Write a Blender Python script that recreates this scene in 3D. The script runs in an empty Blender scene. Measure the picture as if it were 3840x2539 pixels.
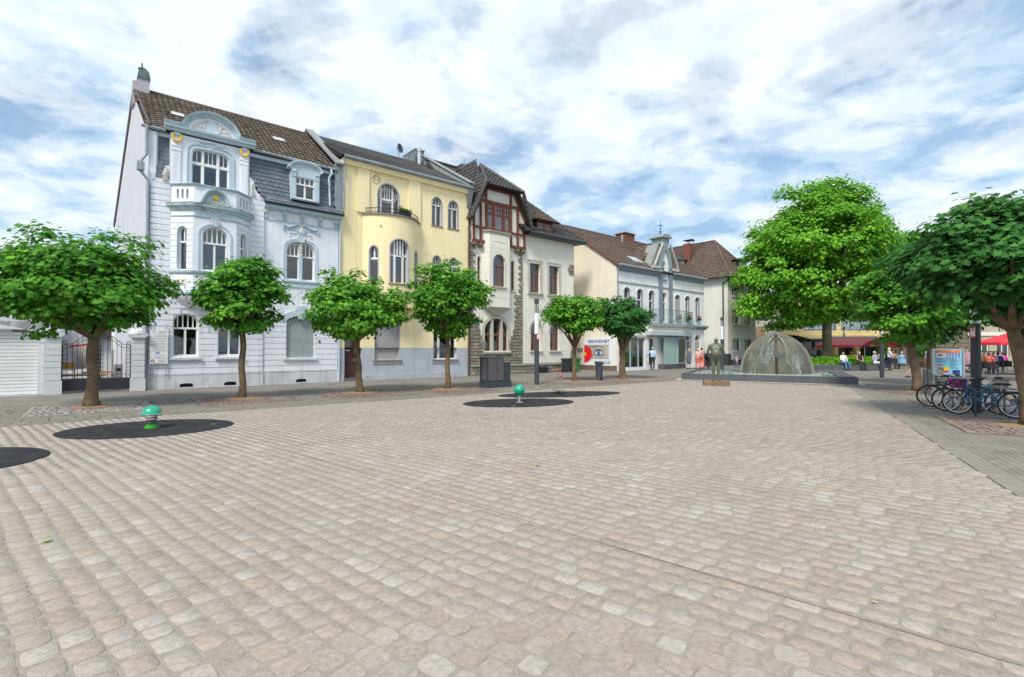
import bpy, math, random
import numpy as np
from mathutils import Vector, Matrix
from mathutils.geometry import tessellate_polygon
random.seed(11); rng = np.random.default_rng(5)
sc = bpy.context.scene; COL = sc.collection
rad = math.radians
# ---------------------------------------------------------------- camera
EYE = 1.65
cam = bpy.data.objects.new('camera', bpy.data.cameras.new('camera')); COL.objects.link(cam)
cam.data.sensor_width = 36; cam.data.lens = 17.344; cam.data.clip_end = 3000; cam.data.clip_start = .05
cam.location = (0, 0, EYE); cam.rotation_euler = (rad(90 + 1.1), 0, 0)
sc.camera = cam
# ---------------------------------------------------------------- sky, sun, exposure
SUN_AZ, SUN_EL = rad(200), rad(50)          # azimuth clockwise from +Y
w = bpy.data.worlds.new('World'); sc.world = w; w.use_nodes = True
nt = w.node_tree; nt.nodes.clear()
def wn(t, **k):
    n = nt.nodes.new(t)
    for a, b in k.items(): setattr(n, a, b)
    return n
L = nt.links.new
sky = wn('ShaderNodeTexSky', sky_type='NISHITA', sun_disc=False, sun_elevation=SUN_EL, sun_rotation=SUN_AZ)
sky.air_density = 1.2; sky.dust_density = .6; sky.ozone_density = 1.0
bg1 = wn('ShaderNodeBackground'); bg1.inputs[1].default_value = .11
L(sky.outputs[0], bg1.inputs[0])
tc = wn('ShaderNodeTexCoord'); sep = wn('ShaderNodeSeparateXYZ'); L(tc.outputs['Generated'], sep.inputs[0])
def m(op, a, b=None, c=None, clamp=False):
    n = wn('ShaderNodeMath', operation=op, use_clamp=clamp)
    for i, q in enumerate((a, b, c)):
        if q is None: continue
        if isinstance(q, (int, float)): n.inputs[i].default_value = q
        else: L(q, n.inputs[i])
    return n.outputs[0]
zz = m('ADD', m('ABSOLUTE', sep.outputs[2]), .16)
cmb = wn('ShaderNodeCombineXYZ'); L(m('DIVIDE', sep.outputs[0], zz), cmb.inputs[0]); L(m('DIVIDE', sep.outputs[1], zz), cmb.inputs[1])
def noise(scale, detail, rough, off, dist=0):
    mp = wn('ShaderNodeMapping'); mp.inputs['Location'].default_value = off; L(cmb.outputs[0], mp.inputs[0])
    n = wn('ShaderNodeTexNoise'); n.inputs['Scale'].default_value = scale; n.inputs['Detail'].default_value = detail
    n.inputs['Roughness'].default_value = rough; n.inputs['Distortion'].default_value = dist
    L(mp.outputs[0], n.inputs[0]); return n.outputs[0]
nA = noise(1.8, 9, .57, (5.6, 3.4, 0), .3)          # cover
nB = noise(3.8, 8, .58, (2.3, 8.2, 4), .3)         # shading inside the cloud
nC = noise(1.3, 3, .5, (1.3, 9.2, 2))
def ramp(src, pts):
    r = wn('ShaderNodeValToRGB'); r.color_ramp.interpolation = 'EASE'
    e = r.color_ramp.elements
    while len(e) < len(pts): e.new(.5)
    for q, (p, c) in zip(e, pts): q.position = p; q.color = (*c, 1) if len(c) == 3 else c
    L(src, r.inputs[0]); return r.outputs[0]
cov = m('ADD', m('MULTIPLY', nA, .7), m('MULTIPLY', nB, .3))
cover = ramp(cov, [(.39, (.15, .15, .15)), (.46, (.7, .7, .7)), (.52, (1, 1, 1))])
# thin bright cloud high ahead
bd = Vector((math.sin(rad(24)) * math.cos(rad(52)), math.cos(rad(24)) * math.cos(rad(52)), math.sin(rad(52))))
sd = Vector((math.sin(SUN_AZ) * math.cos(SUN_EL), math.cos(SUN_AZ) * math.cos(SUN_EL), math.sin(SUN_EL)))
dt = wn('ShaderNodeVectorMath', operation='DOT_PRODUCT'); L(tc.outputs['Generated'], dt.inputs[0]); dt.inputs[1].default_value = bd
near_sun = ramp(dt.outputs['Value'], [(.82, (0, 0, 0)), (.985, (.9, .9, .9))])
cover2 = m('MAXIMUM', cover, m('MULTIPLY', near_sun, .9))
shade = m('ADD', m('MULTIPLY', nB, .62), m('MULTIPLY', nC, .38))
ccol = ramp(shade, [(.37, (.25, .395, .56)), (.45, (.40, .525, .655)), (.52, (.55, .635, .705)), (.59, (.645, .675, .70))])
mixc = wn('ShaderNodeMix', data_type='RGBA'); L(near_sun, mixc.inputs['Factor']); L(ccol, mixc.inputs['A']); mixc.inputs['B'].default_value = (.70, .72, .74, 1)
bg2 = wn('ShaderNodeBackground'); L(mixc.outputs['Result'], bg2.inputs[0]); bg2.inputs[1].default_value = 1.0
mx = wn('ShaderNodeMixShader'); L(cover2, mx.inputs[0]); L(bg1.outputs[0], mx.inputs[1]); L(bg2.outputs[0], mx.inputs[2])
out = wn('ShaderNodeOutputWorld'); L(mx.outputs[0], out.inputs[0])
sun = bpy.data.objects.new('sun', bpy.data.lights.new('sun', 'SUN')); COL.objects.link(sun)
sun.data.energy = 2.5; sun.data.angle = rad(15); sun.data.color = (1, .94, .84)
sun.rotation_euler = (-sd).to_track_quat('-Z', 'Y').to_euler(); sun.location = (-20, -40, 60)
vs = sc.view_settings; vs.view_transform = 'Standard'; vs.look = 'None'; vs.gamma = 1; vs.use_curve_mapping = False; vs.exposure = .6
# ---------------------------------------------------------------- materials
MATS = {}
def mat(name, c, rough=.8, var=.10, scale=6., bump=.15, bscale=None, metal=0., spec=.35, tone=None, wear=None, streak=None):
    """procedural: base colour with noise variation; tone = list of colours picked per piece (attribute or object random)"""
    if name in MATS: return MATS[name]
    M = bpy.data.materials.new(name); M.use_nodes = True; MATS[name] = M
    t = M.node_tree; N = t.nodes; K = t.links.new; b = N['Principled BSDF']
    tcx = N.new('ShaderNodeTexCoord')
    OC = tcx.outputs['Object']
    if tone: OC = N.new('ShaderNodeNewGeometry').outputs['Position']
    nz = N.new('ShaderNodeTexNoise'); nz.inputs['Scale'].default_value = scale; nz.inputs['Detail'].default_value = 5; K(OC, nz.inputs[0])
    cr = N.new('ShaderNodeValToRGB'); cr.color_ramp.elements[0].position = .3; cr.color_ramp.elements[1].position = .7
    cr.color_ramp.elements[0].color = (1 - var,) * 3 + (1,); cr.color_ramp.elements[1].color = (1 + var,) * 3 + (1,)
    K(nz.outputs[0], cr.inputs[0])
    mul = N.new('ShaderNodeMix'); mul.data_type = 'RGBA'; mul.blend_type = 'MULTIPLY'; mul.inputs['Factor'].default_value = 1
    K(cr.outputs[0], mul.inputs['B'])
    if tone:
        at = N.new('ShaderNodeAttribute'); at.attribute_name = 'tone'
        oi = N.new('ShaderNodeObjectInfo')
        ad = N.new('ShaderNodeMath'); ad.operation = 'ADD'; K(at.outputs['Fac'], ad.inputs[0]); K(oi.outputs['Random'], ad.inputs[1])
        fr = N.new('ShaderNodeMath'); fr.operation = 'FRACT'; K(ad.outputs[0], fr.inputs[0])
        tr = N.new('ShaderNodeValToRGB'); e = tr.color_ramp.elements
        while len(e) < len(tone): e.new(.5)
        for i, q in enumerate(e): q.position = i / (len(tone) - 1); q.color = (*tone[i], 1)
        K(fr.outputs[0], tr.inputs[0]); K(tr.outputs[0], mul.inputs['A'])
    else: mul.inputs['A'].default_value = (*c, 1)
    src = mul.outputs['Result']
    if wear:
        wc, ws, lo, hi = wear
        wz = N.new('ShaderNodeTexNoise'); wz.inputs['Scale'].default_value = ws; wz.inputs['Detail'].default_value = 6; wz.inputs['Roughness'].default_value = .65; K(OC, wz.inputs[0])
        wr = N.new('ShaderNodeValToRGB'); wr.color_ramp.elements[0].position = lo; wr.color_ramp.elements[1].position = hi; K(wz.outputs[0], wr.inputs[0])
        wm = N.new('ShaderNodeMix'); wm.data_type = 'RGBA'; K(wr.outputs[0], wm.inputs['Factor']); K(src, wm.inputs['A']); wm.inputs['B'].default_value = (*wc, 1); src = wm.outputs['Result']
    if streak:
        mp = N.new('ShaderNodeMapping'); mp.inputs['Scale'].default_value = (4.5, 4.5, .35); K(tcx.outputs['Object'], mp.inputs[0]); sz = N.new('ShaderNodeTexNoise'); sz.inputs['Scale'].default_value = 1.0; sz.inputs['Detail'].default_value = 7; sz.inputs['Roughness'].default_value = .6; K(mp.outputs[0], sz.inputs[0])
        sr = N.new('ShaderNodeValToRGB'); sr.color_ramp.elements[0].position = .5; sr.color_ramp.elements[1].position = .78; K(sz.outputs[0], sr.inputs[0]); sm = N.new('ShaderNodeMix'); sm.data_type = 'RGBA'; K(sr.outputs[0], sm.inputs['Factor']); K(src, sm.inputs['A']); sm.inputs['B'].default_value = (*streak, 1); src = sm.outputs['Result']
    K(src, b.inputs['Base Color'])
    b.inputs['Roughness'].default_value = rough; b.inputs['Metallic'].default_value = metal; b.inputs['Specular IOR Level'].default_value = spec
    if bump:
        n2 = N.new('ShaderNodeTexNoise'); n2.inputs['Scale'].default_value = bscale or scale * 8; n2.inputs['Detail'].default_value = 4; K(OC, n2.inputs[0])
        bp = N.new('ShaderNodeBump'); bp.inputs['Strength'].default_value = bump; bp.inputs['Distance'].default_value = .02; K(n2.outputs[0], bp.inputs['Height']); K(bp.outputs[0], b.inputs['Normal'])
    return M
def brickmat(name, c1, c2, mortar, bw, bh, msize, axes='XZ', bump=.4, rough=.85, off=.5, var=.08):
    if name in MATS: return MATS[name]
    M = bpy.data.materials.new(name); M.use_nodes = True; MATS[name] = M
    t = M.node_tree; N = t.nodes; K = t.links.new; b = N['Principled BSDF']
    tcx = N.new('ShaderNodeTexCoord'); sp = N.new('ShaderNodeSeparateXYZ'); K(tcx.outputs['Object'], sp.inputs[0])
    cb = N.new('ShaderNodeCombineXYZ')
    K(sp.outputs['XYZ'.index(axes[0])], cb.inputs[0]); K(sp.outputs['XYZ'.index(axes[1])], cb.inputs[1])
    br = N.new('ShaderNodeTexBrick'); K(cb.outputs[0], br.inputs[0]); br.offset = off
    for k, v in (('Color1', c1), ('Color2', c2), ('Mortar', mortar)): br.inputs[k].default_value = (*v, 1)
    br.inputs['Scale'].default_value = 1; br.inputs['Brick Width'].default_value = bw; br.inputs['Row Height'].default_value = bh; br.inputs['Mortar Size'].default_value = msize; br.inputs['Mortar Smooth'].default_value = .3
    nz = N.new('ShaderNodeTexNoise'); nz.inputs['Scale'].default_value = 1.3; nz.inputs['Detail'].default_value = 6; K(tcx.outputs['Object'], nz.inputs[0])
    cr = N.new('ShaderNodeValToRGB'); cr.color_ramp.elements[0].position = .3; cr.color_ramp.elements[1].position = .7
    cr.color_ramp.elements[0].color = (1 - var,) * 3 + (1,); cr.color_ramp.elements[1].color = (1 + var,) * 3 + (1,); K(nz.outputs[0], cr.inputs[0])
    mul = N.new('ShaderNodeMix'); mul.data_type = 'RGBA'; mul.blend_type = 'MULTIPLY'; mul.inputs['Factor'].default_value = 1
    K(br.outputs['Color'], mul.inputs['A']); K(cr.outputs[0], mul.inputs['B']); K(mul.outputs['Result'], b.inputs['Base Color'])
    iv = N.new('ShaderNodeMath'); iv.operation = 'SUBTRACT'; iv.inputs[0].default_value = 1; K(br.outputs['Fac'], iv.inputs[1])
    bp = N.new('ShaderNodeBump'); bp.inputs['Strength'].default_value = bump; bp.inputs['Distance'].default_value = .01; K(iv.outputs[0], bp.inputs['Height']); K(bp.outputs[0], b.inputs['Normal'])
    b.inputs['Roughness'].default_value = rough
    return M
def glassmat(name, tint=(.55, .6, .62), refl=.12):
    if name in MATS: return MATS[name]
    M = bpy.data.materials.new(name); M.use_nodes = True; MATS[name] = M
    t = M.node_tree; N = t.nodes; K = t.links.new; N.remove(N['Principled BSDF'])
    a = N.new('ShaderNodeBsdfTransparent'); a.inputs[0].default_value = (*tint, 1)
    g = N.new('ShaderNodeBsdfGlossy'); g.inputs['Roughness'].default_value = .03
    gp_ = N.new('ShaderNodeNewGeometry'); gn = N.new('ShaderNodeTexNoise'); gn.inputs['Scale'].default_value = 1.6; gn.inputs['Detail'].default_value = 2; K(gp_.outputs['Position'], gn.inputs[0]); gb = N.new('ShaderNodeBump'); gb.inputs['Strength'].default_value = .12; gb.inputs['Distance'].default_value = .05; K(gn.outputs[0], gb.inputs['Height']); K(gb.outputs[0], g.inputs['Normal'])
    fr = N.new('ShaderNodeFresnel'); fr.inputs[0].default_value = 1.5
    ad = N.new('ShaderNodeMath'); ad.operation = 'ADD'; ad.inputs[1].default_value = refl; K(fr.outputs[0], ad.inputs[0])
    s = N.new('ShaderNodeMixShader'); K(ad.outputs[0], s.inputs[0]); K(a.outputs[0], s.inputs[1]); K(g.outputs[0], s.inputs[2])
    K(s.outputs[0], N['Material Output'].inputs[0]); return M
M_white = mat('white_frame_paint', (.78, .78, .78), .45, .04)
M_glass = glassmat('window_glass', (.36, .41, .45), .11)
M_room = mat('unlit_room_dark', (.035, .035, .04), .9, .3, 2, 0)  # near-black colour stands in for the shade of unlit rooms
M_curtain = mat('curtain_cloth', (.45, .47, .5), .9, .2, 9, .3)
M_dark = mat('anthracite_metal', (.055, .065, .075), .5, .1, 5, .05)
M_steel = mat('brushed_steel', (.55, .56, .57), .3, .05, 20, .05, metal=.9)
M_black = mat('black_plastic', (.02, .02, .022), .5, .1)
M_coping = mat('grey_coping_sheet', (.27, .285, .29), .7, .12, 3, .1)
M_zinc = mat('zinc_sheet', (.30, .34, .37), .45, .15, 3, .1, metal=.2)
# ---------------------------------------------------------------- frames of reference
ANG = rad(40); OX, OY = -14.44, 19.53                 # street frame: x along the house fronts, y into the houses
def W2(x, y):
    c, s = math.cos(ANG), math.sin(ANG)
    return OX + x * c - y * s, OY + x * s + y * c
def S2(X, Y):
    c, s = math.cos(ANG), math.sin(ANG); a, b = X - OX, Y - OY
    return a * c + b * s, -a * s + b * c
class Thing:
    def __init__(s, name, label, cat, base=(0, 0, 0), frame='street', rz=0, group=None, kind=None):
        o = bpy.data.objects.new(name, None); COL.objects.link(o); o.empty_display_size = .3
        if frame == 'street':
            X, Y = W2(base[0], base[1]); o.location = (X, Y, base[2]); o.rotation_euler = (0, 0, ANG); s.off = Vector(base)
        elif frame == 'world': o.location = base; s.off = Vector(base)
        else: o.location = base; o.rotation_euler = (0, 0, rz); s.off = Vector((0, 0, 0))
        s.o = o
        if label: o['label'] = label
        if cat: o['category'] = cat
        if group: o['group'] = group
        if kind: o['kind'] = kind
def tag(o, label=None, cat=None, group=None, kind=None):
    for k, v in (('label', label), ('category', cat), ('group', group), ('kind', kind)):
        if v: o[k] = v
    return o
class MB:
    def __init__(s): s.v = []; s.f = []
    def add(s, vs, fs):
        n = len(s.v); s.v += [tuple(q) for q in vs]; s.f += [tuple(i + n for i in q) for q in fs]; return s
    def box(s, x0, x1, y0, y1, z0, z1, mp=None):
        V = [(x, y, z) for z in (z0, z1) for y in (y0, y1) for x in (x0, x1)]
        if mp: V = [mp(*q) for q in V]
        return s.add(V, [(0, 2, 3, 1), (4, 5, 7, 6), (0, 1, 5, 4), (2, 6, 7, 3), (0, 4, 6, 2), (1, 3, 7, 5)])
    def bar(s, p, q, w, h=None, up=(0, 0, 1)):
        p, q = Vector(p), Vector(q); d = (q - p).normalized(); up = Vector(up)
        if abs(d.dot(up)) > .99: up = Vector((0, 1, 0))
        a = d.cross(up).normalized(); b = a.cross(d); h = h or w
        V = [c + a * (i * w / 2) + b * (j * h / 2) for c in (p, q) for i, j in ((-1, -1), (1, -1), (1, 1), (-1, 1))]
        return s.add(V, [(0, 1, 2, 3), (7, 6, 5, 4), (0, 4, 5, 1), (1, 5, 6, 2), (2, 6, 7, 3), (3, 7, 4, 0)])
    def prism(s, poly, y0, y1, mp=None, axis='y'):
        """poly in (x,z), extruded along y (or in (x,y) along z)"""
        n = len(poly)
        mk = (lambda a, b, e: (a, e, b)) if axis == 'y' else (lambda a, b, e: (a, b, e)) if axis == 'z' else (lambda a, b, e: (e, a, b))
        V = [mk(a, b, y0) for a, b in poly] + [mk(a, b, y1) for a, b in poly]
        if mp: V = [mp(*q) for q in V]
        F = [tuple(range(n)), tuple(range(2 * n - 1, n - 1, -1))] + [(i, n + i, n + (i + 1) % n, (i + 1) % n) for i in range(n)]
        return s.add(V, F)
    def tube(s, pts, r, n=8, cap=True):
        pts = [Vector(p) for p in pts]; R = r if isinstance(r, (list, tuple)) else [r] * len(pts)
        V = []; pu = None
        for i, p in enumerate(pts):
            d = (pts[min(i + 1, len(pts) - 1)] - pts[max(i - 1, 0)]).normalized()
            if pu is None: pu = Vector((0, 0, 1)) if abs(d.z) < .9 else Vector((1, 0, 0))
            a = d.cross(pu).normalized(); b = a.cross(d).normalized(); pu = b
            V += [p + (a * math.cos(2 * math.pi * k / n) + b * math.sin(2 * math.pi * k / n)) * R[i] for k in range(n)]
        F = [(i * n + k, i * n + (k + 1) % n, (i + 1) * n + (k + 1) % n, (i + 1) * n + k) for i in range(len(pts) - 1) for k in range(n)]
        if cap: F += [tuple(range(n - 1, -1, -1)), tuple((len(pts) - 1) * n + k for k in range(n))]
        return s.add(V, F)
    def lathe(s, prof, c=(0, 0, 0), n=16, a0=0, a1=2 * math.pi):
        full = abs(a1 - a0 - 2 * math.pi) < 1e-6; m_ = n if full else n + 1
        V = [(c[0] + r * math.cos(a0 + (a1 - a0) * k / n), c[1] + r * math.sin(a0 + (a1 - a0) * k / n), c[2] + z) for r, z in prof for k in range(m_)]
        F = [(i * m_ + k, i * m_ + (k + 1) % m_, (i + 1) * m_ + (k + 1) % m_, (i + 1) * m_ + k) for i in range(len(prof) - 1) for k in range(n)]
        return s.add(V, F)
    def torus(s, c, R, r, n=32, k=8, ax='y', a0=0, a1=2 * math.pi):
        full = abs(a1 - a0 - 2 * math.pi) < 1e-6; N_ = n if full else n + 1; V = []
        for i in range(N_):
            a = a0 + (a1 - a0) * i / n
            for j in range(k):
                b = 2 * math.pi * j / k; q = R + r * math.cos(b); e = r * math.sin(b)
                p = (q * math.cos(a), e, q * math.sin(a)) if ax == 'y' else (q * math.cos(a), q * math.sin(a), e) if ax == 'z' else (e, q * math.cos(a), q * math.sin(a))
                V.append((c[0] + p[0], c[1] + p[1], c[2] + p[2]))
        F = [(i * k + j, i * k + (j + 1) % k, ((i + 1) % N_) * k + (j + 1) % k, ((i + 1) % N_) * k + j) for i in range(n) for j in range(k)]
        return s.add(V, F)
    def ball(s, c, r, n=12, k=8):
        r = r if isinstance(r, (tuple, list)) else (r, r, r)
        V = [(c[0] + r[0] * math.sin(math.pi * i / k) * math.cos(2 * math.pi * j / n), c[1] + r[1] * math.sin(math.pi * i / k) * math.sin(2 * math.pi * j / n), c[2] + r[2] * math.cos(math.pi * i / k)) for i in range(k + 1) for j in range(n)]
        F = [(i * n + j, (i + 1) * n + j, (i + 1) * n + (j + 1) % n, i * n + (j + 1) % n) for i in range(k) for j in range(n)]
        return s.add(V, F)
    def sheet(s, rows):
        m_ = len(rows[0]); V = [p for r in rows for p in r]
        return s.add(V, [(i * m_ + j, i * m_ + j + 1, (i + 1) * m_ + j + 1, (i + 1) * m_ + j) for i in range(len(rows) - 1) for j in range(m_ - 1)])
    def build(s, name, material, parent=None, smooth=False, label=None, kind=None, bevel=0):
        me = bpy.data.meshes.new(name)
        off = parent.off if isinstance(parent, Thing) else (parent_off.get(parent.name, Vector()) if parent else Vector())
        V = np.array(s.v, dtype=float).reshape(-1, 3) - np.array(off)
        me.from_pydata(V.tolist(), [], s.f); me.materials.append(material)
        if smooth: me.polygons.foreach_set('use_smooth', [True] * len(me.polygons))
        o = bpy.data.objects.new(name, me); COL.objects.link(o)
        if parent: o.parent = parent.o if isinstance(parent, Thing) else parent
        parent_off[o.name] = Vector(off)
        if bevel:
            bv = o.modifiers.new('bevel', 'BEVEL'); bv.width = bevel; bv.segments = 2; bv.limit_method = 'ANGLE'
        if label: o['label'] = label
        if kind: o['kind'] = kind
        return o
parent_off = {}
def single(name, mb, material, label, cat, loc=(0, 0, 0), rz=0, group=None, kind=None, **k):
    o = mb.build(name, material, None, **k); o.location = loc; o.rotation_euler = (0, 0, rz)
    return tag(o, label, cat, group, kind)
def copytree(o, parent=None):
    c = o.copy(); COL.objects.link(c); c.parent = parent
    for ch in list(o.children): copytree(ch, c)
    return c
def scatter(parent, name, variants, items, material, limit=300, smooth=False, eye=None):
    """items: (variant index, Matrix in the frame of parent's off); the nearest ones are objects, the rest one stuff mesh"""
    if not items: return
    off = parent.off if isinstance(parent, Thing) else parent_off.get(parent.name, Vector()) if parent else Vector()
    pob = parent.o if isinstance(parent, Thing) else parent
    e = Vector(eye if eye is not None else (0, 0, EYE))
    items = sorted(items, key=lambda q: (q[1].translation - e).length)
    mes = []
    for V, F in variants:
        me = bpy.data.meshes.new(name); me.from_pydata([tuple(v) for v in V], [], F); me.materials.append(material)
        if smooth: me.polygons.foreach_set('use_smooth', [True] * len(me.polygons))
        mes.append(me)
    T = Matrix.Translation(-off)
    for i, Mx in items[:limit]:
        o = bpy.data.objects.new(name, mes[i]); COL.objects.link(o); o.parent = pob; o.matrix_local = T @ Mx
    rest = items[limit:]
    if rest:
        Vs = []; loops = []; sizes = []; tone = []; base = 0
        arrs = [np.array([tuple(v) for v in V]) for V, F in variants]
        fl = [(np.array([i for f in F for i in f]), [len(f) for f in F]) for V, F in variants]
        for i, Mx in rest:
            A = np.array(T @ Mx); Vs.append(arrs[i] @ A[:3, :3].T + A[:3, 3])
            loops.append(fl[i][0] + base); sizes += fl[i][1]; tone += [random.random()] * len(fl[i][1]); base += len(arrs[i])
        fastmesh(name, np.concatenate(Vs), np.concatenate(loops), np.array(sizes), material, pob, tone, smooth)['kind'] = 'stuff'
def fastmesh(name, V, loops, sizes, material, parent=None, tone=None, smooth=False):
    me = bpy.data.meshes.new(name); me.vertices.add(len(V)); me.vertices.foreach_set('co', V.astype(np.float32).ravel())
    me.loops.add(len(loops)); me.loops.foreach_set('vertex_index', loops.astype(np.int32)); me.polygons.add(len(sizes))
    st = np.concatenate([[0], np.cumsum(sizes)[:-1]]); me.polygons.foreach_set('loop_start', st.astype(np.int32)); me.polygons.foreach_set('loop_total', np.array(sizes, dtype=np.int32))
    if smooth: me.polygons.foreach_set('use_smooth', [True] * len(sizes))
    me.update(calc_edges=True); me.materials.append(material)
    if tone is not None:
        a = me.attributes.new('tone', 'FLOAT', 'FACE'); a.data.foreach_set('value', np.array(tone, dtype=np.float32))
    o = bpy.data.objects.new(name, me); COL.objects.link(o)
    if parent: o.parent = parent
    return o
# ---------------------------------------------------------------- walls, windows
class Hole:
    def __init__(s, xl, xr, zb, zs, za=None, p=2): s.xl, s.xr, s.zb, s.zs, s.za, s.p = xl, xr, zb, zs, zs if za is None else za, p
    def top(s, x):
        if s.za <= s.zs: return s.zs
        u = min(1, abs(x - (s.xl + s.xr) / 2) / ((s.xr - s.xl) / 2)); return s.zs + (s.za - s.zs) * max(0, 1 - u ** s.p) ** (1 / s.p)
    def xs(s):
        if s.za <= s.zs: return [s.xl, s.xr]
        c, r = (s.xl + s.xr) / 2, (s.xr - s.xl) / 2
        return [c - r * math.cos(math.pi * i / 14) for i in range(15)]
    def outline(s, g=0):
        h = Hole(s.xl - g, s.xr + g, s.zb - g, s.zs, s.za + g if s.za > s.zs else None, s.p)
        if s.za <= s.zs: h.zs = h.za = s.zs + g
        return [(h.xl, h.zb), (h.xr, h.zb)] + [(x, h.top(x)) for x in reversed(h.xs())]
    def shrink(s, g): return Hole(s.xl + g, s.xr - g, s.zb + g, s.zs if s.za > s.zs else s.zs - g, s.za - g, s.p)
flat = lambda yo=0: (lambda x, y, z: (x, y + yo, z))
def cant(ax, ay, bx, by):
    """map: x runs from (ax,ay) to (bx,by) in plan, y = depth behind that face"""
    d = Vector((bx - ax, by - ay)); l = d.length; d /= l; n = Vector((-d.y, d.x))
    return (lambda x, y, z: (ax + d.x * x + n.x * y, ay + d.y * x + n.y * y, z)), l
def wall(mb, x0, x1, z0, z1, holes=(), mp=flat(), depth=.2, nx=None):
    zt = z1 if callable(z1) else (lambda x: z1)
    zl = z0 if callable(z0) else (lambda x: z0)
    X = {round(x0, 4), round(x1, 4)}
    for h in holes: X |= {round(q, 4) for q in h.xs()}
    if nx: X |= {round(x0 + (x1 - x0) * i / nx, 4) for i in range(nx + 1)}
    X = sorted(X)
    for a, b in zip(X, X[1:]):
        mid = (a + b) / 2; hs = sorted([h for h in holes if h.xl - 1e-4 < mid < h.xr + 1e-4], key=lambda h: h.zb)
        la, lb = zl(a), zl(b)
        for h in hs:
            mb.add([mp(a, 0, la), mp(b, 0, lb), mp(b, 0, h.zb), mp(a, 0, h.zb)], [(0, 1, 2, 3)]); la, lb = h.top(a), h.top(b)
        mb.add([mp(a, 0, la), mp(b, 0, lb), mp(b, 0, zt(b)), mp(a, 0, zt(a))], [(0, 1, 2, 3)])
    for h in holes:
        o = h.outline(); n = len(o)
        mb.add([mp(x, 0, z) for x, z in o] + [mp(x, depth, z) for x, z in o], [(i, (i + 1) % n, n + (i + 1) % n, n + i) for i in range(n)])
    return mb
def clip(poly, a, b, c):
    """keep a*x+b*z<=c"""
    o = []
    for i, p in enumerate(poly):
        q = poly[(i + 1) % len(poly)]; dp, dq = a * p[0] + b * p[1] - c, a * q[0] + b * q[1] - c
        if dp <= 0: o.append(p)
        if dp * dq < 0: t = dp / (dp - dq); o.append((p[0] + (q[0] - p[0]) * t, p[1] + (q[1] - p[1]) * t))
    return o
def ring(mb, outer, inners, y0, y1, mp=flat()):
    polys = [[Vector((x, z, 0)) for x, z in outer]] + [[Vector((x, z, 0)) for x, z in q] for q in inners]
    tris = tessellate_polygon(polys); P = [p for q in polys for p in q]; n = len(P)
    V = [mp(p.x, y0, p.y) for p in P] + [mp(p.x, y1, p.y) for p in P]; F = []
    for t in tris:
        F += [tuple(t), tuple(i + n for i in reversed(t))]
    k = 0
    for q in polys:
        m_ = len(q); F += [(k + i, k + (i + 1) % m_, n + k + (i + 1) % m_, n + k + i) for i in range(m_)]; k += m_
    mb.add(V, F)
def window(T, h, mp=flat(), y=.13, cols=(.5,), transom=None, ucols=None, fm=None, fw=.055, bar=.04, pane=None, name='window', curtain=None, post=None):
    """one frame mesh, every pane a child of it"""
    fm = fm or M_white; ins = h.shrink(fw); o = ins.outline()
    ztop = max(z for x, z in o); cells = []
    def cut(cs, lo, hi, bw):
        xs = [ins.xl] + [h.xl + (h.xr - h.xl) * c for c in cs] + [ins.xr]
        for i in range(len(xs) - 1):
            a = xs[i] + (bw if i else 0); b = xs[i + 1] - (bw if i < len(xs) - 2 else 0)
            q = clip(clip(clip(clip(o, -1, 0, -a), 1, 0, b), 0, -1, -lo), 0, 1, hi)
            q2 = []
            for p in q:
                if not q2 or (abs(p[0] - q2[-1][0]) + abs(p[1] - q2[-1][1])) > 1e-3: q2.append(p)
            if len(q2) > 2: cells.append(q2)
    if transom: cut(cols, ins.zb, transom - bar * 1.1, bar); cut(ucols if ucols is not None else cols, transom + bar * .8, ztop + 1, bar * .6)
    else: cut(cols, ins.zb, ztop + 1, bar)
    f = MB(); ring(f, h.outline(-.002), cells, y, y + .06, mp)
    if transom: f.box(h.xl + .01, h.xr - .01, y - .03, y - .002, transom - .045, transom + .03, mp)
    fo = f.build(name, fm, T)
    for q in cells:
        b = MB(); b.add([mp(x, y + .035, z) for x, z in q], [tuple(range(len(q)))]); b.build('pane', pane or M_glass, fo)
    if curtain:
        b = MB(); n = 16; a0, a1, z0, z1 = curtain
        b.sheet([[mp(h.xl + (h.xr - h.xl) * (a0 + (a1 - a0) * i / n), y + .12 + .015 * math.sin(i * 2.4), z) for i in range(n + 1)] for z in (z0, z1)])
        b.build('curtain', M_curtain, fo)
    return fo
def arcband(mb, h, g0, g1, y0, y1, mp=flat(), legs=True):
    """moulding round an opening, from offset g0 to g1"""
    def ol(g):
        q = Hole(h.xl - g, h.xr + g, h.zb, h.zs, h.za + g if h.za > h.zs else None, h.p)
        if h.za <= h.zs: q.zs = q.za = h.zs + g
        if h.za > h.zs: P = [(x, q.top(x)) for x in q.xs()]
        else: P = [(q.xl, q.zs), (q.xr, q.zs)]
        return ([(q.xl, h.zb)] + P + [(q.xr, h.zb)]) if legs else P
    A, B = ol(g0), ol(g1); n = len(A)
    for i in range(n - 1):
        q = [A[i], A[i + 1], B[i + 1], B[i]]
        mb.add([mp(x, y, z) for y in (y0, y1) for x, z in q], [(0, 1, 2, 3), (7, 6, 5, 4), (0, 4, 5, 1), (2, 6, 7, 3), (1, 5, 6, 2), (0, 3, 7, 4)])
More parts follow.
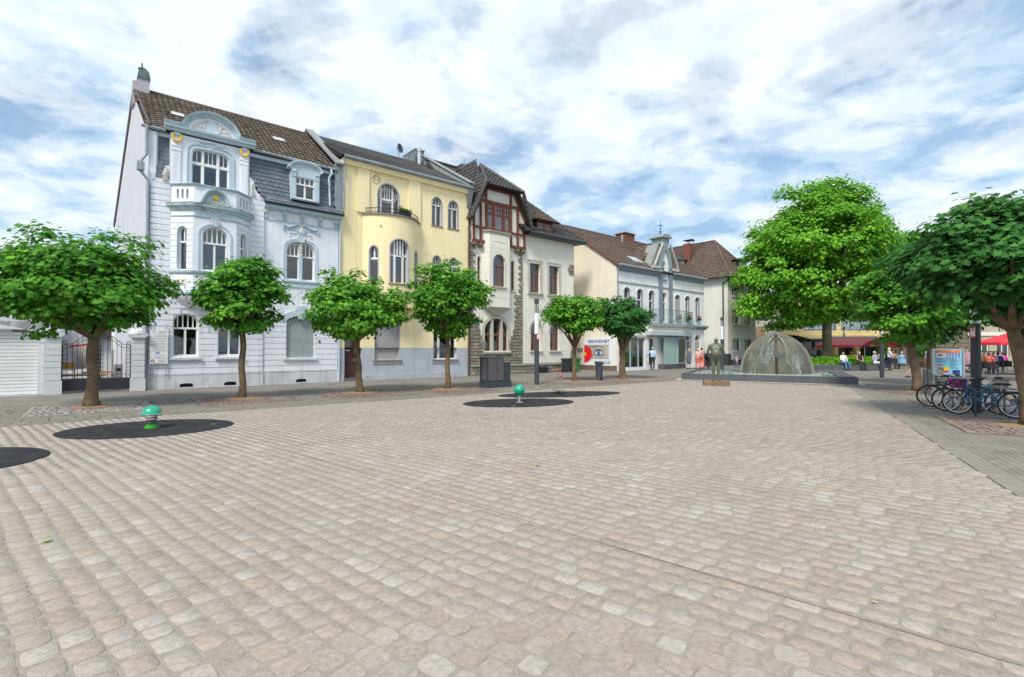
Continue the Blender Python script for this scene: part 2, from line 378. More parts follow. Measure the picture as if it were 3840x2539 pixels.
def bands(T, x0, x1, z0, z1, step, holes, mp, mat_, pr=.034, gap=.03, name='facade_band', gx=.0):
    """horizontal courses proud of the wall, one part each side of the openings"""
    n = max(1, round((z1 - z0) / step)); s = (z1 - z0) / n
    for k in range(n):
        a, b = z0 + k * s + gap / 2, z0 + (k + 1) * s - gap / 2; cuts = []
        for h in holes:
            if b > h.zb and a < h.za:
                xs = [x for x in h.xs() if h.top(x) >= a]
                if xs: cuts.append((min(xs) - gx, max(xs) + gx))
        x = x0; segs = []
        for c in sorted(cuts):
            if c[0] > x: segs.append((x, c[0]))
            x = max(x, c[1])
        if x < x1: segs.append((x, x1))
        for u, v in segs:
            if v - u > .03: MB().box(u, v, -pr, .002, a, b, mp).build(name, mat_, T)
def tilev(w_, h_, thick=.02, wave=.022, n=5):
    V = []; F = []
    for j, (yy, lift) in enumerate(((-h_ * .56, .05), (h_ * .56, 0))):
        for i in range(n):
            x = -w_ / 2 + w_ * i / (n - 1); V.append((x, yy, lift + wave * (.5 - .5 * math.cos(2 * math.pi * (i / (n - 1))) if wave else 0)))
    for i in range(n): V.append((V[i][0], V[i][1], V[i][2] - thick - .03))
    F += [(i, i + 1, n + i + 1, n + i) for i in range(n - 1)] + [(2 * n + i, 2 * n + i + 1, i + 1, i) for i in range(n - 1)]
    return V, F
def scalev(w_, h_):
    P = [(-w_ / 2, h_ * .6), (w_ / 2, h_ * .6), (w_ / 2, -.1 * h_), (w_ * .42, -.38 * h_), (w_ * .2, -.55 * h_), (-w_ * .1, -.6 * h_), (-w_ / 2, -.6 * h_)]
    V = [(x, y, .016 - .03 * y / h_) for x, y in P] + [(x, y, -.014) for x, y in P]; n = len(P)
    return V, [tuple(range(n - 1, -1, -1))] + [(i, (i + 1) % n, n + (i + 1) % n, n + i) for i in range(n)]
def inpoly(p, poly):
    c = False
    for i in range(len(poly)):
        a, b = poly[i], poly[i - 1]
        if (a[1] > p[1]) != (b[1] > p[1]) and p[0] < (b[0] - a[0]) * (p[1] - a[1]) / (b[1] - a[1]) + a[0]: c = not c
    return c
def roofplane(T, P0, U, Vv, poly, tw, th, material, deck, name='roof_tile', variants=None, eye=None, stagger=False, cuts=()):
    """P0 corner, U along the eave, Vv up the slope; poly in (u,v) metres"""
    P0, U, Vv = Vector(P0), Vector(U).normalized(), Vector(Vv).normalized(); N = U.cross(Vv).normalized(); X = U
    if N.z < 0: N = -N; X = -U
    b = MB(); n = len(poly); b.add([P0 + U * u + Vv * v - N * .0 for u, v in poly] + [P0 + U * u + Vv * v - N * .12 for u, v in poly], [tuple(range(n)), tuple(range(2 * n - 1, n - 1, -1))] + [(i, (i + 1) % n, n + (i + 1) % n, n + i) for i in range(n)])
    d = b.build('roof', deck, T)
    us = [p[0] for p in poly]; vs_ = [p[1] for p in poly]; items = []
    r = 0; v = min(vs_) + th / 2
    while v < max(vs_):
        u = min(us) + tw / 2 + (tw / 2 * (r % 2) if stagger else 0)
        while u < max(us):
            if inpoly((u, v), poly) and not any(inpoly((u, v), c) for c in cuts):
                j = random.uniform(-.006, .006); Mx = Matrix((tuple(X) + (0,), tuple(Vv) + (0,), tuple(N) + (0,), (0, 0, 0, 1))).transposed()
                Mx.translation = P0 + U * (u + j) + Vv * (v + j) + N * (.012 + random.uniform(0, .006)); items.append((random.randrange(len(variants)) if variants else 0, Mx))
            u += tw
        v += th; r += 1
    scatter(d, name, variants or [tilev(tw, th)], items, material, eye=eye)
    return d
EYE_S = (*S2(0, 0), EYE)       # the camera seen from the street frame
def tri(m_=MB): return m_()
# ---------------------------------------------------------------- ground
def sheet_poly(name, poly, z, material, label=None, kind='structure', rot=0, loc=(0, 0)):
    c, s = math.cos(-rot), math.sin(-rot)
    me = bpy.data.meshes.new(name)
    P = [((x - loc[0]) * c - (y - loc[1]) * s, (x - loc[0]) * s + (y - loc[1]) * c, 0) for x, y in poly]
    me.from_pydata(P, [], [tuple(range(len(P)))]); me.materials.append(material)
    o = bpy.data.objects.new(name, me); COL.objects.link(o); o.location = (loc[0], loc[1], z); o.rotation_euler = (0, 0, rot)
    if kind: o['kind'] = kind
    return o
M_paver = brickmat('grey_paver', (.20, .182, .158), (.25, .228, .20), (.13, .12, .105), .2, .1, .008, 'XY', .5, .9, var=.16)
M_paver2 = brickmat('small_grey_paver', (.19, .175, .155), (.24, .222, .195), (.12, .115, .10), .2, .1, .007, 'XY', .5, .9, var=.15)
M_mortar = mat('sandy_mortar', (.325, .29, .248), .95, .12, 14, .6, 90)
sheet_poly('ground', [(-400, -60), (400, -60), (400, 700), (-400, 700)], -.012, M_paver, rot=rad(60), loc=(8, 12))
SE = [(-24, -9.3), (0, -9.5), (8, -10.0), (18.1, -10.35)]
plaza = [W2(*p) for p in SE] + [(8.45, 24.9), (14.4, 21.3), (5.47, 5.27), (2.62, .15), (-2, -3), (-20, -3)]
plz = sheet_poly('plaza', plaza, .001, M_mortar)
pave = sheet_poly('pavement', [W2(-30, .4), W2(60, .4)] + [W2(60, -12), W2(30, -11)] + [W2(*p) for p in reversed(SE)] + [W2(-30, -9.25)], -.008, M_paver2, rot=ANG)
# ---- cobbles
ROWA = Vector((-.773, .635)); ROWB = Vector((.635, .773)); PA, PB = .19, .158
def stonev(n, nb, top=.0048):
    a0, b0 = PA * .5 - .0055, PB * .5 - .0035; P = []
    e1, e2 = random.uniform(5, 9), random.uniform(3.8, 8); j = [random.uniform(.955, 1.0) for _ in range(n)]
    sx, sy = random.uniform(.93, 1.02), random.uniform(.94, 1.02); sk = random.uniform(-.08, .08)
    for k in range(n):
        t = 2 * math.pi * (k + .5) / n; c, s = math.cos(t), math.sin(t); e = e2 if c < 0 else e1
        r = (abs(c) ** e + abs(s) ** e) ** (-1 / e) * j[k]; x, y = c * r * a0 * sx, s * r * b0 * sy; P.append((x + sk * y, y))
    tl = [random.uniform(-.02, .02) for _ in range(2)]
    R = [(1, -.004), (.985, top * .6), (.96, top)] if nb == 3 else [(1, -.004), (.965, top)]
    V = [(x * q, y * q, z + (x * tl[0] + y * tl[1] if z > 0 else 0)) for q, z in R for x, y in P]
    F = [(i * n + k, i * n + (k + 1) % n, (i + 1) * n + (k + 1) % n, (i + 1) * n + k) for i in range(len(R) - 1) for k in range(n)]
    F.append(tuple((len(R) - 1) * n + k for k in range(n))); return V, F
near = [stonev(18, 3) for _ in range(22)]; far = [stonev(8, 2) for _ in range(10)]
M_cob = mat('granite_cobble', (1, 1, 1), .82, .16, 26, .5, 120, spec=.3, tone=[(0.353, 0.293, 0.251), (0.377, 0.324, 0.28), (0.353, 0.297, 0.26), (0.397, 0.351, 0.313), (0.364, 0.315, 0.278), (0.383, 0.312, 0.261), (0.37, 0.324, 0.289), (0.32, 0.267, 0.23), (0.391, 0.339, 0.298), (0.428, 0.389, 0.35), (0.358, 0.312, 0.278), (0.391, 0.322, 0.271)], wear=((.27, .235, .20), .55, .52, .85))
def fov(x, y, mrg=1.2): return y > .9 and abs(x) < y * 1.06 + mrg
ELL = [((-7.43, 10.15), 1.51, 1.21, 16), ((.22, 14.87), 1.71, 1.10, 18), ((1.73, 17.56), 2.31, .98, 18), ((-8.4, 6.95), 1.46, 1.2, 16)]
def inell(x, y, g=0):
    for (cx, cy), a, b, r in ELL:
        c, s = math.cos(rad(r)), math.sin(rad(r)); dx, dy = x - cx, y - cy
        if ((dx * c + dy * s) / (a + g)) ** 2 + ((-dx * s + dy * c) / (b + g)) ** 2 < 1: return True
    return False
JL = [(Vector((-3.69, 8.0)), Vector((2.64, 2.58))), (Vector((-4.6, 7.35)), Vector((5.6, 17.8)))]
items = []
for i in range(-220, 220):
    ph = random.random() * PA; pos = -26
    while pos < 26:
        ln_ = random.uniform(.82, 1.22); p = ROWB * (i * PB) + ROWA * (pos + PA * ln_ / 2); pos += PA * ln_; p = p + ROWB * (0.016 * math.sin(pos * .9 + i * .05) + .008 * math.sin(pos * 2.7 + i * .21 + 1)) + ROWA * (.03 * math.sin(i * .9 + pos * .3)); x, y = p
        if not fov(x, y) or not inpoly((x, y), plaza) or inell(x, y, -.02): continue
        x += random.gauss(0, .002); y += random.gauss(0, .002)
        d = math.hypot(x, y); th = math.atan2(ROWA.y, ROWA.x) + random.gauss(0, .035)
        Mx = Matrix.Translation((x, y, random.uniform(-.0015, .0015))) @ Matrix.Rotation(th, 4, 'Z') @ Matrix.Diagonal((ln_ * 1.0, random.uniform(.93, 1.05), 1, 1))
        items.append((random.randrange(22) if d < 9 else 22 + random.randrange(10), Mx))
plzT = plz; parent_off[plz.name] = Vector((0, 0, .001))
scatter(plz, 'cobblestone', near + far, items, M_cob, smooth=False)
M_joint = mat('dark_joint', (.23, .20, .17), .9)
for a, b in JL:
    q = MB(); n_ = Vector((-(b - a).y, (b - a).x)).normalized() * .004; q.add([(*(a + n_), .0078), (*(b + n_), .0078), (*(b - n_), .0078), (*(a - n_), .0078)], [(0, 1, 2, 3)])
    q.build('expansion_joint', M_joint, plz).location.z = .0025
# ---- rubber safety pads
M_rub = mat('black_rubber_granulate', (.028, .029, .033), .9, .3, 3, .8, 160, spec=.25, wear=((.055, .054, .053), 2.8, .46, .75))
lb = ['dark rubber oval under the green spring dome', 'dark rubber oval under the green ball on a post', 'dark rubber oval under the steel seesaw with red knobs', 'dark rubber oval cut off by the left edge of the photo']
for ((cx, cy), a, b, r), l in zip(ELL, lb):
    q = MB(); n = 64; P = []
    for k in range(n):
        t = 2 * math.pi * k / n; jj = 1 + random.uniform(-.006, .006); P.append((a * jj * math.cos(t), b * jj * math.sin(t)))
    q.prism(P, -.003, .016, axis='z'); single('rubber_pad', q, M_rub, l, 'rubber pad', (cx, cy, 0), rad(r), 'dark rubber ovals on the plaza')
# ---- left pavement: slabs, tree grates, kerb line
TREES = [(-1.6, -6.07), (2.12, -6.26), (5.88, -6.8), (9.16, -7.58), (16.6, -7.49), (19.78, -7.98)]
GR = [(t - 1.28, t + 1.3, y - 1.75, y + 1.15) for t, y in TREES]
def edge(t):
    for (a, ya), (b, yb) in zip(SE, SE[1:]):
        if a <= t <= b: return ya + (yb - ya) * (t - a) / (b - a)
    return SE[-1][1]
M_slab = mat('grey_concrete_slab', (1, 1, 1), .9, .12, 5, .3, 60, tone=[(0.184, 0.17, 0.146), (0.224, 0.206, 0.177), (0.201, 0.183, 0.155), (0.238, 0.219, 0.189), (0.204, 0.19, 0.167)])
its = []
row = 0; y0 = 0
vs3 = [([( -w_/2 + .011, -.150, 0), (w_/2 - .011, -.150, 0), (w_/2 - .011, .150, 0), (-w_/2 + .011, .150, 0)] + [(-w_/2 + .014, -.147, .01), (w_/2 - .014, -.147, .01), (w_/2 - .014, .147, .01), (-w_/2 + .014, .147, .01)], [(4, 5, 6, 7), (0, 1, 5, 4), (1, 2, 6, 5), (2, 3, 7, 6), (3, 0, 4, 7)]) for w_ in (.3, .45)]
for r in range(14):
    t = -14 + random.random() * .3
    while t < 22:
        k = 0 if r < 2 else 1; wd = (.3, .45)[k]; y = edge(t) + .17 + r * .32
        X, Y = W2(t, y)
        if fov(X, Y) and not any(a < t < b and c < y < d_ for a, b, c, d_ in GR):
            its.append((k, Matrix.Translation((t, y, -.007 + random.uniform(-.0015, .0015)))))
        t += wd
parent_off[pave.name] = Vector((0, 0, 0)); pl = Thing('slab_strip', None, None, (0, 0, 0), 'street'); pl.o['kind'] = 'structure'; pl.o.name = 'pavement_edge'
scatter(pl, 'paving_slab', vs3, its, M_slab, eye=EYE_S)
bd_ = MB(); bd_.add([(x, y, -.0055) for x, y in [(t, edge(t) + .01) for t in (-14, 0, 8, 18)] + [(18, -5.9), (8, -5.55), (0, -5.05), (-14, -4.95)]], [tuple(range(8))]); bd_.build('joint_bed', mat('dark_sand_bed', (.13, .122, .105), .95), pl)
M_kerb = mat('kerb_stone', (.23, .225, .21), .85, .12, 6, .2)
kb = MB()
for (a, ya), (b, yb) in zip(SE, SE[1:]): kb.prism([(a, ya - .03), (b, yb - .03), (b, yb + .01), (a, ya + .01)], -.02, .011, axis='z')
kb.build('edge_strip', mat('dark_edge_gap', (.2, .19, .17), .9), pl)
M_grate = mat('rusty_perforated_plate', (.235, .165, .14), .7, .2, 4, .2, wear=((.3, .27, .26), 1.5, .45, .7))
M_grate2 = mat('pale_perforated_plate', (.33, .30, .29), .6, .15, 4, .2, wear=((.24, .16, .14), 1.5, .5, .75))
M_hole = mat('grate_hole', (.05, .03, .03), .9, .1); M_soil = mat('sandy_soil', (.33, .22, .12), .95, .25, 12, .8, 60)
glab = ['pale perforated tree grate under the leftmost maple by the gate', 'rusty perforated tree grate under the maple by the pale blue house', 'rusty tree grate under the forked maple before the yellow house door', 'rusty tree grate under the maple beside the grey cabinet', 'rusty tree grate under the maple behind the tall lamp', 'rusty tree grate under the maple beside the litter bin']
for i, ((a, b, c, d_), (tx, ty)) in enumerate(zip(GR, TREES)):
    T = Thing('tree_grate', glab[i], 'tree grate', ((a + b) / 2, (c + d_) / 2, 0), group='tree grates in the left pavement')
    MB().box(a, b, c, d_, -.006, .009).build('plate', M_grate2 if i == 0 else M_grate, T)
    h = MB()
    if i < 4:
        g = .125
        for u in range(int((b - a) / g)):
            for v in range(int((d_ - c) / g)):
                x, y = a + .1 + u * g + random.uniform(-.055, .055), c + .1 + v * g + random.uniform(-.055, .055)
                if math.hypot(x - tx, y - ty) > .55 and random.random() < .82 and x < b - .05 and y < d_ - .05:
                    h.add([(x + .03 * math.cos(k), y + .03 * math.sin(k), .0135) for k in [math.pi / 3 * q for q in range(6)]], [(0, 1, 2, 3, 4, 5)])
        h.build('hole', M_hole, T, kind='stuff')
    s = MB(); s.lathe([(.0, .05), (.2, .045), (.42, .028), (.52, .0145)], (tx, ty, 0), 24); s.build('soil', M_soil, T)
# ---- right side band of pale slabs and grates
e = Vector((.4866, .8736)); nrm = Vector((.8736, -.4866)); RT = Thing('edge_band', None, None, (5.47, 5.27, 0), 'world'); RT.o['kind'] = 'structure'; RT.o.name = 'edge_band'
M_band = mat('pale_edge_slab', (1, 1, 1), .9, .08, 4, .2, 60, tone=[(0.221, 0.203, 0.178), (0.246, 0.229, 0.2), (0.235, 0.214, 0.19)])
it = []
for k in range(-6, 19):
    p = Vector((5.47, 5.27)) + e * (k * 1.0) + nrm * .165
    Mx = Matrix(((e.x, -e.y * -1 * 0 + nrm.x * -1, 0, 0), (e.y, nrm.y * -1, 0, 0), (0, 0, 1, 0), (0, 0, 0, 1))); Mx.translation = (p.x, p.y, -.004); it.append((0, Mx))
vb = ([(-.495, -.15, 0), (.495, -.15, 0), (.495, .15, 0), (-.495, .15, 0), (-.49, -.145, .01), (.49, -.145, .01), (.49, .145, .01), (-.49, .145, .01)], [(4, 5, 6, 7), (0, 1, 5, 4), (1, 2, 6, 5), (2, 3, 7, 6), (3, 0, 4, 7)])
scatter(RT, 'band_slab', [vb], it, M_band)
for (x, y), l in (((15.35, 18.65), 'rusty grate under the slim trunk left of the poster stand'), ((10.69, 10.38), 'rusty grate under the thick trunk at the right edge'), ((13.2, 14.3), 'rusty grate beneath the parked bicycles')):
    T = Thing('tree_grate', l, 'tree grate', (x, y, 0), 'local', rz=rad(60), group='tree grates on the right pavement')
    MB().box(-1.5, 1.3, -1.2, 1.2, -.006, .006).build('plate', M_grate, T); h = MB()
    for u in range(20):
        for v in range(16):
            a_, b_ = -1.4 + u * .135 + random.uniform(-.03, .03), -1.1 + v * .14 + random.uniform(-.03, .03)
            if math.hypot(a_, b_) > .5 and random.random() < .75: h.add([(a_ + .03 * math.cos(k), b_ + .03 * math.sin(k), .010) for k in [math.pi / 3 * q for q in range(6)]], [(0, 1, 2, 3, 4, 5)])
    h.build('hole', M_hole, T, kind='stuff')
    MB().lathe([(0, .04), (.3, .03), (.45, .0105)], (0, 0, 0), 20).build('soil', M_soil, T)
# ---------------------------------------------------------------- pale blue house
M_bw = mat('pale_lilac_plaster', (.79, .805, .865), .85, .05, 1.2, .25, 70, streak=(.60, .62, .66), wear=((.70, .725, .81), 1.0, .50, .8))
M_bg = mat('grey_base_plaster', (.60, .61, .65), .9, .08, 1.5, .25, 60, streak=(.34, .345, .33), wear=((.36, .37, .33), 1.6, .55, .8))
M_bt = mat('light_blue_trim', (.48, .59, .67), .7, .06, 3, .1)
M_bt2 = mat('weathered_blue_cornice', (.42, .54, .59), .75, .1, 3, .2, wear=((.20, .22, .15), 2.5, .55, .75))
M_cream = mat('cream_stucco', (.68, .64, .58), .8, .06, 5, .1)
M_gold = mat('gilded_ornament', (.85, .56, .06), .35, .08, 8, .1, metal=.35)
M_moss = mat('mossy_ledge', (.20, .21, .13), .95, .3, 6, .6, 50)
M_slate = mat('slate_scale', (1, 1, 1), .55, .1, 5, .2, tone=[(.115, .135, .165), (.15, .17, .205), (.13, .15, .18), (.175, .19, .22)])
M_sdeck = mat('slate_underlay', (.06, .07, .085), .8)
M_btile = mat('old_brown_pantile', (1, 1, 1), .85, .2, 10, .3, tone=[(0.0792, 0.0612, 0.0504), (0.108, 0.0828, 0.0648), (0.122, 0.108, 0.0828), (0.158, 0.137, 0.101), (0.0936, 0.0684, 0.0576), (0.137, 0.112, 0.0864), (0.194, 0.151, 0.13), (0.101, 0.0864, 0.0684)])
M_bdeck = mat('roof_underlay', (.03, .022, .018), .9)
B = Thing('pale_blue_house', 'pale blue art nouveau house with a canted balcony bay and gilded ornaments', 'house', (0, 0, 0))
LY = -.06                                        # left section stands proud
h_g1 = Hole(.82, 1.71, 1.32, 2.72, 3.07); h_g2 = Hole(2.41, 3.30, 1.32, 2.72, 3.07)
h_sh = Hole(5.18, 6.46, 1.2, 2.84, 3.12)
h_r = Hole(5.17, 6.45, 4.85, 6.1, 6.63, 3.2)
h_v = [Hole(a, b, .04, .14, .2, 2.5) for a, b in ((1.08, 1.55), (2.67, 3.14))]
h_v3 = Hole(5.62, 6.1, .04, .14, .2, 2.5)
wl = MB(); wall(wl, 0, 4.17, -.1, 8.35, [h_g1, h_g2] + h_v, flat(LY), .26); wl.box(4.165, 4.17, LY, .01, -.1, 8.35); wl.build('wall', M_bw, B)
wr = MB(); wall(wr, 4.17, 7.6, -.1, 8.0, [h_sh, h_r, h_v3], flat(0), .26); wr.build('wall', M_bw, B)
for a in h_v + [h_v3]:
    MB().box(a.xl, a.xr, .1, .12, .03, .2).build('basement_vent', M_black, B)
bands(B, 0.03, 4.17, .58, 3.75, .245, [h_g1, h_g2], flat(LY), M_bw)
bands(B, .03, .69, 3.75, 8.3, .245, [], flat(LY), M_bw); bands(B, 3.62, 4.17, 3.75, 8.3, .245, [], flat(LY), M_bw)
bands(B, 4.2, 7.58, .58, 2.9, .26, [h_sh], flat(0), M_bw)
MB().prism([(0, 0), (0, 0)][:0] or [(0.0, -.1), (7.6, -.1), (7.6, .54), (0, .54)], -.13, -.061).build('plinth', M_bg, B) if False else None
pq = MB(); wall(pq, 0, 4.2, -.1, .54, h_v, flat(-.11), .1); wall(pq, 4.2, 7.6, -.1, .54, [h_v3], flat(-.06), .1); pq.box(4.195, 4.2, -.11, -.06, -.1, .54)
pq.box(0, 4.2, -.12, -.06, .54, .575); pq.box(4.2, 7.6, -.07, 0, .54, .575); pq.build('plinth', M_bg, B)
# ground floor windows
for h in (h_g1, h_g2):
    window(B, h, flat(LY), .15, (.5,), 2.47, (.2, .4, .6, .8), fw=.06, curtain=(.04, .3, 1.4, 2.9) if h is h_g1 else (.6, .96, 1.4, 2.9))
    MB().box(h.xl - .1, h.xr + .1, -.2, -.05, 1.17, 1.25).box(h.xl - .07, h.xr + .07, -.16, -.05, 1.11, 1.17).build('sill', M_bg, B)
sb = MB(); nsl = 44
o = h_sh.outline(-.003); sb.add([(x, .1, z) for x, z in o], [tuple(range(len(o)))]); mat('grey_green_shutter', (.40, .45, .46), .6); so = sb.build('roller_shutter', mat('shutter_gap', (.12, .13, .14), .8), B)
its = []
for k in range(38):
    z = 1.235 + k * .05; xs = [x for x in h_sh.xs() if h_sh.top(x) > z + .03]
    if xs: MB().box(min(xs) + .01, max(xs) - .01, .085, .105, z - .019, z + .018).build('slat', MATS['grey_green_shutter'], so)
MB().box(5.06, 6.58, -.12, 0, 1.08, 1.17).build('sill', M_bg, B)
ab = MB(); arcband(ab, h_sh, .02, .30, -.05, 0, legs=False); ab.build('window_arch', M_bt, B)
k_ = MB(); k_.prism([(5.70, 3.0), (5.96, 3.0), (6.02, 3.62), (5.64, 3.62)], -.14, 0); k_.build('keystone', M_bt, B)
for q in (-1, 1):
    v = MB(); v.torus((5.83 + q * .20, -.09, 3.52), .07, .025, 16, 6); v.tube([(5.83 + q * .13, -.09, 3.5), (5.83 + q * .17, -.1, 3.25), (5.83 + q * .1, -.1, 3.1)], .025); v.build('scroll', M_cream, B)
MB().ball((5.83, -.1, 3.62), (.1, .05, .06)).build('shell_ornament', M_cream, B)
# right first-floor double window
h_a = Hole(5.17, 5.745, 4.85, 6.1, 6.63, 3.2); h_b = Hole(5.875, 6.45, 4.85, 6.1, 6.63, 3.2)
class HalfHole(Hole):
    def __init__(s, xl, xr, side): Hole.__init__(s, xl, xr, 4.85, 6.2, 6.6, 2); s.side = side
    def top(s, x):
        if s.side < 0: u = max(0, min(1, (s.xl + .3 - x) / .3))
        else: u = max(0, min(1, (x - s.xr + .3) / .3))
        return s.za - (s.za - s.zs) * (1 - math.sqrt(max(0, 1 - u * u)))
    def xs(s): return sorted({s.xl, s.xr} | {(s.xl + .3 - .3 * math.sin(math.pi / 2 * i / 8)) if s.side < 0 else (s.xr - .3 + .3 * math.sin(math.pi / 2 * i / 8)) for i in range(9)})
    def outline(s, g=0):
        h = HalfHole(s.xl - g, s.xr + g, s.side); h.zb = s.zb - g; h.za = s.za + g; h.zs = s.zs
        return [(h.xl, h.zb), (h.xr, h.zb)] + [(x, h.top(x)) for x in reversed(h.xs())]
    def shrink(s, g):
        h = HalfHole(s.xl + g, s.xr - g, s.side); h.zb = s.zb + g; h.za = s.za - g; return h
window(B, HalfHole(5.17, 5.76, -1), flat(0), .13, (), 5.98, (.33, .66), fw=.06)
window(B, HalfHole(5.86, 6.45, 1), flat(0), .13, (), 5.98, (.33, .66), fw=.06)
MB().box(5.75, 5.87, -.03, .14, 4.8, 6.66).build('mullion', M_bt, B)
MB().prism([(5.68, 6.62), (5.94, 6.62), (5.9, 6.95), (5.72, 6.95)], -.09, 0).build('keystone', M_bt, B)
for q in (-1, 1): MB().tube([(5.81 + q * .11, -.08, 6.95), (5.81 + q * .17, -.09, 6.86), (5.81 + q * .1, -.09, 6.74), (5.81 + q * .14, -.09, 6.64)], .028).build('scroll', M_cream, B)
for z in (6.52, 6.34, 6.2, 6.02): MB().ball((5.81, -.055, z), .035, 10, 6).build('gilded_ball', M_gold, B)
ab = MB(); arcband(ab, h_r, .10, .15, -.03, 0); arcband(ab, h_r, .02, .05, -.02, 0); ab.box(5.3, 6.3, -.03, 0, 7.0, 7.04); ab.box(5.3, 5.34, -.03, 0, 6.86, 7.04); ab.box(6.26, 6.3, -.03, 0, 6.86, 7.04); ab.build('window_moulding', M_bt, B)
MB().box(5.0, 6.66, -.1, 0, 4.74, 4.82).box(5.06, 6.6, -.05, 0, 4.5, 4.74).build('sill', M_bt, B)
# garland relief over it
g = MB()
for q in (-1, 1):
    g.tube([(5.81 + q * x, -.05, z) for x, z in ((.06, 7.42), (.2, 7.44), (.4, 7.33), (.6, 7.27), (.78, 7.37))], [.03, .045, .05, .045, .03])
    g.tube([(5.81 + q * x, -.04, z) for x, z in ((.78, 7.37), (.8, 7.2), (.76, 7.1))], [.04, .05, .03])
    g.tube([(5.81 + q * x, -.04, z) for x, z in ((.15, 7.35), (.17, 7.15), (.08, 7.02))], [.03, .035, .03])
    g.prism([(5.81 + q * .15, 7.1), (5.81 + q * .4, 7.17), (5.81 + q * .76, 7.1), (5.81 + q * .78, 7.33), (5.81 + q * .6, 7.25), (5.81 + q * .2, 7.4)], -.02, 0)
g.build('garland_relief', M_bt, B)
MB().ball((5.81, -.03, 7.2), (.13, .04, .16)).build('shield', M_bw, B)
for q in (-.08, .08): MB().ball((5.81 + q, -.06, 7.42), .05, 8, 6).build('rosette', M_cream, B)
MB().box(5.77, 5.85, -.03, 0, 4.28, 4.4).build('initials_plate', M_cream, B)
# frieze, corbels, cornice of the right section
MB().box(4.17, 7.6, -.035, 0, 7.49, 7.54).build('string_course', M_bt, B)
for i in range(5):
    x = 4.27 + i * .80
    c = MB(); c.box(x - .07, x + .07, -.06, 0, 7.54, 7.78)
    for k in range(4): c.box(x - .062 + k * .036, x - .044 + k * .036, -.075, -.06, 7.56, 7.76)
    c.box(x - .1, x + .1, -.1, 0, 7.78, 7.96); c.build('corbel', M_bt, B)
    MB().ball((x, -.11, 7.87), (.04, .02, .04), 10, 6).build('gilded_rosette', M_gold, B)
cn = MB(); cn.prism([(-.1, 7.96), (-.14, 8.0), (-.22, 8.02), (-.24, 8.12), (-.33, 8.16), (-.34, 8.22), (.15, 8.22), (.15, 7.96)], 4.17, 7.68, axis='x'); cn.build('cornice', M_bt, B)
# slate skirt and mansard
def slatepanel(P0, U, Vv, poly, tw=.235, th=.185): return roofplane(B, P0, U, Vv, poly, tw, th, M_slate, M_sdeck, 'slate', [scalev(tw * 1.02, th * 1.15)], EYE_S, stagger=True)
slatepanel((4.15, -.40, 8.22), (1, 0, 0), (0, .30, .32), [(0, 0), (3.6, 0), (3.6, .42), (0, .42)], .22, .17)
cut = [(1.15, -1), (2.42, -1), (2.42, 1.8), (1.15, 1.8)]
roofplane(B, (4.15, -.10, 8.5), (1, 0, 0), (0, .25, 1.85), [(-.62, .75), (-.42, .45), (-.2, .2), (0, .05), (3.25, 0), (3.25, 1.93), (-.62, 1.93)], .235, .19, M_slate, M_sdeck, 'slate', [scalev(.24, .215)], EYE_S, stagger=True, cuts=[cut])
roofplane(B, (.16, -.10, 8.5), (1, 0, 0), (0, .25, 1.85), [(0, 0), (.56, 0), (.56, 1.8), (0, 1.8)], .27, .19, M_slate, M_sdeck, 'slate', [([(-.13, -.1, .01), (.13, -.1, .01), (.13, .1, 0), (-.13, .1, 0), (-.13, -.1, -.01), (.13, -.1, -.01)], [(0, 1, 2, 3), (4, 5, 1, 0)])], EYE_S)
# upper gable bay
mpu = flat(-.12); h_u = Hole(1.39, 2.76, 8.35, 9.6, 10.0, 4)
ub = MB(); wall(ub, .64, 3.56, 8.25, 10.5, [h_u], mpu, .26); ub.box(.64, .66, -.12, .5, 8.25, 10.5); ub.box(3.54, 3.56, -.12, .5, 8.25, 10.5); ub.build('gable_wall', M_bw, B)
# three-light window with fanlights
fr = MB(); ins = h_u.shrink(.05); o = ins.outline(); cells = []
for a, b, cs in ((1.44, 1.74, (.5,)), (1.86, 2.30, (.333, .667)), (2.42, 2.71, (.5,))):
    cells.append(clip(clip(clip(clip(o, -1, 0, -a), 1, 0, b), 0, -1, -8.42), 0, 1, 9.32))
    xs = [a] + [a + (b - a) * c for c in cs] + [b]
    for i in range(len(xs) - 1): cells.append(clip(clip(clip(clip(o, -1, 0, -(xs[i] + (.015 if i else 0))), 1, 0, xs[i + 1] - (.015 if i < len(xs) - 2 else 0)), 0, -1, -9.46), 0, 1, 11))
ring(fr, h_u.outline(-.002), cells, .13, .19, mpu); fr.box(1.76, 1.84, .08, .13, 8.36, 9.97, mpu); fr.box(2.32, 2.40, .08, .13, 8.36, 9.97, mpu); fr.box(1.4, 2.75, .1, .13, 9.34, 9.42, mpu)
fo = fr.build('window', M_white, B)
for q in cells: MB().add([mpu(x, .16, z) for x, z in q], [tuple(range(len(q)))]).build('pane', M_glass, fo)
ab = MB(); arcband(ab, h_u, .0, .09, -.03, 0, mpu); arcband(ab, h_u, .14, .19, -.05, 0, mpu); ab.build('window_moulding', M_bt, B)
ln = MB(); ln.tube([(x, -.16, z) for x, z in ((1.55, 10.15), (1.65, 10.15), (1.65, 10.28), (1.85, 10.24), (1.95, 10.3), (2.2, 10.3), (2.3, 10.22), (2.52, 10.24), (2.54, 10.12), (2.62, 10.12))], .025, 6); ln.build('curved_moulding', M_bt, B)
MB().ball((2.07, -.15, 10.05), (.13, .03, .08)).build('shell_ornament', M_bt, B)
